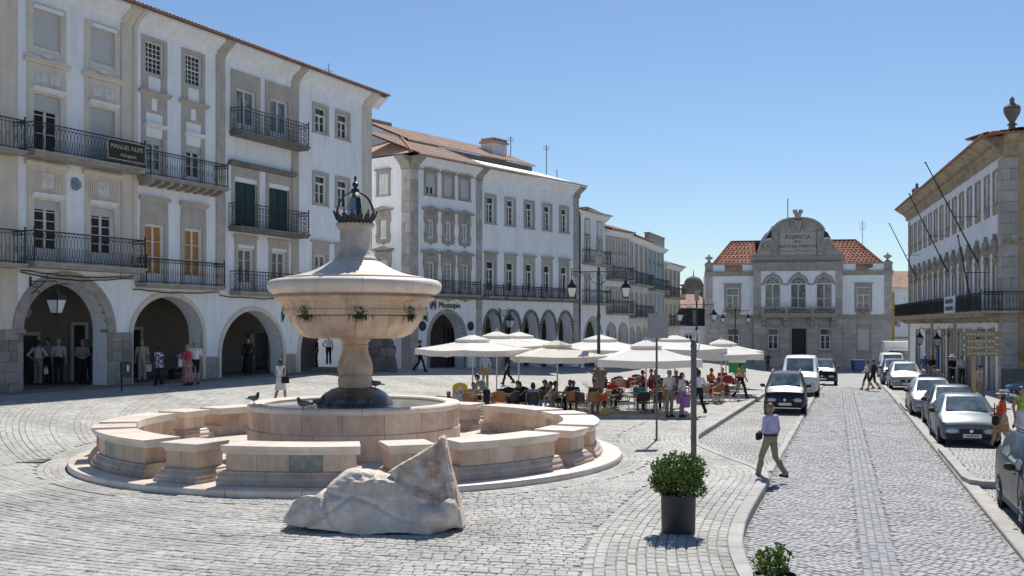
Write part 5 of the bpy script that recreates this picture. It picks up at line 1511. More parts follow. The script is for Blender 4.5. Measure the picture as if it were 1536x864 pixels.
# roofs: hipped block, low white sheet roof, higher tiled roof, flat-topped stair house, chimneys
m = F.mb(); tiled(m, UC - .1, -.3, -.75, ZE + .05, 4.2, ZE + 2.0, pitch=.24); tag(m.build('roof_tiles', TILE_PALE, r), kind='stuff')
m = F.mb(); m.add([(UC - .7, -.75, ZE + .05), (UC - .7, 9, ZE + .05), (UC + 3.6, 4.2, ZE + 2.04)], [(0, 2, 1)])
m.add([(UC - .7, 9, ZE + .05), (-.3, 9, ZE + .05), (-.3, 4.2, ZE + 2.02), (UC + 3.6, 4.2, ZE + 2.04)], [(0, 1, 2, 3)]); m.add([(-.3, -.75, ZE), (-.3, 9, ZE), (-.3, 4.2, ZE + 2.0)], [(0, 1, 2)]); m.build('roof_hip', TILE_PALE, r)
m = F.mb(); m.tube([(UC - .75, -.8, ZE + .12), (UC + 3.6, 4.2, ZE + 2.12)], .09, 6); m.tube([(UC + 3.6, 4.2, ZE + 2.12), (-.3, 4.2, ZE + 2.1)], .09, 6); m.build('ridge_tiles', TILE, r)
m = F.mb(); tiled(m, -.3, 11.15, -.75, ZE + .05, .25, ZE + .34, pitch=.24); tag(m.build('roof_tiles', TILE_PALE, r), kind='stuff')
SHEET = mat('white_sheet_roof', (.74, .74, .73), .45, .06, 2)
m = F.mb(); m.quad((1.0, .2, ZE + .38), (10.9, .2, ZE + .38), (10.2, 3.3, ZE + 1.36), (-.2, 3.3, ZE + 1.36)); m.box(-.3, 10.9, 3.3, 9, ZE - .2, ZE + 1.0); m.build('sheet_roof', SHEET, r)
m = F.mb(); m.box(-.2, 10.0, 3.35, 3.5, ZE + .8, ZE + 1.72); m.build('upper_wall', STONED, r)
m = F.mb(); tiled(m, -3.6, 10.1, 3.15, ZE + 1.75, 7.0, ZE + 3.35, pitch=.24); tag(m.build('roof_tiles', mat('pink_tile', (.52, .36, .29), .9, .2, 1.4, .3, 20, col2=(.42, .27, .21)), r), kind='stuff')
m = F.mb(); m.box(-3.6, 10.1, 3.6, 7, ZE, ZE + 1.7); m.add([(-3.6, 3.2, ZE + 1.7), (-3.6, 10, ZE + 1.7), (-3.6, 7, ZE + 3.3)], [(0, 2, 1)]); m.build('upper_wall', WHITE2, r)
m = F.mb(); m.bevbox(-5.6, .6, 8.5, 12, ZE + .5, ZE + 4.1, .06); m.build('stair_house', mat('grey_render', (.27, .25, .235), .9, .12, 1.5), r)
ch = F.mb(); ch.bevbox(7.0, 8.6, 4.6, 5.8, ZE + 1.6, ZE + 3.25, .04); c_ = ch.build('chimney', WHITE2, r)
m = F.mb(); m.box(6.9, 8.7, 4.5, 5.9, ZE + 3.25, ZE + 3.38); m.box(7.0, 8.6, 4.6, 5.8, ZE + 3.5, ZE + 3.6)
for q in range(6): m.box(7.02 + q * .3, 7.1 + q * .3, 4.6, 5.8, ZE + 3.38, ZE + 3.5)
m.build('chimney_cap', TILE_PALE, c_)
for u, v, z, h in ((8.9, 4.5, ZE + 2, 1.9), (10.6, 2.5, ZE + .9, 2.4), (-5.4, 9, ZE + 4, 2.2)):
    m = F.mb(); m.tube([(u, v, z), (u, v, z + h)], .03, 5)
    for q in range(3): m.tube([(u - .4, v, z + h - .1 - .12 * q), (u + .4, v, z + h - .1 - .12 * q)], .015, 4)
    m.build('roof_antenna', IRON, r)
x, y = MP[0] + ux * 1.7, MP[1] + uy * 1.7
lantern('wall_lantern', 'dark green lantern between the small arches, above the cafe parasols', 'wall lanterns', (x + .05, y - .05, 3.75), F.rz, arm=.75, s=1.1, mt=GREENIRON)
# ------------------------------------------------------------------ farther houses of the left row, curving to the back of the square
def row_house(label, A, B_, zt, zb, wallm, floors, roof=None, bays=3, arches=0, arch_h=3.6, trim=GREYTRIM, deep=8, parapet=0.0, w=.85, bal=(0,), corn=WHITE, tilem=None, zr=1.4):
    d = (B_[0] - A[0], B_[1] - A[1]); L = hypot(*d)
    r, F = house('town_house', label, A, d, L / 2, zb, group='farther houses of the left row')
    us = [L * (i + .5) / bays for i in range(bays)]
    ops = [(u - w / 2, u + w / 2, z, z + h) for (z, h, *_) in floors for u in us]
    m = F.mb(); zf = zb + arch_h + .9 if arches else zb - .4
    wall_grid(m, 0, L, zf, zt, ops)
    if arches:
        aw = L / arches; arcade(m, 0, L, zb - .4, zf, [(aw * i + aw * .14, aw * i + aw * .86, zb + arch_h - aw * .36, zb + arch_h) for i in range(arches)], depth=.6)
    m.build('wall', wallm, r)
    m = F.mb(); m.box(.02, L - .02, .36, deep, zf + .1, zt); m.box(.02, L - .02, 3.0 if arches else .3, deep, zb - .5, zf + .1); m.build('house_body', WHITE2, r)
    if arches:
        m = F.mb(); m.quad((0, 2.98, zb - .4), (L, 2.98, zb - .4), (L, 2.98, zf), (0, 2.98, zf)); m.build('arcade_wall', STONED, r)
        for i in range(arches):
            a, b = aw * i + aw * .14, aw * i + aw * .86
            m = F.mb(); archivolt(m, a, b, zb + arch_h - aw * .36, zb + arch_h, .16, zb, out=.05); m.build('archivolt', trim, r)
    for fi, (z, h, *o) in enumerate(floors):
        for u in us:
            F.put('surround', surround(w, h, .15, trim, sill=(fi not in bal)), u, 0, z)
            add_win(F, u, z, w, h, 1, 3 if h > 1.5 else 2, bar=.035, fr=.07, glass=GLASSC if (u * 7 + z) % 3 < 1 else GLASS)
        if fi in bal: balcony(F, .25, L - .25, z, z + .95, out=.6, th=.14, style=0, step=.2)
    m = F.mb(); cornice(m, -.03, L + .03, zt, [(.45, 0), (.45, .08), (.34, .18), (.2, .3), (.1, .4)]); m.build('cornice', corn, r)
    if tilem is not None:
        m = F.mb(); tiled(m, -.1, L + .1, -.6, zt + .04, deep * .5, zt + zr, pitch=.26); tag(m.build('roof_tiles', tilem, r), kind='stuff')
        m = F.mb()
        for s in (0, L): m.add([(s, -.5, zt), (s, deep, zt), (s, deep * .5, zt + zr - .04)], [(0, 1, 2)])
        m.build('gable', WHITE2, r)
    elif parapet:
        m = F.mb(); m.box(-.02, L + .02, -.06, .3, zt + .004, zt + parapet); m.box(-.06, L + .06, -.12, .36, zt + parapet, zt + parapet + .1); m.build('parapet', STONE, r)
    return r, F, L
r, F, L = row_house('narrow white house with two windows per floor next to the bank house', (5.0, 75.2), (7.15, 79.4), 11.7, .62, WHITE, [(5.05, 2.1), (8.0, 2.0), (10.0, .01)][:2], bays=2, arches=1, arch_h=3.3, tilem=TILE_PALE, bal=(0, 1), zr=1.3)
for u in (L * .25, L * .75):
    F.put('surround', surround(.7, 1.2, .13, GREYTRIM), u, -.0, 9.95); add_win(F, u, 9.95, .7, 1.2, 1, 2, v=-.02)
m = F.mb(); m.box(.2, 1.9, 5, 7, 11.8, 13.2); m.build('attic', TILE_PALE, r)
m = F.mb(); m.tube([(.5, 3, 12.5), (4.4, 3, 12.7)], .03, 4); m.tube([(2.4, 3, 12.4), (2.4, 3, 15.3)], .03, 4); m.build('roof_antenna', IRON, r)
r, F, L = row_house('white house with a curving front of closely set windows and long iron balconies', (7.15, 79.4), (9.4, 83.2), 10.75, .55, WHITE, [(4.35, 1.9), (7.0, 1.9), (9.0, 1.2)], bays=4, arches=2, arch_h=2.9, tilem=TILE, bal=(0, 1), w=.62)
r, F, L = row_house('old white house with a stained front between the curved house and the pale blue one', (9.4, 83.2), (11.9, 90.6), 10.6, .45, WHITE2, [(4.1, 1.9), (6.8, 1.9), (8.8, 1.2)], bays=4, arches=3, arch_h=2.7, tilem=TILE, bal=(0, 1), w=.7)
m = F.mb(); m.box(-1.5, 3.5, 3, 9, 10.7, 12.9); m.build('attic', mat('brown_attic', (.30, .25, .21), .9, .2, 1.5), r)
PBLUE = mat('pale_blue_render', (.52, .66, .70), .85, .08, 1.2, streak=.2)
r, F, L = row_house('tall narrow pale blue house with a flat parapet', (11.95, 90.75), (14.25, 97.0), 10.5, .2, PBLUE, [(3.9, 2.2), (6.6, 2.4), (8.9, 1.3)], bays=4, tilem=None, parapet=1.0, bal=(1,), w=.8)
r, F, L = row_house('cream house with a jutting eave at the end of the left row', (14.3, 97.2), (17.0, 104.5), 9.2, -.3, CREAM, [(3.4, 1.9), (6.1, 1.9), (8.0, .9)], bays=4, tilem=TILE, bal=(0, 1), w=.7)
# white low house, tile roof and dark upper floor; church tower behind
r, F, L = row_house('low white house with a dark top floor and pale tiled roof behind the terrace', (18.6, 116), (24.0, 117.5), 3.3, -1.0, WHITE, [(.9, 1.5)], bays=2, tilem=None, bal=(), w=1.0, trim=CREAM)
m = F.mb(); m.box(-.2, 4.0, .2, 6, 3.32, 5.3); m.build('dark_upper_floor', mat('dark_slate_wall', (.035, .035, .04), .7, .2, 4), r)
m = F.mb(); m.box(1.9, 2.5, .12, .2, 3.5, 5.1); m.build('upper_window', GLASSC, r)
m = F.mb(); tiled(m, -.6, 4.4, -.5, 5.35, 4, 7.0, pitch=.3); tag(m.build('roof_tiles', mat('pink_tile', (.52, .36, .29)), r), kind='stuff')
YEL = mat('pale_yellow_render', (.62, .53, .33), .85, .08, 1.4, streak=.15)
r, F, L = row_house('pale yellow house squeezed in beside the granite palace', (23.6, 121), (27.5, 121.5), 5.2, -1.2, YEL, [(1.8, 1.6)], bays=2, tilem=TILE_PALE, bal=(), w=.9)
TOW = mat('church_stone', (.26, .225, .18), .9, .2, 1.2, .3, 6)
t = thing('church_tower', 'old brown church tower with a domed cap behind the low houses', 'tower', (30.2, 172, -2.5), .1); t.scale = (.62, .62, .8)
m = MB(); m.bevbox(-3.6, 3.6, -3.6, 3.6, 0, 12.8, .1); m.bevbox(-4.0, 4.0, -4.0, 4.0, 12.8, 13.3, .1); m.bevbox(-2.6, 2.6, -2.6, 2.6, 13.3, 15.6, .1); m.bevbox(-2.9, 2.9, -2.9, 2.9, 15.6, 15.95, .06); m.build('tower_body', TOW, t)
m = MB(); m.smooth = True; m.lathe([(2.5, 15.95), (2.4, 16.5), (1.9, 17.1), (1.0, 17.5), (.15, 17.65), (.1, 18.6), (.02, 19.0)], 20); m.build('cap_dome', TOW, t)
for s in (-1, 1):
    m = MB(); m.lathe([(.5, 13.3), (.55, 14.2), (.3, 14.5), (.42, 15.0), (.2, 15.5), (.02, 15.9)], 10, (s * 3.4, -3.4)); m.build('pinnacle', TOW, t)
m = MB(); m.box(-.7, .7, -3.64, -3.5, 8, 11); m.build('bell_opening', DARKIN, t)
m = MB(); m.bevbox(3.2, 9.5, -2, 5, 0, 12.4, .1); m.build('nave', TOW, t)
# ------------------------------------------------------------------ granite palace at the end of the square
BX, BY, ZB = 21.33, 114.0, -1.38
r, F = house('granite_palace', 'symmetrical granite and white palace with a curved pediment closing the square', (BX, BY), (1, -.17), 9.83, ZB)
W_ = 19.66
ZC0, ZC1 = 4.1, 4.54                                   # stone belt
ZPA0, ZPA1 = 9.3, 10.14
side = ((2.27, 3.62), (16.04, 17.39)); arw = ((6.38, 8.02), (9.08, 10.72), (11.78, 13.42))
C0, C1 = 5.16, 14.5
ops = [(a, b, ZC1 + .25, 7.5) for a, b in side] + [(2.37, 3.66, .9, 3.05), (16.15, 17.4, .7, 3.05)]
for a_, b_ in ((0, C0), (C1, W_)):
    m = F.mb(); wall_grid(m, a_, b_, ZC1, ZPA0, [o for o in ops if o[2] > 4 and a_ < o[0] < b_]); m.build('wall', WHITE, r)
m = F.mb(); wall_grid(m, 0, C0, ZB - .3, ZC1, [o for o in ops if o[2] < 4]); wall_grid(m, C1, W_, ZB - .3, ZC1, [o for o in ops if o[2] < 4])
vo = -.45
wall_grid(m, C0, C1, ZB - .3, ZC1, [(6.67, 7.81, .75, 3.05), (9.20, 10.72, -.2, 3.05), (12.14, 13.27, .75, 3.05)], v=vo, depth=.5)
for s in (C0, C1): m.quad((s, vo, ZB - .3), (s, 0, ZB - .3), (s, 0, ZPA1), (s, vo, ZPA1)) if s == C1 else m.quad((s, 0, ZB - .3), (s, vo, ZB - .3), (s, vo, ZPA1), (s, 0, ZPA1))
m.build('lower_wall', STONE, r)
m = F.mb(); m.box(.01, W_ - .01, .5, 14, ZB - .3, ZPA0); m.quad((0, 0, ZB), (0, 14, ZB), (0, 14, ZPA0), (0, 0, ZPA0)); m.build('palace_body', WHITE2, r)
# separate granite courses on the ground floor
def bskip(v):
    def f(a, b, z0, z1):
        for (p, q, c, d) in [(2.2, 3.8, .75, 3.25), (16.0, 17.55, .5, 3.25), (6.5, 7.98, .6, 3.25), (9.0, 10.9, -2, 3.25), (11.97, 13.44, .6, 3.25)]:
            if a < q - .02 and b > p + .02 and z0 < d - .02 and z1 > c + .02: return True
        return False
    return f
for a, b, v in ((.0, 2.2, 0), (2.2, 3.8, 0), (3.8, C0 - .06, 0), (C1 + .06, 16.0, 0), (16.0, 17.55, 0), (17.55, W_, 0), (C0, 6.5, vo), (6.5, 7.98, vo), (7.98, 9.0, vo), (10.9, 11.97, vo), (11.97, 13.44, vo), (13.44, C1, vo)):
    ashlar(F, a, b, ZB + .2, ZC0 - .03, .53, 1.15, BANKST, v=v, out=.045, skip=bskip(v))
m = F.mb(); m.box(-.08, W_ + .08, -.10, .02, ZB - .3, ZB + .2); m.box(C0 - .05, C1 + .05, vo - .10, vo + .02, ZB - .3, ZB + .2); m.build('plinth', STONE, r)
for a, b in ((-.08, C0), (C1, W_ + .08)):
    m = F.mb(); cornice(m, a, b, ZC1, [(.16, 0), (.16, .08), (.06, .16), (.06, .44)]); m.build('stone_belt', STONE, r)
for a, b in ((0, .78), (W_ - .78, W_)): ashlar(F, a, b, ZC1 + .02, ZPA0 - .02, .56, .78, BANKST, out=.08)
for a, b in ((C0, 5.95), (13.75, C1)): ashlar(F, a, b, ZC1 + .02, ZPA0 - .02, .56, .8, BANKST, v=vo, out=.06)
# centre: three arched windows
m = F.mb()
arcade(m, C0, C1, 5.1, ZPA0, [(a, b, 7.9, 8.72) for a, b in arw], depth=.35, v=vo); m.build('centre_wall', WHITE, r)
for a, b in arw:
    m = F.mb(); archivolt(m, a, b, 7.9, 8.72, .26, None, out=.10, v=vo); m.box((a + b) / 2 - .16, (a + b) / 2 + .16, vo - .22, vo - .02, 8.70, 9.15); m.build('archivolt', STONE, r)
    w_ = b - a; c = (a + b) / 2
    mm = MB(); mm.box(-w_ / 2, -w_ / 2 + .09, -.05, .05, 0, 2.8); mm.box(w_ / 2 - .09, w_ / 2, -.05, .05, 0, 2.8); mm.box(-.05, .05, -.04, .04, 0, 2.76); mm.box(-w_ / 2, w_ / 2, -.06, .05, 2.72, 2.84); mm.box(-w_ / 2, w_ / 2, -.04, .03, 1.2, 1.26)
    P = arch_curve(-w_ / 2, w_ / 2, 2.8, 3.6, 14); Q = arch_curve(-w_ / 2 + .09, w_ / 2 - .09, 2.8, 3.52, 14)
    for p, q, s, t in zip(P, P[1:], Q[1:], Q): mm.quad((p[0], -.05, p[1]), (q[0], -.05, q[1]), (s[0], -.05, s[1]), (t[0], -.05, t[1]))
    for k in range(1, 6): a_ = pi * k / 6; mm.tube([(.25 * cos(a_), -.02, 2.84 + .26 * sin(a_)), (w_ / 2 * .97 * cos(a_), -.02, 2.8 + .78 * sin(a_))], .03, 4)
    mm.tube([(.25 * cos(pi * k / 8), -.02, 2.84 + .26 * sin(pi * k / 8)) for k in range(9)], .03, 4)
    o = F.put('window', mm.mesh('window', WOODW), c, vo + .2, 5.12)
    g_ = MB(); g_.add([(p[0], .04, p[1]) for p in P] + [(w_ / 2, .04, 0), (-w_ / 2, .04, 0)], [tuple(range(len(P) + 1, -1, -1))]); obj('pane', g_.mesh('pane', GLASSC), o)
    m = F.mb(); m.box(a - .01, b + .01, vo + .3, vo + .5, 5.0, 8.9); m.build('window_back', DARKIN, r)
m = F.mb(); m.box(5.95, 6.3, vo - .08, vo + .02, 7.75, 7.92)
for (a0, b0), (a1, b1) in zip(arw, arw[1:]): m.box(b0 + .2, a1 - .2, vo - .08, vo + .02, 7.75, 7.92)
m.box(13.44 + .18, 13.75, vo - .08, vo + .02, 7.75, 7.92); m.build('impost_band', STONE, r)
# stone balcony with turned balusters
def balusters(F, u0, u1, v, z0, z1, n, posts, parent, name='baluster'):
    key = ('bal', round(z1 - z0, 2))
    if key not in WC:
        h = z1 - z0; mm = MB(); mm.smooth = True; mm.lathe([(.05, 0), (.05, .06 * h), (.035, .1 * h), (.075, .3 * h), (.06, .45 * h), (.032, .7 * h), (.045, .8 * h), (.035, .86 * h), (.055, .93 * h), (.055, h)], 8); WC[key] = mm.mesh(name, STONE)
    for i in range(n):
        u = u0 + (u1 - u0) * (i + .5) / n
        if any(abs(u - p) < .2 for p in posts): continue
        p = F.Mx @ Vector((u, v, z0)); obj(name, WC[key], parent, p, 0)
m = F.mb(); m.box(5.9, 13.9, vo - 1.0, vo, 4.42, 4.62); m.box(6.0, 13.8, vo - .9, vo, 4.25, 4.42); b_ = m.build('stone_balcony', STONE, r)
m = F.mb(); m.box(5.95, 13.85, vo - .98, vo - .78, 4.62, 4.70); m.box(5.95, 13.85, vo - .99, vo - .77, 5.25, 5.38)
for u in (6.05, 8.55, 11.25, 13.75): m.box(u - .15, u + .15, vo - .995, vo - .765, 4.62, 5.36)
m.build('balustrade_rail', STONE, b_); balusters(F, 6.2, 13.6, vo - .88, 4.70, 5.25, 36, (6.05, 8.55, 11.25, 13.75), b_)
for u in (7.2, 8.6, 9.9, 11.2, 12.6) if False else (6.25, 8.5, 11.3, 13.5):
    m = F.mb(); m.prism([(vo, 4.24), (vo - .85, 4.24), (vo - .85, 4.0), (vo - .5, 3.8), (vo - .3, 3.4), (vo, 3.2)], 'x', u - .22, u + .22); m.build('console', STONE, r)
for a, b in side:
    w_, c = b - a, (a + b) / 2
    F.put('surround', surround(w_, 7.5 - ZC1 - .25, .22, STONE, hood=.14, hoodz=.12, sill=False, out=.07), c, 0, ZC1 + .25)
    add_win(F, c, ZC1 + .25, w_, 7.5 - ZC1 - .25, 1, 2, transom=.8, bar=.05, fr=.09, glass=GLASSC)
    m = F.mb(); m.box(a - .1, b + .1, -.16, -.02, 5.2, 5.32); m.box(a - .1, b + .1, -.16, -.02, ZC1, ZC1 + .1); bb = m.build('balustrade_rail', STONE, r); balusters(F, a, b, -.09, ZC1 + .1, 5.2, 8, (), bb)
for (a, b, z0, z1) in ((2.37, 3.66, .9, 3.05), (16.15, 17.4, .7, 3.05)):
    F.put('surround', surround(b - a, z1 - z0, .18, STONE, out=.06), (a + b) / 2, 0, z0); add_win(F, (a + b) / 2, z0, b - a, z1 - z0, 1, 2, transom=.7, bar=.04, fr=.08, blind=.96 if a > 10 else 0)
for a, b in ((6.67, 7.81), (12.14, 13.27)):
    F.put('surround', surround(b - a, 2.3, .18, STONE, out=.06), (a + b) / 2, vo, .75); add_win(F, (a + b) / 2, .75, b - a, 2.3, 1, 2, transom=.7, bar=.05, fr=.08, v=vo + .15)
m = F.mb(); m.box(9.0, 9.2, vo - .07, vo + .02, -1.2, 3.25); m.box(10.72, 10.92, vo - .07, vo + .02, -1.2, 3.25); m.box(9.2, 10.72, vo - .07, vo + .02, 3.05, 3.25); m.build('door_frame', STONE, r)
m = F.mb(); m.box(9.2, 10.72, vo + .3, vo + .4, -1.2, 3.05); m.box(9.35, 9.9, vo + .27, vo + .3, -1, 2.9); m.box(10.0, 10.55, vo + .27, vo + .3, -1, 2.9); m.build('door', mat('dark_green_door', (.008, .016, .016), .5, .2, 3), r)
m = F.mb()
for k in range(4): m.box(8.8 - .0 + k * 0, 11.12, vo - 1.2 + .3 * k, vo, ZB - .1 + .17 * k, ZB - .1 + .17 * (k + 1))
m.build('door_step', STONE, r)
# entablature, parapets, pediment
for a, b in ((-.1, C0), (C1, W_ + .1)):
    m = F.mb(); cornice(m, a, b, ZPA0, [(.35, 0), (.35, .1), (.22, .2), (.1, .3), (.1, .5)]); m.build('cornice', STONE, r)
for a, b in ((.0, 2.1), (4.0, C0), (C1, 15.9), (17.7, W_)):
    m = F.mb(); m.box(a, b, -.05, .3, ZPA0 + .003, ZPA1 - .12); m.build('parapet', WHITE, r)
for a, b in ((0, .8), (W_ - .8, W_)):
    m = F.mb(); m.bevbox(a - .03, b + .03, -.1, .7, ZPA0 + .004, ZPA1 + .14, .03); m.build('parapet_post', STONE, r)
m = F.mb(); m.box(-.1, C0, -.12, .36, ZPA1 - .12, ZPA1); m.box(C1, W_ + .1, -.12, .36, ZPA1 - .12, ZPA1); m.box(2.1, 4.0, -.05, .3, ZPA0 + .003, ZPA0 + .12); m.box(15.9, 17.7, -.05, .3, ZPA0 + .003, ZPA0 + .12); bb = m.build('parapet_coping', STONE, r)
balusters(F, 2.15, 3.95, .1, ZPA0 + .12, ZPA1 - .12, 9, (), bb); balusters(F, 15.95, 17.65, .1, ZPA0 + .12, ZPA1 - .12, 9, (), bb)
m = F.mb(); m.box(C0 - .05, C1 + .05, vo - .06, .3, ZPA0, 10.25); m.build('entablature', STONE, r)
m = F.mb(); cornice(m, C0 - .3, C1 + .3, 10.85, [(.55, 0), (.55, .12), (.4, .24), (.22, .38), (.12, .5), (.12, .6)]); m.M = F.Mx @ Matrix.Translation((0, vo, 0)); m.v = [tuple(Vector(p)) for p in m.v]; m.build('main_cornice', STONE, r)
mid = 9.83
# pediment outline: sweeping S-curves up to a round arch
half = [(4.9, 10.85), (4.6, 11.0), (4.15, 11.35), (3.8, 11.85), (3.45, 12.25), (2.95, 12.35), (2.75, 12.5), (2.72, 13.55), (2.55, 13.85), (2.15, 14.3), (1.6, 14.65), (.9, 14.85), (0, 14.92)]
poly = [(mid - x, z) for x, z in half] + [(mid + x, z) for x, z in half[::-1][1:]]
m = F.mb(); m.prism(poly, 'y', vo + .05, vo + .6); m.build('pediment', BANKST, r)
m = F.mb()
arc = [(mid + x * s, z) for s, hh in ((-1, half[7:]),) for x, z in hh] + [(mid + x, z) for x, z in half[7:][::-1][1:]]
for p, q in zip(arc, arc[1:]):
    m.add([(p[0], vo - .25, p[1]), (q[0], vo - .25, q[1]), (q[0] + (q[0] - mid) * .05, vo - .25, q[1] + .22), (p[0] + (p[0] - mid) * .05, vo - .25, p[1] + .22), (p[0], vo + .3, p[1]), (q[0], vo + .3, q[1]), (q[0] + (q[0] - mid) * .05, vo + .3, q[1] + .22), (p[0] + (p[0] - mid) * .05, vo + .3, p[1] + .22)], [(0, 1, 2, 3), (3, 2, 6, 7), (1, 0, 4, 5)])
m.build('arched_cornice', STONE, r)
for s in (-1, 1):
    m = F.mb(); sw = [(mid + s * x, z) for x, z in half[:6]]
    for p, q in zip(sw, sw[1:]): m.add([(p[0], vo - .12, p[1]), (q[0], vo - .12, q[1]), (q[0], vo - .12, q[1] + .16), (p[0], vo - .12, p[1] + .16), (p[0], vo + .3, p[1] + .16), (q[0], vo + .3, q[1] + .16)], [(0, 1, 2, 3) if s < 0 else (3, 2, 1, 0), (3, 2, 5, 4) if s < 0 else (4, 5, 2, 3)])
    m.build('scroll_edge', STONE, r)
    m = F.mb(); m.M = F.Mx @ Matrix.Translation((mid + s * 3.0, vo - .05, 12.2)) @ Matrix.Rotation(pi / 2, 4, 'X'); m.smooth = True
    m.lathe(crisp([(.0, .28), (.14, .28), (.18, .2), (.34, .2), (.38, .28), (.58, .26), (.64, .15), (.64, -.3)]), 24, close=False); m.build('volute', STONE, r)
    m = F.mb(); m.bevbox(mid + s * 2.35 - .3, mid + s * 2.35 + .3, vo - .12, vo + .1, 11.0, 13.6, .03); m.bevbox(mid + s * 2.35 - .4, mid + s * 2.35 + .4, vo - .2, vo + .1, 13.45, 13.62, .03); m.build('pediment_pilaster', STONE, r)
    m = F.mb(); m.bevbox(mid + s * 2.35 - .25, mid + s * 2.35 + .25, vo - .2, vo, 10.9, 11.35, .03); m.build('pediment_block', STONE, r)
m = F.mb(); m.bevbox(mid - 1.9, mid + 1.9, vo - .05, vo + .06, 11.1, 13.5, .04); m.build('inscription_panel', BANKST, r)
INS = mat('weathered_letters', (.085, .08, .075), .8, .2, 6)
for txt, z, s in (('AGENCIA', 12.95, .60), ('DO', 12.44, .42), ('BANCO DE PORTUGAL', 11.95, .40)):
    obj('lettering', textmesh(txt, s, INS, extr=.02, space=1.08), r, F.Mx @ Vector((mid, vo - .06, z)), 0)
m = F.mb(); m.tube([(mid - 1.7, vo - .06, 11.5), (mid - .8, vo - .08, 11.35), (mid, vo - .08, 11.5), (mid + .8, vo - .08, 11.35), (mid + 1.7, vo - .06, 11.5)], .05, 5); m.build('garland', STONE, r)
# carved arms and crown at the top
m = F.mb(); m.smooth = True
m.prism([(mid - .42, 14.75), (mid + .42, 14.75), (mid + .42, 14.2), (mid + .22, 13.9), (mid, 13.78), (mid - .22, 13.9), (mid - .42, 14.2)], 'y', vo - .42, vo)
for s in (-1, 1):
    m.ball((mid + s * .62, vo - .25, 14.3), .24, 8, 6, (.8, .6, 1.4)); m.ball((mid + s * .58, vo - .25, 14.75), .2, 8, 6); m.ball((mid + s * .45, vo - .25, 13.95), .2, 8, 6)
m.build('carved_arms', STONE, r)
m = F.mb(); m.lathe([(.34, 14.9), (.30, 15.1), (.42, 15.5), (.5, 15.62)], 12, (mid, vo - .1))
for k in range(6): a = k * pi / 3; m.box(mid + .42 * cos(a) - .1, mid + .42 * cos(a) + .1, vo - .1 + .42 * sin(a) - .1, vo - .1 + .42 * sin(a) + .1, 15.55, 15.9)
m.build('stone_crown', STONE, r)
# dark dome behind the pediment and two tiled roofs
m = F.mb(); m.smooth = True
DOMET = mat('dark_dome_tile', (.03, .032, .036), .6, .3, 6, .3, 10, col2=(.08, .075, .07))
pts = [(3.9, 11.7), (3.75, 12.6), (3.3, 13.5), (2.4, 14.2), (1.2, 14.6)]
v = []
for x, z in pts:
    for sx, vy in ((-1, .8), (1, .8), (1, 6), (-1, 6)): v.append((mid + sx * x, vy if vy < 2 else 6, z))
f = [(k * 4 + i, k * 4 + (i + 1) % 4, k * 4 + 4 + (i + 1) % 4, k * 4 + 4 + i) for k in range(4) for i in range(4)] + [(16, 17, 18, 19)]
m.add(v, f); m.smooth = False; m.build('roof_dome', DOMET, r)
m = F.mb(); m.tube([(mid - 4.1, .75, 11.5), (mid - 3.8, .75, 12.3), (mid - 3.0, .75, 13.6), (mid - 2.5, .75, 14.3)], .12, 6); m.build('dome_edge', SHEET, r)
def tile_slope(name, e0, e1, t1, t0, pu=.42, pv=.5):
    """separate interlocking tiles laid over the quadrilateral eave e0-e1, ridge t0-t1"""
    e0, e1, t0, t1 = map(Vector, (e0, e1, t0, t1))
    H = ((t0 + t1) / 2 - (e0 + e1) / 2).length; nv = int(H / pv)
    m = MB(F.Mx); n_ = (e1 - e0).cross(t0 - e0).normalized()
    for j in range(nv):
        a0, a1 = j / nv, min(1, (j + 1.12) / nv)
        L0 = e0 + (t0 - e0) * a0; R0 = e1 + (t1 - e1) * a0
        nu = max(1, int((R0 - L0).length / pu))
        L1_, R1_ = e0 + (t0 - e0) * a1, e1 + (t1 - e1) * a1
        for i in range(nu):
            s0, s1 = (i + .04) / nu, (i + .96) / nu
            A, B, C, D = L0 + (R0 - L0) * s0, L0 + (R0 - L0) * s1, L1_ + (R1_ - L1_) * s1, L1_ + (R1_ - L1_) * s0
            up, lo, md = n_ * .10, n_ * .02, n_ * .14
            M0, M1 = (A + B) / 2 + md, (D + C) / 2 + n_ * .06
            m.add([tuple(A + lo), tuple(M0), tuple(B + lo), tuple(C - n_ * .02), tuple(M1), tuple(D - n_ * .02), tuple((A + B) / 2 - n_ * .05)], [(0, 1, 4, 5), (1, 2, 3, 4), (0, 6, 1), (6, 2, 1)])
    tag(m.build(name, TILE_RED, r), kind='stuff')
    m = F.mb(); m.add([tuple(e0), tuple(e1), tuple(t1), tuple(t0)], [(0, 1, 2, 3)]); m.build('roof_underlay', TILE, r)
z0, z1 = 10.0, 12.95
tile_slope('roof_tiles', (.7, .7, z0), (5.6, .7, z0), (5.6, 5.2, z1), (3.0, 5.2, z1)); tile_slope('roof_tiles', (14.0, .7, z0), (W_ - .7, .7, z0), (16.7, 5.2, z1), (14.0, 5.2, z1))
m = F.mb(); m.add([(.7, .7, z0), (3.0, 5.2, z1), (3.0, 9, z1), (.7, 13.5, z0)], [(0, 1, 2, 3)]); m.add([(W_ - .7, .7, z0), (16.7, 5.2, z1), (16.7, 9, z1), (W_ - .7, 13.5, z0)], [(3, 2, 1, 0)]); m.add([(3, 5.2, z1), (16.7, 5.2, z1), (16.7, 9, z1), (3, 9, z1)], [(0, 1, 2, 3)]); m.add([(3, 9, z1), (16.7, 9, z1), (W_ - .7, 13.5, z0), (.7, 13.5, z0)], [(0, 1, 2, 3)]); m.build('roof_hip', TILE, r)
m = F.mb()
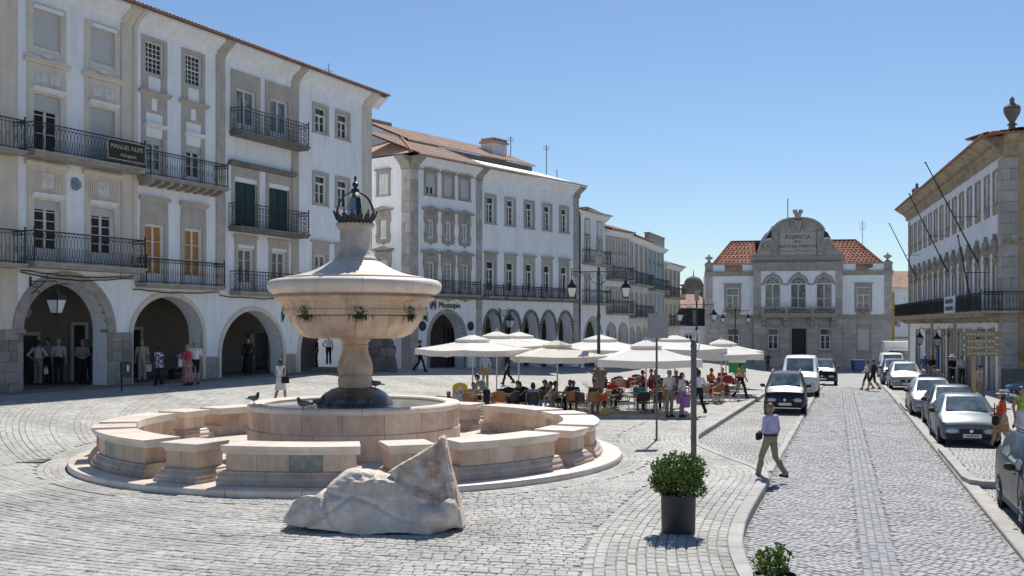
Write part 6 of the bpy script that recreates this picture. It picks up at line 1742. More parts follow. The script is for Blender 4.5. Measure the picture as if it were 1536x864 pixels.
for a, b in (((.7, .7, z0 + .05), (3, 5.2, z1 + .05)), ((3, 5.2, z1 + .05), (16.7, 5.2, z1 + .05)), ((W_ - .7, .7, z0 + .05), (16.7, 5.2, z1 + .05))): m.tube([a, b], .12, 6)
m.build('ridge_tiles', TILE, r)
URN = [(.25, 0), (.28, .08), (.14, .16), (.1, .26), (.22, .36), (.42, .5), (.46, .58), (.40, .66), (.2, .72), (.12, .8), (.13, .86), (.02, .95)]
for u in (.4, W_ - .4):
    m = F.mb(); m.smooth = True; m.lathe(crisp(URN), 18, (u, .3)); 
    m.v = [(p[0], p[1], p[2] + 10.28) for p in m.v]; m.build('stone_urn', STONE, r)
m = F.mb(); m.tube([(9.1, 3, 14.5), (9.1, 3, 17.6)], .05, 5); m.build('flagpole', POLEG, r)
m = F.mb(); m.tube([(17.6, 6, 11.5), (17.6, 6, 15.3)], .03, 5)
for k in range(4): m.tube([(17.2, 6, 15 - .25 * k), (18.0, 6, 15 - .25 * k)], .018, 4)
m.build('roof_antenna', IRON, r)
# ------------------------------------------------------------------ long house on the right with flagpoles
RP = (25.0, 52.7); RDn = hypot(.24, 1); RL = 38.0
RA = (RP[0] + .24 / RDn * RL * .895, RP[1] + 1 / RDn * RL * .895)      # far end
RL = hypot(RA[0] - RP[0], RA[1] - RP[1])
r, F = house('long_white_house', 'long white two storey house with a continuous balcony, flagpoles and roof urns on the right', RA, (RP[0] - RA[0], RP[1] - RA[1]), RL - 3, -.15)
U = lambda u: RL - u                                    # u counted from the near corner
ZT = 12.55
cents = [1.35, 3.55, 5.95, 8.35, 10.8, 13.2, 15.6, 18.0, 20.4, 22.8, 25.2, 27.7, 30.1, 32.4]
cents = [U(c * RL / 34.0) for c in cents]
ops = []
for c in cents: ops += [(c - .52, c + .52, 9.75, 11.4), (c - .5, c + .5, 4.25, 6.55)]
doors = [(U(3.0), U(1.8), 3.0), (U(6.2), U(4.6), 3.0), (U(9.2), U(8.0), 3.0), (U(11.8), U(10.6), 3.0), (U(15.4), U(14.0), 3.0), (U(17.8), U(16.8), 2.9), (U(21.4), U(20.0), 2.9), (U(24.5), U(23.2), 2.9), (U(29.5), U(28), 2.9)]
m = F.mb(); wall_grid(m, 0, RL, 4.1, ZT, ops); wall_grid(m, 0, RL, -1.3, 4.1, [(a, b, -1.25, z) for a, b, z in doors]); m.build('wall', WHITE, r)
m = F.mb(); m.box(.02, RL - .3, .3, 13, -1.3, ZT); m.quad((0, 0, -1.3), (0, 13, -1.3), (0, 13, ZT), (0, 0, ZT)); m.build('house_body', WHITE2, r)
LIME = mat('lichen_stone', (.42, .365, .28), .9, .25, 2.4, .4, 20, col2=(.21, .18, .13))
for c in cents:
    F.put('surround', surround(1.04, 1.65, .13, LIME, sill=True, apron=.55, out=.06), c, 0, 9.75)
    add_win(F, c, 9.75, 1.04, 1.65, 2, 3, bar=.035, fr=.06)
    if 'PED' not in WC:
        mm = MB()
        for s in (-1, 1): mm.box(s * .5, s * .64, -.07, .02, 0, 2.95)
        mm.box(-.5, .5, -.065, .02, 2.3, 2.95); mm.box(-.74, .74, -.16, .02, 2.95, 3.08)
        mm.prism([(-.76, 3.08), (.76, 3.08), (.5, 3.45), (.12, 3.78), (0, 3.95), (-.12, 3.78), (-.5, 3.45)], 'y', -.18, .02)
        mm.smooth = True
        for s in (-1, 1): mm.ball((s * .3, -.1, 2.6), .16, 8, 5, (1, .5, 1)); mm.ball((s * .4, -.18, 3.25), .14, 8, 5, (1, .6, 1))
        mm.ball((0, -.12, 2.62), .15, 8, 5, (1, .6, 1.3)); mm.ball((0, -.18, 3.45), .18, 8, 5, (1, .6, 1.2))
        WC['PED'] = mm.mesh('surround', LIME)
    F.put('surround', WC['PED'], c, 0, 4.25); add_win(F, c, 4.25, 1.0, 2.3, 1, 4, panel=.3, bar=.035, fr=.06)
for a, b, z in doors:
    m = F.mb(); m.box(a - .22, a, -.07, .02, -1.2, z + .2); m.box(b, b + .22, -.07, .02, -1.2, z + .2); m.box(a, b, -.07, .02, z, z + .2); m.build('door_frame', LIME, r)
    m = F.mb(); m.box(a, b, .2, .25, -1.2, z); m.box(a, b, .14, .2, z - .7, z - .62); m.box((a + b) / 2 - .04, (a + b) / 2 + .04, .14, .2, -1.2, z); m.build('door', BROWNWOOD if (a * 3) % 2 > 1 else DARKIN, r)
for k, u in enumerate((13.0, 22.0)):
    m = F.mb(); ashl = U(u); m.box(ashl - .4, ashl + .4, -.06, .02, -1.2, 3.9); m.build('stone_pier', LIME, r)
m = F.mb(); m.box(U(19.2) - .35, U(19.2) + .35, -.12, -.05, .2, 2.6); m.build('blue_poster', mat('blue_banner', (.04, .09, .28), .6, .3, 3), r)
ashlar(F, RL - .75, RL - .01, -.9, ZT - .6, .55, .75, BANKST, out=.06); ashlar(F, 0, .7, -.9, ZT - .6, .55, .7, BANKST, out=.06)
m = F.mb(); cornice(m, -.5, RL + .02, ZT + .5, [(.95, 0), (.95, .12), (.8, .2), (.62, .34), (.44, .42), (.3, .6), (.2, .66), (.2, .9), (.1, .95), (.1, 1.0)]); m.build('cornice', mat('stained_cornice', (.44, .36, .25), .9, .25, 1.6, .3, 14, col2=(.25, .21, .16), streak=.35), r)
m = F.mb()
for k in range(56): u = .3 + k * (RL - .5) / 56; m.box(u, u + .28, -.52, -.2, ZT - .02, ZT + .12)
tag(m.build('cornice_brackets', MATS['stained_cornice'], r), kind='stuff')
m = F.mb(); tiled(m, -.7, RL + .9, -1.05, ZT + .52, 6, ZT + 1.35, pitch=.24); tag(m.build('roof_tiles', TILE, r), kind='stuff')
# long balcony
m = F.mb(); m.box(-.9, RL + .05, -1.05, .02, 4.02, 4.14); m.box(-.8, RL, -.9, .02, 3.86, 4.02); bal = m.build('balcony', LIME, r)
m = F.mb(); railing(m, -.85, RL, -1.0, 0, 4.14, 5.1, 0, .16); m.build('railing', IRON, bal)
m = F.mb()
for k in range(150): u = -.7 + k * (RL + .6) / 150; m.box(u, u + .09, -.985, -.975, 4.2, 4.95)
tag(m.build('railing_panels', IRON, bal), kind='stuff')
for k in range(16):
    u = .6 + k * (RL - 1.2) / 15
    if 'RB' not in WC: WC['RB'] = MB().prism([(.02, 0), (-.8, 0), (-.8, -.12), (-.4, -.3), (.02, -.34)], 'x', -.1, .1).mesh('bracket', LIME)
    obj('bracket', WC['RB'], bal, F.Mx @ Vector((u, 0, 3.858)), 0)
# near flank, painted ochre
fl = (-(RP[1] - RA[1]) / RL, (RP[0] - RA[0]) / RL); FDr = (fl[0], fl[1])
OCH = mat('ochre_render', (.45, .34, .20), .85, .10, 1.5, .15, 12, streak=.2)
G = Fac(r, RP, FDr)
m = G.mb(); wall_grid(m, 0, 14, -.8, ZT, [(2.4, 3.4, 9.75, 11.4), (6.4, 7.4, 9.75, 11.4), (2.2, 3.4, 4.25, 6.8), (5.2, 6.6, -.7, 2.6)]); m.build('side_wall', OCH, r)
for u in (2.9, 6.9): G.put('surround', surround(1.0, 1.65, .24, LIME, out=.06), u, 0, 9.75); add_win(G, u, 9.75, 1.0, 1.65, 2, 3)
G.put('surround', surround(1.2, 2.55, .24, LIME, out=.06), 2.8, 0, 4.25); add_win(G, 2.8, 4.25, 1.2, 2.55, 1, 4, panel=.4)
m = G.mb(); m.box(5.2, 6.6, .2, .25, -.7, 2.6); m.build('door', BROWNWOOD, r)
m = G.mb(); cornice(m, .0, 14, ZT + .498, [(.95, 0), (.95, .12), (.8, .2), (.62, .34), (.44, .42), (.3, .6), (.2, .66), (.2, .9), (.1, .95), (.1, 1.0)]); m.build('cornice', MATS['stained_cornice'], r)
m = G.mb(); tiled(m, -.9, 14, -1.05, ZT + .52, 5, ZT + 1.2, pitch=.24); tag(m.build('roof_tiles', TILE, r), kind='stuff')
ashlar(G, .0, .75, -.9, ZT - .6, .55, .75, BANKST, out=.06)
m = G.mb(); m.box(-.06, 14, -.10, .02, -.9, 1.2); m.build('plinth', STONED, r)
m = G.mb(); cornice(m, .0, 14, 7.75, [(.2, 0), (.2, .1), (.1, .2), (.06, .3)]); m.build('string_course', LIME, r)
m = G.mb(); m.box(-1.0, 6, -1.0, .02, 4.02, 4.14); b2 = m.build('balcony', LIME, r)
m = G.mb(); railing(m, -1.0, 6, -.98, 0, 4.14, 5.1, 0, .16, ends=(False, True)); m.build('railing', IRON, b2)
# urns on the roof corners
URN2 = [(.32, 0), (.34, .14), (.2, .2), (.14, .34), (.26, .42), (.12, .52), (.2, .66), (.36, .95), (.42, 1.2), (.36, 1.24), (.42, 1.3), (.3, 1.42), (.12, 1.52), (.1, 1.62), (.14, 1.7), (.04, 1.84)]
for u, v in ((RL - .4, .55), (.6, .55)):
    m = F.mb(); m.smooth = True; m.lathe(crisp(URN2), 18, (u, v)); m.v = [(p[0], p[1], p[2] + ZT + .72) for p in m.v]
    m.build('roof_urn', STONED, r)
    m = F.mb(); m.bevbox(u - .36, u + .36, v - .36, v + .36, ZT + .45, ZT + .78, .03); m.build('urn_base', STONED, r)
# flagpoles leaning out over the street
for u0, zb, zt_, lean, du in ((U(3.1), 4.6, 8.3, 1.0, -.4), (U(5.4), 6.9, 12.8, 2.6, -1.2), (U(15.2), 6.9, 12.2, 2.2, -1.2), (U(28.0), 6.8, 11.4, 2.0, -1.0)):
    m = F.mb(); m.tube([(u0, -.9 if zb < 5 else -.1, zb), (u0 + du, -.9 - lean * .6 if zb < 5 else -.1 - lean, zt_)], [.045, .03], 8); m.ball((u0 + du, -.9 - lean * .6 if zb < 5 else -.1 - lean, zt_), .06, 8, 6); fp = m.build('flagpole', IRON, r)
    m = F.mb(); zz = zb + (zt_ - zb) * .45; vv = (-.9 - lean * .6 * .45) if zb < 5 else (-.1 - lean * .45)
    m.tube([(u0 + du * .45, vv, zz), (u0 + du * .45, 0, zz - .0)], .02, 5); m.build('stay', IRON, fp)
# banner on the balcony
p = F.Mx @ Vector((U(8.6), -1.06, 4.62))
bn = thing('banner', 'white banner with dark lettering tied to the long balcony rail', 'banner', r.matrix_basis @ p, F.rz)
m = MB(); n = 10
for i in range(n):
    a, b = -1.9 + 3.8 * i / n, -1.9 + 3.8 * (i + 1) / n
    m.quad((a, -.02 + .03 * sin(i * 1.7), -.5), (b, -.02 + .03 * sin((i + 1) * 1.7), -.5), (b, -.01, .5), (a, -.01, .5)); m.quad((a, .03, .5), (b, .03, .5), (b, .03, -.5), (a, .03, -.5))
m.build('cloth', mat('banner_cloth', (.70, .72, .74), .8, .05, 3), bn)
# the photograph shows only blurred words here: two dark lines of type
for s_, z, w_ in ((.30, .2, 2.4), (.34, -.22, 2.6)):
    m = MB(); x = -w_ / 2
    rg = random.Random(int(s_ * 100))
    while x < w_ / 2:
        b = rg.uniform(.10, .2); m.box(x, x + b, -.062, -.055, z - .12, z + .12); x += b + .05
    tag(m.build('blurred_words', mat('banner_ink', (.12, .12, .14), .8, 0), bn), kind='stuff')
for u, lab in ((2.0, 'black lantern on the front of the long house behind the brown direction signs'), (15.0, 'black wall lantern on the far part of the long house'), (22.5, 'farthest black wall lantern on the long white house')):
    q = F.Mx @ Vector((U(u), -.0, 2.55)); lantern('wall_lantern', lab, 'wall lanterns', r.matrix_basis @ q, F.rz, arm=.7, s=1.1)
q = G.Mx @ Vector((1.6, 0, 2.4)); lantern('wall_lantern', 'black lantern on the ochre end wall at the right edge of the photo', 'wall lanterns', r.matrix_basis @ q, G.rz, arm=.7, s=1.2)
q = G.Mx @ Vector((1.1, -.03, 1.85)); m = MB(); m.M = Matrix.Rotation(pi / 2, 4, 'X'); m.lathe([(0, 0), (.3, 0), (.3, .04), (0, .05)], 20)
ob = m.build('gold_plaque', mat('gold_plaque', (.38, .22, .03), .4, .2, 5), r, q, G.rz - F.rz)
# white house with yellow bands beyond, and roofs behind
r2, F2, L2 = row_house('white house with mustard yellow corner bands between the palace and the long house', (42.2, 117), (52, 119), 7.6, -1.3, WHITE, [(3.3, 1.7)], bays=4, tilem=TILE_PALE, bal=(), w=1.0, deep=10, zr=2.2)
MUS = mat('mustard_paint', (.52, .33, .055), .8, .1, 2)
for a in (.5, 9.2):
    m = F2.mb(); m.box(a, a + .7, -.05, .02, -1.3, 7.2); m.build('yellow_band', MUS, r2)
m = F2.mb(); m.box(1.21, 9.19, -.04, .02, 1.9, 2.1); m.build('yellow_band', MUS, r2)
for k in (0, 1):
    x, y, _ = (F2.r if False else (42.2 + 1.7 + k * .8, 117.2 + .16 * (1.7 + .8 * k), 0))
    lantern('wall_lantern', ('lantern left of the pair on the far white and yellow house', 'lantern right of the pair on the far white and yellow house')[k], 'wall lanterns', (x, y - .1, .2 + .5 * k), F2.rz, arm=.7, s=1.3)
# ------------------------------------------------------------------ people
SKIN = mat('skin', (.42, .25, .17), .55, .08, 9); SKIN2 = mat('tanned_skin', (.30, .165, .105), .55, .08, 9)
SHOE = mat('dark_shoe', (.025, .022, .02), .5, .1, 8); SHOEB = mat('brown_shoe', (.11, .06, .035), .55, .1, 8)
HAIRD = mat('dark_hair', (.018, .013, .01), .5, .2, 30); HAIRB = mat('brown_hair', (.07, .04, .022), .5, .2, 30); HAIRG = mat('grey_hair', (.33, .32, .30), .6, .2, 30); HAIRL = mat('blond_hair', (.36, .25, .12), .55, .2, 30)
EYE = mat('dark_eye', (.02, .015, .012), .3, 0)
def cloth(name, c, **k): return mat('cloth_' + name, c, .85, .10, 5, .15, 60, **k)
def checks(name, c1, c2, s):
    m = bpy.data.materials.new(name); g = NG(m)
    ch = g.n('TexChecker', i_Scale=s); ch.inputs['Color1'].default_value = c4(c1); ch.inputs['Color2'].default_value = c4(c2)
    tc = g.n('TexCoord'); g.l(tc.outputs['Object'], ch.inputs['Vector']); g.l(ch.outputs[0], g.b.inputs['Base Color']); g.b.inputs['Roughness'].default_value = .85
    return m
def dots(name, c1, c2, s, t=.5):
    m = bpy.data.materials.new(name); g = NG(m)
    v = g.n('TexNoise', i_Scale=s, i_Detail=1.0); tc = g.n('TexCoord'); g.l(tc.outputs['Object'], v.inputs['Vector'])
    rp = g.n('ValToRGB'); rp.color_ramp.interpolation = 'CONSTANT'; rp.color_ramp.elements[0].color = c4(c1); rp.color_ramp.elements[1].position = t; rp.color_ramp.elements[1].color = c4(c2)
    g.l(v.outputs['Fac'], rp.inputs[0]); g.l(rp.outputs[0], g.b.inputs['Base Color']); g.b.inputs['Roughness'].default_value = .85
    return m
ARMS = {  # elbow, wrist for the right side (x > 0); mirrored for the left
    'down': ((.24, -.03, 1.13), (.25, .05, .89)), 'hips': ((.40, -.06, 1.15), (.20, -.04, .99)), 'fwd': ((.23, .06, 1.13), (.21, .20, .93)), 'aft': ((.23, -.14, 1.15), (.23, -.15, .91)),
    'front': ((.24, .0, 1.12), (.08, .22, 1.04)), 'behind': ((.26, -.12, 1.13), (.05, -.17, .99)), 'table': ((.25, .12, 1.14), (.13, .34, 1.08)), 'lap': ((.24, .02, 1.14), (.11, .24, 1.0)),
    'face': ((.23, .16, 1.13), (.07, .17, 1.40)), 'reach': ((.20, .22, 1.22), (.13, .46, 1.15)), 'bag': ((.24, -.02, 1.13), (.27, .04, .88)), 'phone': ((.27, .08, 1.18), (.12, .12, 1.47))}
LEGS = {'stand': ((.095, .015, .50), (.105, -.02, .085)), 'front': ((.09, .17, .53), (.085, .27, .10)), 'back': ((.10, -.06, .50), (.10, -.33, .17)), 'sit': ((.11, .42, .49), (.11, .40, .085)), 'sitout': ((.14, .40, .49), (.16, .55, .09)),
        'step': ((.09, .22, .56), (.09, .18, .14)), 'wide': ((.15, .02, .50), (.19, -.02, .085)), 'kneel': ((.12, .25, .40), (.12, -.05, .08))}
def pose_prims(armR, armL, legR, legL, fem=False, fat=0.0, sit=False, lean=0.0, yaw=0.0, sleeve=1, skirt=None, crouch=0.0, fingers=True):
    P = []
    hz = .50 if sit else .94 - crouch
    dz = hz - .94
    cl, sl2 = cos(lean), sin(lean)
    def U(p):                                          # upper body follows the lean about the hips
        x, y, z = p[0], p[1], p[2] - .94
        return (x, y * cl + z * sl2, -y * sl2 + z * cl + hz)
    def H(p):                                          # head points turn with the neck
        x, y, z = p; c, s = cos(yaw), sin(yaw)
        return U((x * c - y * s, x * s + y * c, z))
    sw = .14 if fem else .165
    P.append(('e', U((0, .012, 1.595)), (.073, .092, .112), 0)); P.append(('e', H((0, .045, 1.535)), (.05, .055, .062), 0))
    P.append(('c', H((0, .095, 1.60)), H((0, .118, 1.572)), .011, .017, 0)); P.append(('c', H((-.02, .09, 1.533)), H((.02, .09, 1.533)), .012, .012, 0))
    for s in (-1, 1): P.append(('e', H((s * .076, -.0, 1.59)), (.014, .022, .032), 0))
    P.append(('c', U((0, -.01, 1.41)), U((0, .01, 1.53)), .056, .05, 0))
    P.append(('e', U((0, -.005, 1.25)), (sw - .005, .108 + fat * .2, .20), 1)); P.append(('c', U((-sw, -.01, 1.385)), U((sw, -.01, 1.385)), .06, .06, 1))
    if fem:
        for s in (-1, 1): P.append(('e', U((s * .075, .09, 1.25)), (.065, .06, .065), 1))
    P.append(('e', U((0, .012 + fat * .35, 1.07)), (.138 + fat * .5 + (0 if fem else .012), .105 + fat, .16), 1))
    P.append(('e', (0, -.005, hz + .02), (.155 + (.015 if fem else 0) + fat * .3, .12 + fat * .5, .13), 2))
    for s, arm in ((1, armR), (-1, armL)):
        e, w_ = ARMS[arm]; S = U((s * (sw + .025), -.01, 1.375)); e = U((s * e[0], e[1], e[2])); w_ = U((s * w_[0], w_[1], w_[2]))
        P.append(('c', S, e, .056, .045, 1 if sleeve else 0)); 
        fo_ = Vector(w_) - Vector(e)
        P.append(('c', e, w_, .043, .031, 1 if sleeve == 2 else 0))
        if sleeve == 1: P.append(('c', S, tuple(Vector(S) + (Vector(e) - Vector(S)) * .8), .062, .055, 1))
        d = fo_.normalized(); side = d.cross(Vector((0, 0, 1))) if abs(d.z) < .9 else Vector((0, 1, 0)); side = (side - d * side.dot(d)).normalized(); nrm = d.cross(side)
        W = Vector(w_); pc = W + d * .05
        P.append(('c', tuple(W + d * .01), tuple(W + d * .07), .029, .036, 0))
        if fingers:
            for k, (o_, L) in enumerate(((-.03, .062), (-.01, .072), (.01, .068), (.03, .052))):
                a = W + d * .085 + side * o_; b = a + d * L * .55 + nrm * .008 * s; c = b + d * L * .40 + nrm * .022 * s
                P.append(('c', tuple(a), tuple(b), .0115, .0105, 0)); P.append(('c', tuple(b), tuple(c), .0105, .009, 0))
            a = W + d * .03 - side * .03; b = a - side * .025 + d * .035; P.append(('c', tuple(a), tuple(b), .014, .011, 0)); P.append(('c', tuple(b), tuple(b + d * .03), .011, .0095, 0))
        else: P.append(('c', tuple(W + d * .07), tuple(W + d * .15 + nrm * .02 * s), .03, .018, 0))
    for s, leg in ((1, legR), (-1, legL)):
        k, a = LEGS[leg]; hp = (s * .085, 0, hz - .02); k = (s * k[0], k[1], k[2] - (crouch * .3 if not sit else 0)); a = (s * a[0], a[1], a[2])
        bare = skirt in ('knee', 'dress', 'shorts')
        P.append(('c', hp, k, .092, .062 if not bare else .058, 2)); P.append(('c', k, a, .060, .044, 0 if bare else 2))
        if not bare: P.append(('c', tuple((Vector(k) + Vector(a)) / 2), tuple(Vector(a) + Vector((0, 0, .02))), .06, .062, 2))
        P.append(('e', (a[0], a[1] - .06, k[2] * .6 + a[2] * .4) if False else tuple(Vector(k) * .62 + Vector(a) * .38 + Vector((0, -.02, 0))), (.055, .06, .1), 0 if bare else 2))
        tz = max(.035, a[2] - .05)
        P.append(('c', (a[0], a[1] - .035, a[2] - .045), (a[0] * 1.12, a[1] + .15, tz), .040, .034, 3)); P.append(('c', (a[0], a[1], a[2]), (a[0], a[1] + .04, a[2] - .03), .045, .045, 3))
    if skirt in ('knee', 'dress'): 
        if sit: P.append(('c', (0, .05, .54), (0, .40, .50), .16, .17, 2))
        else: P.append(('k', (0, 0, hz + .05), (0, .01, .52), .15, .23, 2))
    if skirt == 'long': P.append(('k', (0, 0, hz + .05), (0, .01, .16), .15, .27, 2))
    if skirt == 'tunic': P.append(('k', U((0, 0, 1.1)), (0, .01, .80), .155, .21, 1))
    return P, U, H
def prim_d(p, X, Y, Z):
    if p[0] == 'e': return ell_d(X, Y, Z, p[1], p[2])
    if p[0] == 'c': return cone_d(X, Y, Z, p[1], p[2], p[3], p[4])
    a, b = p[1], p[2]                                  # flat-ended skirt
    t = np.clip((a[2] - Z) / max(a[2] - b[2], 1e-6), 0, 1)
    cx = a[0] + (b[0] - a[0]) * t; cy = a[1] + (b[1] - a[1]) * t
    ang = np.arctan2(Y - cy, X - cx); R = p[3] + (p[4] - p[3]) * t
    R = R * (1 + .05 * np.sin(ang * 9) * t)
    return np.maximum(np.sqrt((X - cx) ** 2 + (Y - cy) ** 2) - R, np.abs(Z - (a[2] + b[2]) / 2) - (a[2] - b[2]) / 2) * .8
BODY = {}
def body_mesh(res, **k):
    key = (res,) + tuple(sorted(k.items()))
    if key in BODY: return BODY[key]
    P, U, H = pose_prims(**k)
    pts = []
    for p in P:
        if p[0] == 'e': pts += [np.array(p[1]) - np.array(p[2]), np.array(p[1]) + np.array(p[2])]
        else:
            rr = max(p[3], p[4]); pts += [np.array(p[1]) - rr, np.array(p[1]) + rr, np.array(p[2]) - rr, np.array(p[2]) + rr]
    pts = np.array(pts); lo, hi = pts.min(0) - .04, pts.max(0) + .04
    def f(X, Y, Z):
        D = None; shp = X.shape
        D = np.full(shp, 1.0)
        ax = (X[:, 0, 0], Y[0, :, 0], Z[0, 0, :])
        for p in P:                                    # each limb only touches the cells around it
            if p[0] == 'e': a, b = np.array(p[1]) - np.array(p[2]), np.array(p[1]) + np.array(p[2])
            else:
                rr = max(p[3], p[4]); a = np.minimum(p[1], p[2]) - rr; b = np.maximum(p[1], p[2]) + rr
            sl3 = tuple(slice(max(0, np.searchsorted(ax[i], a[i] - .08) - 1), np.searchsorted(ax[i], b[i] + .08) + 1) for i in range(3))
            d = prim_d(p, X[sl3], Y[sl3], Z[sl3])
            thin = p[0] == 'c' and max(p[3], p[4]) < .016
            D[sl3] = smin(D[sl3], d, .006 if thin else (.025 if p[0] != 'k' else .02))
        return D
    V, F = surface_nets(f, lo, hi, res)
    C = V[F].mean(1)
    best = np.full(len(C), 9.0); mi = np.zeros(len(C), int)
    for p in P:
        d = prim_d(p, C[:, 0], C[:, 1], C[:, 2]) - (.006 if p[-1] in (1, 2) else 0)
        m_ = d < best; best[m_] = d[m_]; mi[m_] = p[-1]
    me = np_mesh('person', V, F, [SKIN, SKIN, SKIN, SKIN], mi, smooth=True)
    BODY[key] = (me, U, H)
    return BODY[key]
HAIRC = {}
def hair_mesh(style):
    if style in HAIRC: return HAIRC[style]
    def f(X, Y, Z):                                    # head-centred coordinates, face towards +y
        d = ell_d(X, Y, Z, (0, -.012, .012), (.083, .098, .118))
        front = (Y - .045) + (Z - .04) * -.55
        if style == 'bald': d = np.maximum(d, Z - .02); front = Y - .03
        d = np.maximum(d, front); d = np.maximum(d, -.075 - Z if style != 'long' else -.2 - Z)
        if style == 'long':
            d = smin(d, np.maximum(ell_d(X, Y, Z, (0, -.055, -.13), (.095, .055, .22)), -(-.035 - Y) * -1), .03)
        if style == 'bun': d = smin(d, ell_d(X, Y, Z, (0, -.12, .03), (.045, .04, .045)), .02)
        if style == 'bob': d = smin(d, np.maximum(ell_d(X, Y, Z, (0, -.03, -.05), (.098, .075, .10)), Y - .03), .02)
        return d + .004 * np.sin(X * 90) * np.sin(Z * 60 + Y * 70)
    V, F = surface_nets(f, (-.14, -.2, -.4), (.14, .15, .16), .013)
    HAIRC[style] = np_mesh('hair', V, F, HAIRD, None, smooth=True)
    return HAIRC[style]
def hat_mesh(kind):
    key = 'HAT' + kind
    if key in WC: return WC[key]
    m = MB(); m.smooth = True
    if kind == 'brim': m.lathe([(.175, .045), (.18, .05), (.10, .075), (.095, .10), (.088, .15), (.06, .165), (0, .168)], 20, (0, -.01), close=False); m.lathe([(.176, .043), (.09, .06)], 20, (0, -.01), close=False)
    else:
        m.lathe([(.088, .035), (.09, .07), (.075, .12), (.03, .14), (0, .142)], 18, (0, -.01), close=False)
        m.add([(-.06, .06, .04), (.06, .06, .04), (.045, .16, .03), (-.045, .16, .03), (-.06, .06, .05), (.06, .06, .05), (.045, .16, .04), (-.045, .16, .04)], [(3, 2, 1, 0), (4, 5, 6, 7), (2, 3, 7, 6)])
    WC[key] = m.mesh('hat', CANVAS); return WC[key]
def person(label, x, y, rz, top, bot, hair='short', hairm=HAIRD, skin=SKIN, shoe=SHOE, h=1.72, arms=('down', 'down'), legs=('stand', 'stand'), fem=False, fat=0.0, sit=False, lean=0.0, yaw=0.0, sleeve=1, skirt=None, hat=None, hatm=None, bag=None, z=None, res=.017, crouch=0.0, group=None):
    res = max(res, .0165) if res > .012 else res
    me, U, H = body_mesh(res, armR=arms[0], armL=arms[1], legR=legs[0], legL=legs[1], fem=fem, fat=fat, sit=sit, lean=lean, yaw=yaw, sleeve=sleeve, skirt=skirt, crouch=crouch, fingers=True)
    s = h / 1.72
    root = obj('person', me, None, (x, y, gz(x, y) + .012 if z is None else z), rz)
    root.scale = (s, s, s)
    tag(root, label, 'person', group)
    for i, m_ in enumerate((skin, top, bot, shoe)):
        root.material_slots[i].link = 'OBJECT'; root.material_slots[i].material = m_
    hc = U((0, .012, 1.595))
    def on_head(nm, me_, mt):
        o = obj(nm, me_, root, hc); o.rotation_euler = (-lean, 0, yaw)
        o.material_slots[0].link = 'OBJECT'; o.material_slots[0].material = mt
        return o
    if hair: on_head('hair', hair_mesh(hair), hairm)
    if hat: on_head('hat', hat_mesh(hat), hatm)
    if 'EYE' not in WC: WC['EYE'] = MB().ball((0, 0, 0), .011, 8, 6).mesh('eye', EYE)
    for sx in (-1, 1): obj('eye', WC['EYE'], root, H((sx * .032, .083, 1.606)))
    return root, U
def bag_thing(label, x, y, z, w, h, d, mt, rz=0, strap=.35, name='handbag'):
    t = thing(name, label, 'bag', (x, y, z), rz)
    m = MB(); m.bevbox(-w / 2, w / 2, -d / 2, d / 2, -h, 0, min(w, d, h) * .28); m.smooth = True; m.build('bag_body', mt, t)
    m = MB(); m.tube([(-w * .35, 0, -.02), (-w * .2, 0, strap * .8), (0, 0, strap), (w * .2, 0, strap * .8), (w * .35, 0, -.02)], .010, 5); m.build('strap', mt, t)
    return t
R_ = radians
WHT = cloth('white', (.70, .70, .70)); OFFW = cloth('offwhite', (.60, .57, .52)); BLK = cloth('black', (.014, .014, .016)); NAVY = cloth('navy', (.025, .032, .06)); KHAKI = cloth('khaki', (.27, .235, .165)); BEIGE = cloth('beige', (.46, .40, .32)); LBLUE = cloth('lightblue', (.28, .37, .52)); BLUE = cloth('blue', (.06, .13, .32)); GREY = cloth('grey', (.20, .20, .21)); PINK = cloth('pink', (.45, .055, .10)); ORANGE = cloth('orange', (.62, .10, .025)); RED = cloth('red', (.35, .03, .03)); TEAL = cloth('teal', (.02, .28, .28)); LILAC = cloth('lilac', (.50, .43, .62)); YEL2 = cloth('yellow', (.60, .45, .12)); LIMEG = cloth('limegreen', (.34, .45, .06)); BROWNC = cloth('brown', (.14, .08, .05)); MAG = cloth('magenta', (.42, .05, .22)); PURPLE = cloth('purple', (.36, .14, .38))
CHK = checks('checked_shirt', (.62, .6, .58), (.24, .12, .13), 22); FLOR = dots('blue_white_print', (.03, .04, .10), (.62, .64, .68), 14, .52); PSKIRT = dots('pink_print', (.28, .09, .11), (.5, .36, .33), 22, .55); STRIPE = dots('grey_stripe', (.08, .08, .09), (.45, .45, .47), 9, .5); TIGER = dots('orange_print', (.30, .15, .06), (.50, .36, .2), 16, .5)
# the man crossing in front
mx, my = 5.84, 23.35
man, U_ = person('older balding man in a lilac shirt and khaki trousers stepping off the kerb', mx, my, R_(38), LILAC, KHAKI, hair='bald', hairm=HAIRG, skin=SKIN2, shoe=SHOE, h=1.76, arms=('down', 'front'), legs=('back', 'front'), fat=.022, yaw=R_(38), sleeve=2, res=.011, z=-.10)
m = MB(); m.smooth = True; m.lathe([(.148, .985), (.156, .99), (.156, 1.02), (.148, 1.025)], 28, close=False); o = m.build('belt', SHOE, man); o.scale = (1.12, 1.0, 1.0)
fx, fy = -sin(R_(38)), cos(R_(38))
bag_thing('small black pouch held at the left hip of the man in lilac', mx + fx * .16 - cos(R_(38)) * .20, my + fy * .16 - sin(R_(38)) * .20, .985, .26, .17, .10, BLK, R_(60), strap=.03, name='pouch')
A = lambda px, y: (at(px, y), y)
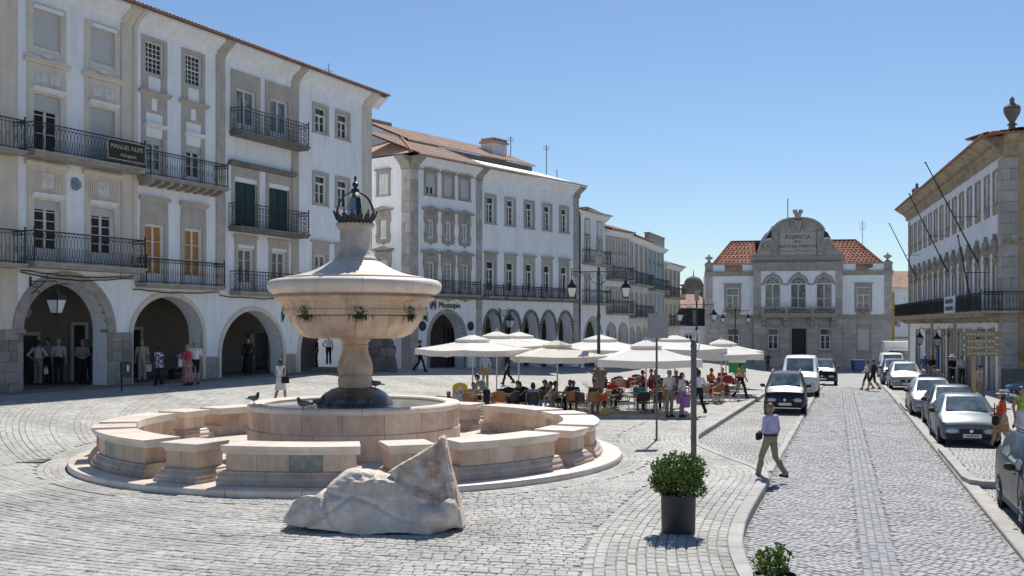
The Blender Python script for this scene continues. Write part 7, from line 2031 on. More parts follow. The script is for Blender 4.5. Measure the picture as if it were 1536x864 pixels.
# people at the left arcade
for a in (
    (('man in a white short sleeved shirt, hands on hips, seen from behind',) + A(57, 40.4) + (R_(-10), OFFW, KHAKI), dict(arms=('hips', 'hips'), fat=.03, hairm=HAIRD, h=1.74)),
    (('man in a blue shirt between two men with their backs turned',) + A(72, 41.3) + (R_(160), LBLUE, NAVY), dict(arms=('front', 'down'), h=1.80)),
    (('man in a checked shirt and black trousers seen from behind under the first arch',) + A(88, 40.6) + (R_(8), CHK, BLK), dict(arms=('down', 'down'), hairm=HAIRG, h=1.80, fat=.02)),
    (('person in blue half hidden by the stone pier at the far left',) + A(38, 41.8) + (R_(90), NAVY, BLUE), dict(h=1.72)),
    (('man in a grey waistcoat and flat cap with hands clasped in front',) + A(124, 40.8) + (R_(205), GREY, BLK), dict(arms=('front', 'front'), hat='cap', hatm=GREY, h=1.76, fat=.02)),
    (('man in dark blue standing behind the man with the grey waistcoat',) + A(131, 42.0) + (R_(170), NAVY, NAVY), dict(h=1.74)),
    (('old man dressed in black leaning on a pale walking stick by the stone pier',) + A(147, 41.0) + (R_(150), BLK, BLK), dict(arms=('down', 'front'), hat='cap', hatm=BLK, h=1.70, sleeve=2)),
    (('man in a beige polo shirt and beige trousers under the second arch',) + A(213, 42.6) + (R_(185), BEIGE, BEIGE), dict(fat=.025, hair='bald', hairm=HAIRG, h=1.72)),
    (('woman in a blue and white patterned top and black trousers walking under the second arch',) + A(238, 41.0) + (R_(60), FLOR, BLK), dict(fem=True, fat=.02, hair='bob', skirt='tunic', legs=('front', 'back'), arms=('fwd', 'aft'), h=1.62)),
    (('blond woman in a pink top and long patterned skirt beside a man in white',) + A(281, 42.0) + (R_(250), PINK, PSKIRT), dict(fem=True, hair='long', hairm=HAIRL, skirt='long', h=1.66)),
    (('man in a white shirt, straw hat and dark shorts beside the woman in pink',) + A(293, 42.6) + (R_(200), WHT, BLK), dict(hat='brim', hatm=BEIGE, skirt='shorts', h=1.78)),
    (('person sitting in the shade against the wall under the second arch',) + A(268, 45.0) + (R_(150), GREY, BLK), dict(sit=True, legs=('sit', 'sit'), arms=('lap', 'lap'), h=1.65)),
    (('person dressed all in black standing under the third arch',) + A(372, 48.3) + (R_(190), BLK, BLK), dict(skirt='long', hair='long', fem=True, sleeve=2, h=1.75)),
    (('woman with long brown hair in a white dress walking away left of the fountain',) + A(421, 39.6) + (R_(-12), WHT, WHT), dict(fem=True, hair='long', hairm=HAIRB, sleeve=0, skirt='dress', legs=('front', 'back'), arms=('aft', 'fwd'), h=1.68)),
    (('person in a red top and dark trousers under the last arch of the corner house',) + A(475, 58.0) + (R_(100), RED, BLK), dict(h=1.66)),
    (('man in a white shirt under the last arch beside the buttress',) + A(493, 62) + (R_(170), WHT, BLK), dict(h=1.75, arms=('hips', 'down'))),
    (('woman in a magenta top and blue trousers just right of the buttress',) + A(588, 60) + (R_(150), MAG, BLUE), dict(fem=True, hair='bob', h=1.66)),
    (('person in black walking past the pointed arch left of the parasols',) + A(630, 56.5) + (R_(-80), BLK, BLK), dict(legs=('front', 'back'), arms=('fwd', 'aft'), sleeve=2, h=1.76)),
    # terrace, standing
    (('waiter in a grey shirt and black trousers bending over a cafe table',) + A(730, 37.4) + (R_(62), GREY, BLK), dict(lean=.62, arms=('reach', 'reach'), h=1.76)),
    (('man in a pale blue shirt standing behind the waiter, his head hidden by the parasol',) + A(728, 52) + (R_(190), LBLUE, KHAKI), dict(h=1.78)),
    (('person in dark clothes walking behind the terrace between two parasol poles',) + A(762, 55) + (R_(80), BLK, BLK), dict(legs=('front', 'back'), h=1.76)),
    (('grey haired man in white shirt and khaki trousers at the edge of the terrace',) + A(1004, 38.2) + (R_(-150), OFFW, KHAKI), dict(arms=('down', 'front'), hairm=HAIRG, skin=SKIN2, h=1.76)),
    (('woman in a white blouse and yellow and purple skirt standing beside the grey haired man',) + A(1023, 38.2) + (R_(-120), OFFW, PURPLE), dict(fem=True, fat=.03, hair='bob', skirt='knee', h=1.66)),
    (('woman with long dark hair, white top and black trousers walking behind the grey post',) + A(1048, 39.0) + (R_(20), WHT, BLK), dict(fem=True, hair='long', skirt=None, legs=('back', 'front'), arms=('aft', 'fwd'), h=1.72)),
    (('woman in a yellow top and black trousers striding across the pavement right of the parasols',) + A(1111, 47.5) + (R_(-75), YEL2, BLK), dict(fem=True, hair='long', hairm=HAIRB, sleeve=0, legs=('front', 'back'), arms=('fwd', 'aft'), h=1.68)),
    (('man in dark clothes standing in front of the granite palace',) + A(1152, 104) + (R_(150), NAVY, BLK), dict(arms=('front', 'front'), h=1.78, res=.022)),
    (('woman in dark shorts crossing the road, first of the walking pair',) + A(1301, 57.5) + (R_(85), OFFW, BLK), dict(fem=True, hair='bun', hairm=HAIRB, skirt='shorts', legs=('front', 'back'), arms=('front', 'down'), h=1.68)),
    (('person in black shorts with a bag crossing the road, last of the walking pair',) + A(1310, 57.0) + (R_(85), BLK, BLK), dict(skirt='shorts', legs=('front', 'back'), arms=('down', 'aft'), h=1.72)),
    # right pavement
    (('man in a blue shirt and white cap standing by the far parked cars',) + A(1387, 68) + (R_(160), BLUE, GREY), dict(hat='cap', hatm=WHT, h=1.78)),
    (('person in dark clothes with a green bag near the long house',) + A(1398, 66) + (R_(120), BLK, GREY), dict(h=1.74)),
    (('man in blue with a white cap half hidden behind the silver car',) + A(1385, 54) + (R_(190), BLUE, NAVY), dict(hat='cap', hatm=WHT, sit=True, legs=('sit', 'sit'), arms=('lap', 'lap'), h=1.7)),
    (('man in a grey shirt crouching beside the parked cars',) + A(1413, 52) + (R_(100), GREY, GREY), dict(lean=.8, arms=('reach', 'reach'), h=1.7)),
    (('man in black with a white hat standing in front of the stone pier',) + A(1428, 58) + (R_(200), BLK, BLK), dict(hat='brim', hatm=WHT, h=1.80, fat=.02, arms=('front', 'front'))),
    (('person in white and red standing at a doorway of the long house',) + A(1443, 61) + (R_(170), WHT, NAVY), dict(h=1.72, arms=('front', 'down'))),
    (('person in a tan shirt with a cap standing under the brown direction signs',) + A(1471, 44.5) + (R_(215), BEIGE, KHAKI), dict(hat='cap', hatm=BLK, fat=.03, h=1.68)),
    (('woman in an orange blouse and sun hat walking past the blue grey sedan',) + A(1503, 29.4) + (R_(75), ORANGE, TIGER), dict(fem=True, fat=.03, hair='bob', hat='brim', hatm=BEIGE, skirt='knee', arms=('front', 'down'), legs=('front', 'back'), h=1.66)),
    (('person in a lime green top and white shorts at the right edge of the photo',) + A(1532, 30.6) + (R_(190), LIMEG, WHT), dict(fem=True, hair='bun', hairm=HAIRB, sleeve=0, skirt='knee', h=1.72)),
):
    k = dict(a[1]); x, y = a[0][1], a[0][2]
    if a[0][0].startswith(('man in a white short', 'man in a blue shirt b', 'man in a ch', 'person in blue half', 'man in a grey w', 'man in dark blue', 'old man', 'man in a beige', 'woman in a blue and', 'blond', 'man in a white shirt, straw', 'person sitting', 'person dressed', 'person in a red', 'man in a white shirt under')):
        s = (x - LP[0]) * -0.8997 + (y - LP[1]) * .4365
        k['z'] = ZG + .11 if s > -.25 else gz(x, y) + .012
        if k.get('sit'): k['z'] = ZG + .02
    elif y > 28 and x > xk(y): k['z'] = roadz(y) + (.16 if x > xk(y) + 2.9 else .02)
    elif x > xb(y): k['z'] = roadz(y) + .012
    person(a[0][0], x, y, *a[0][3:], **k)
bx_, by_ = A(428, 39.4); bag_thing('black shoulder bag of the woman in the white dress', bx_, by_, gz(bx_, by_) + 1.08, .30, .26, .10, BLK, R_(-12), strap=.40)
bx_, by_ = A(1492, 29.3); bag_thing('large black handbag carried by the woman in orange', bx_, by_, .85, .30, .28, .14, BLK, R_(70), strap=.35)
bx_, by_ = A(271, 41.8); bag_thing('white bag on the arm of the woman in pink', bx_, by_, 2.02, .22, .3, .1, WHT, R_(70), strap=.25)
bx_, by_ = A(69, 40.2); bag_thing('white paper bag in the hand of the man with hands on hips', bx_, by_, 1.72, .16, .22, .05, WHT, R_(0), strap=.1)
bx_, by_ = A(1029, 37.95); bag_thing('purple bag held by the woman in the white blouse', bx_, by_, .80, .32, .42, .14, PURPLE, R_(20), strap=.2)
bx_, by_ = A(223, 42.3); bag_thing('white shopping bag held by the man in the beige polo shirt', bx_, by_, 1.80, .22, .3, .1, WHT, R_(0), strap=.12)
x, y = A(143.5, 40.6); t = thing('walking_stick', 'pale walking stick of the old man in black', 'stick', (x, y, ZG + .1)); m = MB(); m.tube([(-.08, 0, 0), (.0, 0, .82)], .013, 6); m.build('shaft', OFFW, t); m = MB(); m.tube([(0, 0, .82), (.02, 0, .87), (.06, 0, .88), (.09, 0, .85)], .015, 6); m.build('handle', BROWNWOOD, t)
# ------------------------------------------------------------------ cafe terrace
WICK = mat('dark_wicker', (.055, .04, .032), .6, .25, 30, .3, 90); ORW = mat('orange_wicker', (.36, .145, .045), .55, .2, 20, .3, 90, rand=.15); TANW = mat('tan_wicker', (.36, .26, .15), .6, .2, 20, .3, 90)
REDC = mat('red_plastic', (.20, .022, .026), .5, .1, 5); REDCL = cloth('tablecloth_red', (.24, .028, .032))
CM = {}
def chair_parts():
    m = MB(); m.smooth = True
    m.M = None
    v = []; f = []
    for j in range(5):
        for i in range(7):
            x = -.215 + .43 * i / 6; y = -.2 + .42 * j / 4; v.append((x, y, .445 - .018 * (1 - (i / 3 - 1) ** 2) + (.012 if j == 4 else 0)))
    n = len(v); v += [(p[0], p[1], p[2] - .02) for p in v]
    for j in range(4):
        for i in range(6): a = j * 7 + i; f += [(a, a + 1, a + 8, a + 7), (n + a, n + a + 7, n + a + 8, n + a + 1)]
    for i in range(6): f += [(i, n + i, n + i + 1, i + 1), (28 + i, 29 + i, n + 29 + i, n + 28 + i)]
    for j in range(4): f += [(j * 7, j * 7 + 7, n + j * 7 + 7, n + j * 7), (j * 7 + 6, n + j * 7 + 6, n + j * 7 + 13, j * 7 + 13)]
    m.add(v, f); CM['seat'] = m.mesh('seat', WICK)
    m = MB(); m.smooth = True; v = []; f = []
    for j in range(5):
        for i in range(9):
            a = pi * (1.12 + .76 * i / 8); z = .50 + .34 * j / 4
            v.append((.245 * cos(a) * (1 + .04 * j / 4), -.02 + .23 * sin(a) - .03 * j / 4, z + .02 * sin(pi * i / 8) * j / 4))
    n = len(v); v += [(p[0] * .94, p[1] * .94, p[2]) for p in v]
    for j in range(4):
        for i in range(8): a = j * 9 + i; f += [(a, a + 1, a + 10, a + 9), (n + a, n + a + 9, n + a + 10, n + a + 1)]
    for i in range(8): f += [(36 + i, 37 + i, n + 37 + i, n + 36 + i), (i, n + i, n + i + 1, i + 1)]
    for j in range(4): f += [(j * 9, j * 9 + 9, n + j * 9 + 9, n + j * 9), (j * 9 + 8, n + j * 9 + 8, n + j * 9 + 17, j * 9 + 17)]
    m.add(v, f); CM['backrest'] = m.mesh('backrest', WICK)
    m = MB(); m.smooth = True; m.tube([(0, 0, 0), (0, 0, .43)], .013, 6); CM['leg'] = m.mesh('leg', ALU)
    m = MB(); m.smooth = True; m.tube([(.245, .20, .42), (.26, .22, .60), (.265, .16, .67), (.265, -.05, .69), (.24, -.14, .74), (.17, -.24, .85), (0, -.285, .875)], .013, 6); CM['armrest'] = m.mesh('armrest', ALU)
    m = MB(); m.smooth = True; m.tube([(-.245, .20, .42), (-.26, .22, .60), (-.265, .16, .67), (-.265, -.05, .69), (-.24, -.14, .74), (-.17, -.24, .85), (0, -.285, .875)], .013, 6); CM['armrest_b'] = m.mesh('armrest', ALU)
chair_parts()
def chair(x, y, rz, wm, label, group='cafe chairs on the terrace', z=None):
    t = thing('cafe_chair', label, 'chair', (x, y, gz(x, y) + .012 if z is None else z), rz, group)
    for nm in ('seat', 'backrest'):
        o = obj(nm, CM[nm], t); o.material_slots[0].link = 'OBJECT'; o.material_slots[0].material = wm
    for sx in (-1, 1):
        obj('leg', CM['leg'], t, (sx * .235, .20, 0)); obj('leg', CM['leg'], t, (sx * .215, -.20, 0))
        obj('armrest', CM['armrest' if sx > 0 else 'armrest_b'], t)
    return t
def table(x, y, label, square=False):
    t = thing('cafe_table', label, 'table', (x, y, gz(x, y) + .012), random.uniform(-.2, .2), 'cafe tables on the terrace')
    if 'TT' not in WC:
        m = MB(); m.smooth = False; m.lathe([(.33, .715), (.35, .72), (.35, .74), (.34, .745)], 28); WC['TT'] = m.mesh('tabletop', mat('brushed_tabletop', (.52, .50, .46), .35, .08, 6, metal=.3))
        m = MB(); m.bevbox(-.36, .36, -.36, .36, .715, .745, .008); WC['TS'] = m.mesh('tabletop', mat('brown_tabletop', (.20, .11, .06), .4, .15, 6))
        m = MB(); m.tube([(0, 0, .03), (0, 0, .715)], .03, 10); WC['TC'] = m.mesh('column', ALU)
        m = MB()
        for k in range(4): a = k * pi / 2 + .4; m.tube([(0, 0, .06), (.28 * cos(a), .28 * sin(a), .015)], .02, 6)
        WC['TB'] = m.mesh('foot', ALU)
    obj('tabletop', WC['TS' if square else 'TT'], t); obj('column', WC['TC'], t); obj('foot', WC['TB'], t)
    return t
def tcloth(x, y, label, rz):
    key = 'TCL'
    if key not in WC:
        m = MB(); n = 32; v = []; f = []
        for k, (r, z, wv) in enumerate(((.0, .758, 0), (.36, .758, 0), (.385, .745, 0), (.41, .60, .02), (.43, .42, .05))):
            for i in range(n):
                a = 2 * pi * i / n; q = r / max(abs(cos(a)), abs(sin(a))) if r else 0
                q = min(q, r * 1.22); v.append(((q + wv * sin(a * 8)) * cos(a), (q + wv * sin(a * 8)) * sin(a), z - (.05 * abs(sin(2 * a)) if k == 4 else 0)))
        for k in range(4):
            for i in range(n): f.append((k * n + i, k * n + (i + 1) % n, (k + 1) * n + (i + 1) % n, (k + 1) * n + i)[::-1])
        m.smooth = True; m.add(v, f); WC[key] = m.mesh('tablecloth', REDCL)
    o = obj('tablecloth', WC[key], None, (x, y, gz(x, y) + .012), rz)
    tag(o, label, 'tablecloth', 'red tablecloths on the terrace')
SIDE = {0: 'seen from behind at', 90: 'left of', 180: 'beyond', 270: 'right of', 45: 'near left of', 315: 'near right of', 135: 'far left of', 225: 'far right of'}
# tables: px, distance, description, red cloth, seats [(angle from the near side clockwise, colour, sitter)]
W, O, T, X = WICK, ORW, TANW, REDC
tabs = [
    (708, 39.6, 'the table beside the yellow menu board', 0, [(0, O, None), (270, O, None), (90, W, None), (180, O, 'p1')]),
    (752, 40.2, 'the second table from the menu board', 0, [(0, O, None), (90, W, None), (270, W, 'q1'), (315, W, None), (180, T, None)]),
    (778, 41.6, 'the table with chairs tipped against it', 0, [(0, W, None), (45, W, None), (180, T, None)]),
    (798, 40.3, 'the table left of the tan parasol pole', 0, [(0, W, 'p2'), (270, O, 'p5'), (135, T, 'p3'), (225, W, 'p4')]),
    (838, 41.0, 'the table just right of the tan parasol pole', 0, [(315, W, None), (45, O, None), (225, O, 'q2'), (135, O, 'q3')]),
    (860, 40.6, 'the table of the long haired woman', 0, [(90, O, 'p6'), (180, W, 'p7'), (0, O, None), (270, T, None)]),
    (893, 39.9, 'the table beside the lamp post', 0, [(0, O, None), (45, W, None), (180, O, 'p8'), (270, W, None)]),
    (920, 42.3, 'the table right of the lamp post', 0, [(0, W, None), (90, O, 'q4'), (270, W, None), (180, O, 'q5')]),
    (962, 40.2, 'the table by the thin sign post', 0, [(0, W, None), (90, W, None), (180, T, 'p9'), (270, O, None), (315, W, None)]),
    (985, 42.4, 'the table behind the thin sign post', 0, [(0, O, 'p10'), (90, T, None), (270, O, 'q6')]),
    (930, 50.0, 'the left red table at the back', 1, [(0, T, None), (90, X, 'q7'), (270, X, None), (180, X, None)]),
    (955, 52.5, 'the second red table at the back', 1, [(0, T, None), (90, T, None), (270, X, 'q8'), (180, X, None)]),
    (985, 50.5, 'the third red table at the back', 1, [(0, X, None), (90, X, 'p11'), (270, X, None), (180, X, 'p12')]),
    (1018, 49.5, 'the red table behind the standing couple', 1, [(0, X, None), (90, T, None), (180, X, 'p13'), (270, T, 'p14')]),
    (1052, 45.5, 'the long red table by the square post', 1, [(0, T, None), (315, O, None), (90, X, None), (270, O, None)]),
    (1076, 46.6, 'the red table nearest the pavement', 1, [(0, T, None), (90, X, None), (270, T, None)]),
    (1088, 53.5, 'the red table under the right-hand parasol', 1, [(0, X, None), (90, X, 'p15'), (270, X, 'p16'), (180, X, 'p17')]),
]
folk = {
    'q1': ('person in black sitting sideways at the second table from the menu board', BLK, NAVY, dict(arms=('table', 'table'))),
    'q2': ('man in a white shirt sitting beyond the tan parasol pole', OFFW, BLK, dict(arms=('table', 'table'), skin=SKIN2)),
    'q3': ('woman in black with a bun beyond the tan parasol pole', BLK, BLK, dict(fem=True, hair='bun', arms=('table', 'face'))),
    'q4': ('man in dark grey sitting just right of the lamp post base', GREY, BLK, dict(arms=('table', 'table'))),
    'q5': ('woman in dark red facing the camera right of the lamp post', RED, BLK, dict(fem=True, hair='long', arms=('table', 'table'))),
    'q6': ('man in navy sitting right behind the thin sign post', NAVY, KHAKI, dict(arms=('table', 'lap'))),
    'q7': ('person in navy at the left red table', NAVY, BLK, dict(arms=('table', 'table'))),
    'q8': ('person in brown at the second red table', BROWNC, BLK, dict(arms=('table', 'table'))),
    'p1': ('person in a cream top sitting at the table beside the menu board', BEIGE, BLK, dict(hair='short', arms=('table', 'table'), lean=.25)),
    'p2': ('woman in a pale blue top seen from behind at a front table', LBLUE, BLUE, dict(fem=True, hair='bob', hairm=HAIRD, arms=('table', 'table'))),
    'p3': ('dark haired woman with bare shoulders facing the camera behind the woman in pale blue', BROWNC, BLK, dict(fem=True, hair='short', sleeve=0, skin=SKIN2, arms=('table', 'face'))),
    'p4': ('dark haired man in black sitting at the far side under the tan parasol', BLK, BLK, dict(arms=('table', 'table'))),
    'p5': ('man in a beige shirt leaning on his arm at a front table', BEIGE, LBLUE, dict(arms=('table', 'face'), skin=SKIN2, fat=.03)),
    'p6': ('woman with long dark hair and a striped top sitting sideways', STRIPE, BLK, dict(fem=True, hair='long', arms=('lap', 'table'))),
    'p7': ('man in dark clothes with short black hair looking down at his table', NAVY, KHAKI, dict(arms=('table', 'table'), lean=.2, skin=SKIN2)),
    'p8': ('person in brown sitting against the base of the lamp post', BROWNC, KHAKI, dict(hairm=HAIRB, arms=('lap', 'table'))),
    'p9': ('person in a teal shirt sitting behind the thin sign post', TEAL, BLK, dict(arms=('lap', 'table'), lean=.15)),
    'p10': ('person in dark brown sitting left of the standing couple', BROWNC, BLK, dict(hairm=HAIRB, arms=('table', 'table'))),
    'p11': ('person in red at the third red table', RED, NAVY, dict(arms=('table', 'lap'))),
    'p12': ('person in grey facing the camera at the third red table', GREY, BLK, dict(arms=('table', 'table'))),
    'p13': ('person in brown facing the camera behind the standing couple', BROWNC, BLK, dict(arms=('table', 'table'), skin=SKIN2)),
    'p14': ('woman in white with brown hair at the red table behind the couple', OFFW, BLK, dict(fem=True, hair='bob', hairm=HAIRB, arms=('table', 'table'))),
    'p15': ('person in orange sitting under the right-hand parasol', ORANGE, BLK, dict(arms=('table', 'table'), skin=SKIN2)),
    'p16': ('person in dark red sitting under the right-hand parasol', RED, BLK, dict(arms=('table', 'lap'))),
    'p17': ('dark haired person facing the camera under the right-hand parasol', BROWNC, BLK, dict(arms=('table', 'table'))),
}
CN = {id(WICK): 'dark wicker', id(ORW): 'orange brown', id(TANW): 'tan wicker', id(REDC): 'red'}
for px, y, desc, red, seats in tabs:
    x = at(px, y); table(x, y, 'small cafe table, ' + desc, square=(px % 2 == 0))
    if red: tcloth(x, y, 'red cloth on ' + desc, random.uniform(-.3, .3))
    for ang, wm, who in seats:
        a = R_(ang) + random.uniform(-.12, .12); d = .66 + random.uniform(0, .1)
        cx, cy = x - sin(a) * d, y - cos(a) * d
        rz = atan2(-(x - cx), y - cy)
        cn = next(n for m_, n in ((WICK, 'dark wicker'), (ORW, 'orange brown'), (TANW, 'tan wicker'), (REDC, 'red')) if m_ is wm)
        chair(cx, cy, rz, wm, f'{cn} cafe chair {SIDE[ang]} {desc}')
        if who:
            lab, tp, bt, k = folk[who]; k = dict(k); k.setdefault('h', 1.68)
            person(lab, cx - sin(rz) * -.02, cy, rz, tp, bt, sit=True, legs=('sit', 'sit') if who != 'p5' else ('sit', 'sitout'), z=gz(cx, cy) - .025, **k)
# chairs leaning against the third table
for i, (px, y) in enumerate(((765, 40.4), (782, 40.6))):
    x = at(px, y); c_ = chair(x, y, R_(160 + 40 * i), WICK, ('dark wicker chair tipped forward against a table, left one of two', 'dark wicker chair tipped forward against a table, right one of two')[i], z=gz(x, y) + .10)
    c_.rotation_euler = (R_(-24), 0, R_(160 + 40 * i))
# cloth bags by the chairs
x, y = A(906, 39.2); t = bag_thing('orange bag hanging behind a chair by the lamp post', x, y, gz(x, y) + .78, .28, .26, .14, ORANGE, .3, .1)
x, y = A(912, 39.5); t = bag_thing('yellow bag beside the orange bag', x, y, gz(x, y) + .86, .26, .2, .14, YEL2, -.2, .1)
x, y = A(908, 39.0); t = bag_thing('yellow shopping bag standing on the ground by the lamp post', x, y, gz(x, y) + .30, .30, .29, .16, YEL2, .1, .12, name='shopping_bag')
# parasols
POLEW = mat('pale_parasol_pole', (.62, .57, .50), .45, .05, 5)
CANV2 = canvas('beige_canvas', (.84, .79, .68))
def parasol(px, y, rz, half, zed, zap, label, canvas=CANVAS, valance=.26):
    x = at(px, y); g0 = gz(x, y)
    t = thing('parasol', label, 'parasol', (x, y, g0), rz, 'square cafe parasols')
    m = MB(); m.smooth = True; m.tube([(0, 0, .05), (0, 0, zap - g0 - .02)], .032, 10); m.build('pole', POLEW, t)
    m = MB(); m.bevbox(-.4, .4, -.4, .4, .01, .10, .03); m.build('base', STONED, t)
    ze, za = zed - g0, zap - g0
    m = MB(); n = 12; V = []; Fc = []
    def pt(i, j, dz=0):                                # square canopy: radius j/6, position i/48 round the square
        a = i / n; k = int(a) % 4; f = a - int(a)
        cn = ((-1, -1), (1, -1), (1, 1), (-1, 1)); p, q = cn[k], cn[(k + 1) % 4]
        r = j / 6
        sag = .07 * sin(pi * f) * r * r + .05 * sin(pi * r)
        pull = 1 - .03 * sin(pi * f) * r
        return ((p[0] + (q[0] - p[0]) * f) * half * r * pull, (p[1] + (q[1] - p[1]) * f) * half * r * pull, za - .16 - (za - .16 - ze) * r ** 1.05 - sag + dz)
    N = 4 * n
    for j in range(1, 7):
        for i in range(N): V.append(pt(i, j))
    for i in range(N): x_, y_, z_ = pt(i, 6); V.append((x_ * 1.004, y_ * 1.004, z_ - valance * (1 - .12 * abs(sin(i * pi / n * 3)))))
    for j in range(6):
        for i in range(N): Fc.append((j * N + i, (j + 1) * N + i, (j + 1) * N + (i + 1) % N, j * N + (i + 1) % N))
    m.smooth = False; m.add(V, Fc); cano = m.build('canopy', canvas, t)
    m = MB(); cap = half * .30
    cc = [(-cap, -cap), (cap, -cap), (cap, cap), (-cap, cap)]
    zc = za - .16 - (za - .16 - ze) * .30 ** 1.05 + .07
    v = [(0, 0, za)] + [(p[0], p[1], zc) for p in cc] + [(p[0], p[1], zc - .07) for p in cc]
    m.add(v, [(0, 1, 2), (0, 2, 3), (0, 3, 4), (0, 4, 1), (1, 5, 6, 2), (2, 6, 7, 3), (3, 7, 8, 4), (4, 8, 5, 1)]); m.build('vent_cap', canvas, cano)
    m = MB(); m.lathe([(.05, za - .01), (.045, za + .05), (.02, za + .11), (.0, za + .13)], 10); m.build('finial', POLEW, t)
    for k in range(8):
        a = k * pi / 4; R = half * (1 if k % 2 == 0 else 1.414) * .97
        m = MB(); m.tube([(0, 0, za - .22), (R * cos(a), R * sin(a), ze - (.02 if k % 2 else .09))], .014, 5); m.tube([(0, 0, ze - .28), (R * .5 * cos(a), R * .5 * sin(a), (za - .2 + ze) / 2 - .06)], .012, 5); m.build('rib', POLEW, t)
    m = MB(); m.lathe([(.06, ze - .32), (.06, ze - .24)], 10); m.build('hub', POLEW, t)
parasol(709, 43.5, R_(38), 1.75, 2.42, 3.02, 'leftmost cream parasol with its corner towards the fountain')
parasol(745, 47.5, R_(20), 1.8, 2.5, 3.15, 'cream parasol just behind the leftmost one')
parasol(778, 50.5, R_(30), 1.8, 2.5, 3.1, 'cream parasol in the back row behind the tan sided one')
parasol(836, 42.2, R_(6), 1.75, 2.2, 2.82, 'front cream parasol showing a tan valance above the seated guests', canvas=CANV2)
parasol(900, 47.0, R_(35), 1.8, 2.35, 3.0, 'cream parasol beside the big double lamp post', canvas=CANVAS)
parasol(969, 40.6, R_(-3), 1.95, 2.12, 2.85, 'largest front parasol, white, behind the thin sign post', valance=.3)
parasol(1012, 50.5, R_(25), 1.8, 2.3, 2.95, 'white parasol behind the square post')
parasol(1082, 51.0, R_(-4), 1.75, 2.05, 2.75, 'white parasol nearest the parked cars, front one of two', valance=.3)
parasol(1089, 57.5, R_(10), 1.55, 2.0, 2.6, 'white parasol at the right end, back one of two')
# menu board
x, y = A(690, 39.2); t = thing('menu_board', 'yellow folding menu board at the left end of the terrace', 'sign', (x, y, gz(x, y)), .15)
YELB = mat('yellow_board', (.62, .42, .03), .5, .1, 5); m = MB()
m.add([(-.28, -.22, 0), (.28, -.22, 0), (.28, -.03, 1.12), (-.28, -.03, 1.12), (-.28, -.19, 0), (.28, -.19, 0), (.28, 0, 1.12), (-.28, 0, 1.12)], [(0, 1, 2, 3), (5, 4, 7, 6), (1, 5, 6, 2), (4, 0, 3, 7), (3, 2, 6, 7)])
m.add([(-.28, .22, 0), (.28, .22, 0), (.28, .03, 1.12), (-.28, .03, 1.12)], [(1, 0, 3, 2)]); m.prism([(-.28, 1.12), (.28, 1.12), (.16, 1.2), (0, 1.24), (-.16, 1.2)], 'y', -.03, .0); m.build('panel', YELB, t)
m = MB(); L_ = lambda u, z, d=.006: (u, -.22 + .19 * z / 1.12 - d, z)
m.quad(L_(-.22, .28), L_(.22, .28), L_(.22, .92), L_(-.22, .92)); m.build('picture_sheet', dots('menu_picture', (.24, .25, .28), (.55, .55, .56), 9, .5), t)
# round print: pale blob at the top of the board
m = MB(); m.ball((0, -.05, 1.02), .11, 12, 6, (1, .12, .8)); m.build('round_print', mat('pale_print', (.55, .5, .52), .6, .1, 8), t)
# white and green umbrella-stand screen that reads VIVO
x, y = A(1106, 60.5); t = thing('vivo_screen', 'white and green screen with blue lettering under the right end parasol', 'sign', (x, y, gz(x, y)))
m = MB(); m.bevbox(-.5, .5, -.02, .02, 1.35, 1.85, .005); m.build('white_panel', WHITE, t)
m = MB(); m.bevbox(-.5, .5, -.022, .022, .75, 1.348, .005); m.build('green_panel', mat('green_panel', (.02, .28, .06), .5, .1, 4), t)
m = MB(); m.tube([(-.49, 0, 0), (-.49, 0, 1.86)], .018, 6); m.tube([(.49, 0, 0), (.49, 0, 1.86)], .018, 6); m.build('frame', ALU, t)
obj('lettering', textmesh('VIVO', .40, mat('blue_letters', (.03, .08, .3), .5, 0)), t, (0, -.03, 1.58))
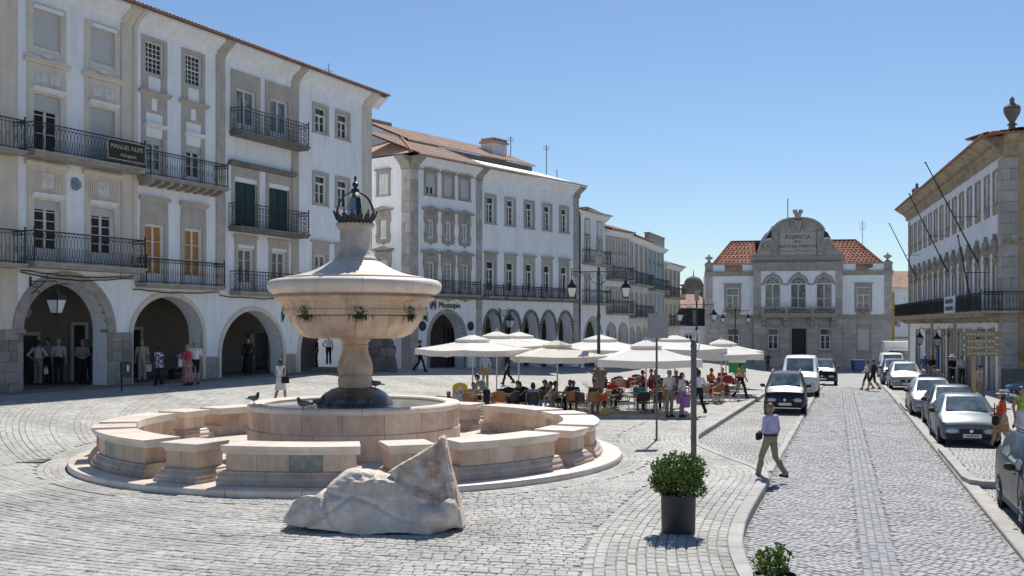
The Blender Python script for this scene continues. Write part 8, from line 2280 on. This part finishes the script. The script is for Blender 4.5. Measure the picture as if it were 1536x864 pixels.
# ------------------------------------------------------------------ vehicles
TYRE = mat('tyre', (.018, .018, .019), .85, .1, 9); RIMM = mat('alloy_rim', (.45, .46, .47), .3, .1, 5, metal=.8); BUMP = mat('black_plastic', (.03, .031, .033), .6, .1, 8)
WSG = mat('car_glass', (.03, .045, .05), .22, 0, spec=1.0, coat=1.0); WS2 = mat('glare_tinted_windscreen_glass', (.13, .17, .18), .1, .7, 2.2, spec=1.0, col2=(.035, .05, .055), coat=1.0); LAMP = mat('headlight_glass', (.55, .57, .58), .08, .1, 9, spec=.8); PLATE = mat('number_plate', (.70, .71, .70), .5, 0); CHROME = mat('chrome', (.6, .6, .6), .15, 0, metal=1.0)  # windscreen colour lightened to paint in sky glare and a sunlit interior
def paint(n, c, metal=.12): return mat('paint_' + n, c, .35, .04, 2, metal=metal, spec=.3, coat=.18)
def car(label, x, y, head, L, Wd, pm, prof, wheelR, axles, z, rails=False, bumper=True, plate='00-00-XX', group='cars'):
    """prof: stations from nose to tail: (pos, sill, shoulder, top, shoulder half width, top half width, kind); kind of the span that starts there: h hood, w windscreen, r roof, b rear window"""
    t = thing('car', label, 'car', (x, y, z), head, group)
    hw = Wd / 2; R = []
    for (p, zb, zs, zt, ws, wt, kd) in prof:
        a, b = ws * hw, wt * hw
        R.append([(a * .90, p, zb), (a * .99, p, zb + .10), (a * 1.0, p, zb + (zs - zb) * .55), (a * .975, p, zs), (b + (a * .975 - b) * .15, p, zs + (zt - zs) * .85), (b * .93, p, zt), (b * .5, p, zt + .022), (0, p, zt + .03)])
    m = MB(); m.smooth = True; K = 15; v = []
    for r_ in R: v += r_ + [(-q[0], q[1], q[2]) for q in r_[-2::-1]]
    f = []
    for i in range(len(R) - 1):
        for k in range(K - 1): f.append((i * K + k, (i + 1) * K + k, (i + 1) * K + k + 1, i * K + k + 1))
        f.append((i * K + K - 1, (i + 1) * K + K - 1, (i + 1) * K, i * K))
    f.append(tuple(range(K))); f.append(tuple(range(len(R) * K - 1, (len(R) - 1) * K - 1, -1)))
    m.add([(-q[0], q[1], q[2]) for q in v], f); me = m.mesh('car_body', pm)
    o = obj('car_body', me, t); md = o.modifiers.new('edge', 'BEVEL'); md.width = .02; md.segments = 2; md.limit_method = 'ANGLE'; md.angle_limit = R_(38)
    def panel(nm, a, b, c, d, ins, mt, off=.012):
        P = [Vector(q) for q in (a, b, c, d)]; n_ = (P[1] - P[0]).cross(P[3] - P[0]).normalized()
        cen = sum(P, Vector()) / 4
        if n_.dot(cen - Vector((0, cen.y, .6))) < 0: n_ = -n_; P = P[::-1]
        u_, v_ = ins
        def B(s, q): return (P[0] * (1 - s) + P[1] * s) * (1 - q) + (P[3] * (1 - s) + P[2] * s) * q
        g_ = MB(); g_.add([tuple(B(s, q) + n_ * off) for s, q in ((u_, v_), (1 - u_, v_), (1 - u_, 1 - v_), (u_, 1 - v_))], [(0, 1, 2, 3)]); return g_.build(nm, mt, t)
    mir = lambda q: (-q[0], q[1], q[2])
    for i, st in enumerate(prof[:-1]):
        A_, B_ = R[i], R[i + 1]
        if st[6] == 'w': panel('windscreen', mir(A_[5]), A_[5], B_[5], mir(B_[5]), (.05, .07), WS2, .03)
        if st[6] == 'b': panel('rear_window', mir(A_[5]), A_[5], B_[5], mir(B_[5]), (.06, .1), WSG, .03)
        if st[6] in 'rR':
            for s in (0, 1):
                q = [A_[3], B_[3], B_[5], A_[5]]; q = [mir(k) for k in q] if s else q
                panel('side_window', *q, (.05, .12), WSG)
        if st[6] == 'w':
            for s in (0, 1):
                q = [A_[3], B_[3], B_[5]]; q = [mir(k) for k in q] if s else q
                c_ = sum((Vector(k) for k in q), Vector()) / 3; g_ = MB(); out = Vector((1 if not s else -1, 0, .2)) * .014
                tri = [tuple(c_ + (Vector(k) - c_) * .78 + out) for k in q]; g_.add(tri, [(0, 1, 2) if not s else (2, 1, 0)]); g_.build('side_window', WSG, t)
    wi = next(i for i, q in enumerate(prof) if q[6] == 'w')
    for i in (wi, wi + 1):                             # doors stand a hair proud, so that their seams show
        for s in (0, 1):
            A_, B_ = R[i], R[i + 1]
            y_a, y_b = A_[1][1] + (.12 if i == wi else .015), B_[1][1] - (.0 if i == wi else .05)
            pt = lambda k, y: tuple(Vector(A_[k]) + (Vector(B_[k]) - Vector(A_[k])) * ((y - A_[k][1]) / (B_[k][1] - A_[k][1])))
            V_ = [pt(k, y) for k in (1, 2, 3) for y in (y_a, y_b)]; sg = -1 if s else 1
            g_ = MB(); g_.add([(sg * (p[0] + .009), p[1], p[2]) for p in V_] + [(sg * (p[0] - .01), p[1], p[2]) for p in V_], [(0, 1, 3, 2), (2, 3, 5, 4), (0, 2, 8, 6), (2, 4, 10, 8), (1, 7, 9, 3), (3, 9, 11, 5), (4, 5, 11, 10), (0, 6, 7, 1)]); dr = g_.build('door', pm, t)
            hx, hy, hz_ = V_[5]; g_ = MB(); g_.bevbox(sg * (hx + .005), sg * (hx + .035), hy - .24, hy - .08, hz_ - .10, hz_ - .065, .008) if s == 0 else g_.bevbox(-hx - .035, -hx - .005, hy - .24, hy - .08, hz_ - .10, hz_ - .065, .008); g_.build('handle', BUMP, dr)
    for s in (-1, 1):
        m = MB(); m.bevbox(min(s * hw * .96, s * (hw + .004)), max(s * hw * .96, s * (hw + .004)), axles[0] + wheelR * 1.25, axles[1] - wheelR * 1.25, prof[3][1] - .01, prof[3][1] + .085, .01); m.build('sill_trim', BUMP, t)
    for ay in axles:
        for s in (-1, 1):
            m = MB(); m.M = Matrix.Translation((s * (hw - .10), ay, wheelR)) @ Matrix.Rotation(pi / 2 * s, 4, 'Y'); m.smooth = True
            m.lathe([(.0, -.1), (wheelR * .9, -.1), (wheelR, -.07), (wheelR, .075), (wheelR * .94, .105), (wheelR * .70, .11), (wheelR * .68, .09)], 24, close=False); wl = m.build('wheel', TYRE, t)
            m = MB(); m.M = Matrix.Translation((s * (hw - .10), ay, wheelR)) @ Matrix.Rotation(pi / 2 * s, 4, 'Y'); m.lathe([(wheelR * .69, .088), (wheelR * .62, .10), (wheelR * .58, .085), (.05, .10), (0, .115)], 20, close=False)
            for k in range(5): a = k * 2 * pi / 5; m.tube([(.04 * cos(a), .04 * sin(a), .11), (wheelR * .62 * cos(a), wheelR * .62 * sin(a), .108)], .026, 4)
            m.build('rim', RIMM, wl)
            m = MB(); m.M = Matrix.Translation((s * (hw * .985 - .005), ay, wheelR)) @ Matrix.Rotation(pi / 2 * s, 4, 'Y'); m.lathe([(wheelR * 1.02, -.02), (wheelR * 1.18, -.02), (wheelR * 1.2, .012), (wheelR * 1.03, .014)], 24, close=False, ang=(0, 2 * pi)); m.build('wheel_arch', BUMP, wl)
    n0, n1 = prof[0], prof[1]; zs = n0[2]; nw = n0[4] * hw; y0 = n0[0]
    if bumper:
        m = MB(); m.smooth = False; m.bevbox(-nw * .97, nw * .97, y0 - .10, y0 + .12, n0[1] + .02, n0[1] + (zs - n0[1]) * .42, .05); m.build('bumper', BUMP if bumper == 2 else pm, t)
    m = MB(); m.bevbox(-nw * .42, nw * .42, y0 - .035, y0 + .03, zs - .19, zs - .07, .015); m.build('grille', BUMP, t)
    m = MB(); m.lathe([(0, 0), (.05, 0), (.05, .01), (0, .012)], 12); m.M = None; m.v = [(p[0], y0 - .04 - p[2], p[1] + zs - .12) for p in m.v]; m.build('badge', CHROME, t)
    for s in (-1, 1):
        m = MB(); m.smooth = True; m.ball((s * nw * .70, y0 + .05, zs - .13), .13, 12, 8, (1.5, .9, .75)); m.build('headlight', LAMP, t)
        m = MB(); m.smooth = True; cw = next(q for q in prof if q[6] == 'w'); m.ball((s * (hw + .10), cw[0] + .32, cw[2] + .09), .085, 10, 6, (1.25, .7, .85)); m.tube([(s * (hw - .08), cw[0] + .30, cw[2]), (s * (hw + .08), cw[0] + .30, cw[2] + .06)], .022, 5); m.build('wing_mirror', BUMP, t)
    zp = n0[1] + (zs - n0[1]) * .24 + .02
    m = MB(); m.bevbox(-.26, .26, y0 - .125, y0 - .095, zp - .055, zp + .055, .004); pl_ = m.build('number_plate', PLATE, t)
    m = MB(); m.box(-.26, -.225, y0 - .128, y0 - .12, zp - .05, zp + .05); m.build('blue_strip', mat('blue_strip', (.02, .05, .3), .5, 0), pl_)
    if plate: obj('lettering', textmesh(plate, .085, BLK), pl_, (.02, y0 - .13, zp))
    if rails:
        rs = [q for q in prof if q[6] in 'rRb']
        for s in (-1, 1):
            zr = max(q[3] for q in rs); ya, yb = rs[0][0] + .15, rs[-1][0] - .1; xx = s * rs[0][5] * hw * .88
            m = MB(); m.tube([(xx, ya, zr - .0), (xx, ya + .08, zr + .07), (xx, yb - .08, zr + .07), (xx, yb, zr)], .02, 6); m.build('roof_rail', ALU if rails == 2 else BUMP, t)
    return t
def head(dx, dy): return atan2(dy, dx) - pi / 2        # local +y runs from nose to tail
HD = head(.3125, 1)
SED = [(0, .24, .60, .62, .86, .80, 'h'), (.10, .2, .70, .72, .94, .86, 'h'), (.95, .2, .84, .88, 1, .88, 'h'), (1.12, .2, .87, .93, 1, .86, 'w'), (1.78, .2, .90, 1.38, 1, .68, 'r'), (2.55, .2, .91, 1.41, 1, .69, 'r'), (3.05, .2, .91, 1.38, 1, .67, 'b'), (3.62, .2, .92, 1.02, .99, .8, 'h'), (4.12, .24, .88, .92, .92, .78, 'h'), (4.22, .3, .74, .76, .88, .76, 'h')]
EST = [(0, .24, .64, .66, .86, .80, 'h'), (.10, .2, .74, .76, .95, .86, 'h'), (1.0, .2, .90, .95, 1, .88, 'h'), (1.15, .2, .93, .99, 1, .86, 'w'), (1.85, .2, .96, 1.45, 1, .70, 'r'), (2.7, .2, .98, 1.49, 1, .71, 'r'), (3.55, .2, .99, 1.47, 1, .70, 'r'), (4.1, .2, 1.0, 1.42, .98, .68, 'b'), (4.42, .26, .98, 1.02, .93, .8, 'h'), (4.5, .3, .7, .74, .9, .8, 'h')]
PAN = [(0, .30, .70, .73, .88, .82, 'h'), (.10, .26, .84, .87, .95, .86, 'h'), (.70, .26, .98, 1.02, 1, .88, 'h'), (.82, .26, 1.0, 1.06, 1, .87, 'w'), (1.42, .26, 1.02, 1.55, 1, .76, 'r'), (2.3, .26, 1.03, 1.60, 1, .77, 'r'), (3.2, .26, 1.04, 1.58, .99, .76, 'b'), (3.48, .28, 1.02, 1.06, .95, .84, 'h'), (3.54, .34, .8, .84, .92, .84, 'h')]
VAN = [(0, .28, .72, .75, .90, .82, 'h'), (.10, .24, .92, .96, .96, .86, 'h'), (.62, .24, 1.10, 1.15, 1, .88, 'h'), (.75, .24, 1.12, 1.2, 1, .87, 'w'), (1.45, .24, 1.14, 1.88, 1, .82, 'r'), (2.5, .24, 1.14, 1.95, 1, .84, 'r'), (4.4, .24, 1.14, 1.93, 1, .84, 'b'), (4.62, .28, 1.1, 1.3, .98, .9, 'h'), (4.7, .3, .8, .9, .96, .9, 'h')]
def carat(px, y, *a, **k): return car(a[0], at(px, y), y, *a[1:], **k)
carat(1177, 40.9, 'small dark grey hatchback with roof rails parked facing the camera beside the terrace', head(.30, 1), 3.5, 1.62, paint('dark_grey', (.018, .022, .028)), PAN, .30, (.68, 2.85), roadz(41) + .02, rails=2, bumper=2, plate='', group='cars parked in the left bay')
carat(1199, 51.5, 'white van parked behind the small dark hatchback', head(.31, 1), 4.7, 1.84, paint('white', (.70, .70, .69), 0), VAN, .32, (.85, 3.6), roadz(52) + .02, plate='', group='cars parked in the left bay')
carat(1233, 64.5, 'dark off road car parked at the far end of the left bay', head(.32, 1), 4.2, 1.8, paint('black', (.012, .013, .015)), PAN, .36, (.75, 2.85), roadz(65) + .02, rails=1, bumper=2, plate='', group='cars parked in the left bay')
carat(1457, 29.8, 'blue grey sedan parked nose to the camera beside the woman in orange', HD, 4.2, 1.69, paint('blue_grey', (.10, .135, .165)), SED, .29, (.72, 3.2), BAYZ + .0, bumper=2, plate='63-08-AX', group='cars parked along the right kerb')
carat(1437, 34.6, 'dark blue car with a pale bonnet glare parked behind the blue grey sedan', HD, 4.2, 1.72, paint('dark_blue', (.014, .022, .042)), SED, .30, (.75, 3.2), BAYZ + .0, plate='', group='cars parked along the right kerb')
carat(1403, 39.4, 'silver sedan parked third in the row on the right, its wing mirror over the kerb', HD, 4.2, 1.70, paint('silver', (.33, .34, .35)), SED, .30, (.75, 3.2), BAYZ + .0, plate='', group='cars parked along the right kerb')
carat(1360, 57.6, 'grey silver family car parked farther down the right kerb', HD, 4.3, 1.76, paint('silver', (.33, .34, .35)), EST, .31, (.8, 3.4), roadz(58) + .02, plate='', group='cars parked along the right kerb')
carat(1345, 63.5, 'blue car half hidden behind the grey silver family car', HD, 3.6, 1.65, paint('mid_blue', (.05, .10, .20)), PAN, .30, (.7, 2.8), roadz(64) + .02, plate='', group='cars parked along the right kerb')
carat(1340, 78, 'white van at the far end of the right hand parking row', HD, 4.7, 1.84, paint('white', (.70, .70, .69), 0), VAN, .32, (.85, 3.6), roadz(78) + .02, plate='', group='cars parked along the right kerb')
carat(1352, 72, 'silver saloon in front of the far white van', HD, 4.2, 1.7, paint('silver', (.33, .34, .35)), SED, .30, (.75, 3.2), roadz(72) + .02, plate='', group='cars parked along the right kerb')
# estate at the right edge: right-hand side seen
sx, sy = 9.55, 20.2; ux_, uy_ = .298, .954
cx_, cy_ = sx + uy_ * .84 - ux_ * 3.45, sy - ux_ * .84 - uy_ * 3.45
car('dark blue grey estate car with roof rails cut by the right edge of the photo', cx_, cy_, HD, 4.5, 1.74, paint('slate', (.010, .015, .024)), EST, .32, (.85, 3.45), BAYZ, rails=1, plate='', group='cars parked along the right kerb')
car('dark blue hatchback nosing into view by the ochre end wall', 21.9, 45.0, head(1, .15), 4.2, 1.7, paint('mid_blue', (.05, .10, .20)), EST, .30, (.8, 3.4), .01, plate='', group='cars parked along the right kerb')
# box lorry behind
x, y = at(1349, 88), 88; t = thing('box_lorry', 'white box lorry behind the parked cars at the far end of the street', 'lorry', (x, y, roadz(y) + .05), HD)
m = MB(); m.bevbox(-1.1, 1.1, 1.9, 6.4, .7, 2.95, .04); m.build('cargo_box', paint('white', (.70, .70, .69)), t)
m = MB(); m.prism([(0, .5), (1.8, .5), (1.8, 2.3), (.75, 2.3), (.1, 1.3)], 'x', -.95, .95); cb_ = m.build('cab', paint('white', (.7, .7, .69)), t)
m = MB(); m.quad((-.8, .12, 1.33), (.8, .12, 1.33), (.8, .68, 2.2), (-.8, .68, 2.2)); m.v = [(p[0], p[1] - .03, p[2]) for p in m.v]; m.build('windscreen', WSG, cb_)
for ay in (.9, 5.0):
    for s in (-1, 1): m = MB(); m.M = Matrix.Translation((s * .9, ay, .40)) @ Matrix.Rotation(pi / 2, 4, 'Y'); m.lathe([(0, -.1), (.40, -.1), (.40, .1), (0, .1)], 16, close=False); m.build('wheel', TYRE, t)
# scooter among the people on the right
x, y = at(1408, 50.5), 50.5; t = thing('scooter', 'dark scooter parked beside the crouching man', 'scooter', (x, y, roadz(y) + .05), R_(60))
m = MB(); m.smooth = True; m.tube([(0, .55, .5), (0, .4, .75), (0, -.1, .72), (0, -.15, .35), (0, -.5, .33), (0, -.62, .8)], [.09, .13, .12, .1, .1, .08], 8); m.build('scooter_body', BUMP, t)
m = MB(); m.bevbox(-.13, .13, -.1, .55, .78, .86, .03); m.build('saddle', BLK, t); m = MB(); m.tube([(-.3, -.6, 1.0), (0, -.65, .95), (.3, -.6, 1.0)], .02, 6); m.tube([(0, -.62, .8), (0, -.65, .95)], .03, 6); m.build('handlebar', IRON, t)
for yy in (-.65, .55): m = MB(); m.M = Matrix.Translation((0, yy, .24)) @ Matrix.Rotation(pi / 2, 4, 'Y'); m.lathe([(.12, -.05), (.24, -.05), (.24, .05), (.12, .05)], 16, close=False); m.build('wheel', TYRE, t)
# ------------------------------------------------------------------ lamp posts, direction sign, bins, birds
def lamp_post(label, x, y, h, span, rz=0.0, base=True):
    t = thing('lamp_post', label, 'lamp post', (x, y, gz(x, y)), rz, 'double armed lamp posts')
    m = MB(); m.smooth = True
    if base: m.lathe(crisp([(.34, 0), (.36, .12), (.30, .2), (.24, .3), (.20, .55), (.22, .75), (.27, .95), (.29, 1.15), (.24, 1.3), (.20, 1.36), (.27, 1.45), (.27, 1.52), (.16, 1.58), (.10, 1.7), (.085, 1.9)]), 12, close=False)
    else: m.lathe([(.2, 0), (.2, .25), (.12, .4), (.085, 1.9)], 12, close=False)
    m.build('pedestal', STONED if base else GREENIRON, t)
    m = MB(); m.smooth = True; m.lathe(crisp([(.085, 1.88), (.10, 2.1), (.075, 2.2), (.062, h * .55), (.085, h * .56), (.085, h * .58), (.055, h * .6), (.05, h - 1.1), (.08, h - 1.06), (.06, h - 1.0), (.05, h - .7)]), 12, close=False); m.build('pole', GREENIRON, t)
    if base:
        for s in (-1, 1): m = MB(); m.tube([(s * .2, 0, 1.3), (s * .36, 0, 1.42), (s * .38, 0, 1.55), (s * .28, 0, 1.5)], .03, 6); m.build('scroll', STONED, t)
    m = MB(); za = h - .92
    m.tube([(-span / 2, 0, za), (span / 2, 0, za)], .024, 6)
    for s in (-1, 1):
        m.tube([(s * .06, 0, za - .55), (s * .25, 0, za - .42), (s * .5, 0, za - .12), (s * .8, 0, za - .02)], .018, 5)
        for c_, r_ in ((.30, .14), (.62, .10), (span / 2 - .12, .12)): m.tube([(s * (c_ + r_ * (1 - .08 * k) * cos(k * .7)), 0, za - .06 - r_ + r_ * (1 - .08 * k) * sin(k * .7)) for k in range(10)], .012, 5)
        m.tube([(s * span / 2, 0, za + .1), (s * span / 2, 0, za - .32)], .015, 5); m.ball((s * span / 2, 0, za + .12), .035, 6, 4)
    m.build('arm', GREENIRON, t)
    m = MB(); m.bevbox(-.15, .15, -.04, .04, h - .62, h - .22, .03); m.prism([(-.17, h - .22), (.17, h - .22), (.2, h), (.1, h - .1), (.0, h + .02), (-.1, h - .1), (-.2, h)], 'y', -.045, .045); m.prism([(-.15, h - .62), (.15, h - .62), (0, h - .8)], 'y', -.04, .04); m.build('coat_of_arms', STONE, t)
    for s in (-1, 1): lantern_head(t, (s * span / 2, 0, za - .32), .95, IRON)
    return t
for a in (('green double lamp post with a carved base rising through the parasols', at(898, 44), 44, 6.6, 2.3), ('second double lamp post, farther back behind the square post', at(1045, 68), 68, 6.0, 2.3, .1, False), ('farthest double lamp post in front of the granite palace', at(1103, 94), 94, 6.6, 2.3, 0, False)): lamp_post(*a)
# brown direction boards
x, y = at(1471, 44.2), 44.2; z0 = .0
ds = thing('direction_sign', 'brown direction sign of stacked boards on two posts in front of the long house', 'sign', (x, y, z0), -.12)
BRB = mat('brown_board', (.30, .225, .13), .6, .12, 5); TANP = mat('tan_post', (.40, .31, .18), .7, .1, 5)
for px_, r_, mt in ((-.28, .075, TANP), (.14, .04, POLEG)): m = MB(); m.bevbox(px_ - r_, px_ + r_, -r_, r_, 0, 3.25, .01); m.build('post', mt, ds)
for k, (a, b, c) in enumerate(((-.80, .82, 3.02), (-.76, .84, 2.72), (-.78, .80, 2.46), (-.74, .86, 2.20))):
    m = MB(); h_ = .24 if k == 0 else .21; m.prism([(a, c - h_ / 2), (b - .12, c - h_ / 2), (b, c), (b - .12, c + h_ / 2), (a, c + h_ / 2)] if k % 2 else [(a + .12, c - h_ / 2), (b, c - h_ / 2), (b, c + h_ / 2), (a + .12, c + h_ / 2), (a, c)], 'y', -.125, -.095); bd = m.build('board', BRB, ds)
    # the words on the boards are too small to read in the photo: rows of pale dashes
    m = MB(); u = a + .2
    while u < b - .3: wd = random.uniform(.05, .13); m.box(u, u + wd, -.130, -.126, c - .04, c + .04); u += wd + .05
    tag(m.build('blurred_words', mat('pale_ink', (.5, .46, .36), .7, 0), bd), kind='stuff')
# bins and bollard
x, y = at(189, 38.6), 38.6; t = thing('litter_bin', 'dark green litter bin on a post between the first two arches', 'bin', (x, y, gz(x, y)), .4)
m = MB(); m.bevbox(-.2, .2, -.14, .14, .55, 1.1, .03); m.build('container', GREENIRON, t); m = MB(); m.tube([(-.15, .1, 0), (-.15, .1, .6)], .035, 8); m.build('post', IRON, t); m = MB(); m.bevbox(.02, .1, -.152, -.138, .75, .98, .004); m.build('notice', WHT, t)
x, y = at(1287, 103), 103; t = thing('recycling_bin', 'blue wheeled bin standing against the granite palace', 'bin', (x, y, roadz(y) + .05))
m = MB(); m.prism([(-.45, .12), (.45, .12), (.58, 1.15), (-.58, 1.15)], 'y', -.45, .45); m.build('container', mat('blue_bin', (.02, .07, .2), .5, .1, 4), t); m = MB(); m.bevbox(-.62, .62, -.5, .5, 1.15, 1.28, .05); m.build('lid', mat('blue_bin', (.02, .07, .2)), t)
x, y = at(447, 51.5), 51.5; t = thing('bollard', 'short dark iron bollard in the shade by the corner house', 'bollard', (x, y, gz(x, y))); m = MB(); m.smooth = True; m.lathe(crisp([(.1, 0), (.1, .08), (.07, .12), (.065, .75), (.09, .78), (.09, .82), (.05, .9), (0, .92)]), 12, close=False); m.build('shaft', IRON, t)
# pigeons on the fountain
def pig(X, Y, Z):
    d = ell_d(X, Y, Z, (0, .0, .115), (.058, .105, .058)); d = smin(d, ell_d(X, Y, Z, (0, -.085, .16), (.034, .04, .05)), .03); d = smin(d, ell_d(X, Y, Z, (0, -.10, .215), (.026, .031, .026)), .02)
    d = smin(d, cone_d(X, Y, Z, (0, -.128, .213), (0, -.155, .206), .009, .004), .008); d = smin(d, np.maximum(ell_d(X, Y, Z, (0, .15, .095), (.03, .09, .014)), Y - .21), .02)
    for s in (-1, 1): d = smin(d, ell_d(X, Y, Z, (s * .048, .03, .125), (.018, .095, .04)), .012); d = smin(d, cone_d(X, Y, Z, (s * .02, .0, .07), (s * .022, -.005, .008), .009, .006), .008); d = np.minimum(d, cone_d(X, Y, Z, (s * .022, -.03, .007), (s * .022, .015, .007), .006, .005))
    return d
V, F = surface_nets(pig, (-.1, -.18, -.01), (.1, .26, .27), .0085)
C = V[F].mean(1); mi = np.where(C[:, 2] < .06, 2, np.where((C[:, 1] < -.06) & (C[:, 2] > .14), 1, 0))
PG = mat('pigeon_grey', (.17, .18, .20), .7, .25, 40, col2=(.05, .05, .06)); pm2 = np_mesh('pigeon', V, F, [PG, mat('pigeon_neck', (.05, .06, .065), .4, .2, 20), mat('pigeon_foot', (.3, .09, .07), .6, 0)], mi, smooth=True)
fx_, fy_ = FC; PGS = 0
for lab, px, y, z, rz in (('pigeon taking a step on the left edge of the basin rim', 381, 26.6, 1.386, 1.2), ('pigeon standing on the front basin rim, left of the dark mound', 455, 24.75, 1.386, -1.0), ('pigeon at the left foot of the dark mound in the water', 478, 26.4, 1.305, 2.0), ('pigeon on the front of the dark wet mound, upper one', 520, 26.55, 1.44, .6), ('pigeon at the water edge below the upper mound pigeon', 513, 26.0, 1.305, 1.4), ('pigeon in the water right of the middle of the mound', 541, 25.9, 1.305, -1.3), ('pigeon at the right foot of the dark mound', 553, 26.1, 1.305, .4), ('pigeon perched high on the right shoulder of the dark mound', 563, 27.4, 1.72, -1.6)):
    o = obj('pigeon', pm2, None, (at(px, y), y, z), rz); o.scale = (1.25, 1.25, 1.25); tag(o, lab, 'pigeon', 'pigeons on the fountain')
x, y = -11.85, 25.6; t = thing('access_cover', 'flat square iron access cover set in the cobbles left of the fountain ring', 'cover', (x, y, gz(x, y)), .1)
m = MB()
for a, b, c, d in ((-.33, .33, -.33, -.28), (-.33, .33, .28, .33), (-.33, -.28, -.28, .28), (.28, .33, -.28, .28)): m.box(a, b, c, d, -.03, .012)
m.build('frame', IRON, t); m = MB(); m.bevbox(-.27, .27, -.27, .27, -.03, .006, .01); m.build('plate', mat('worn_iron', (.16, .155, .15), .6, .2, 8, .3, 40), t)
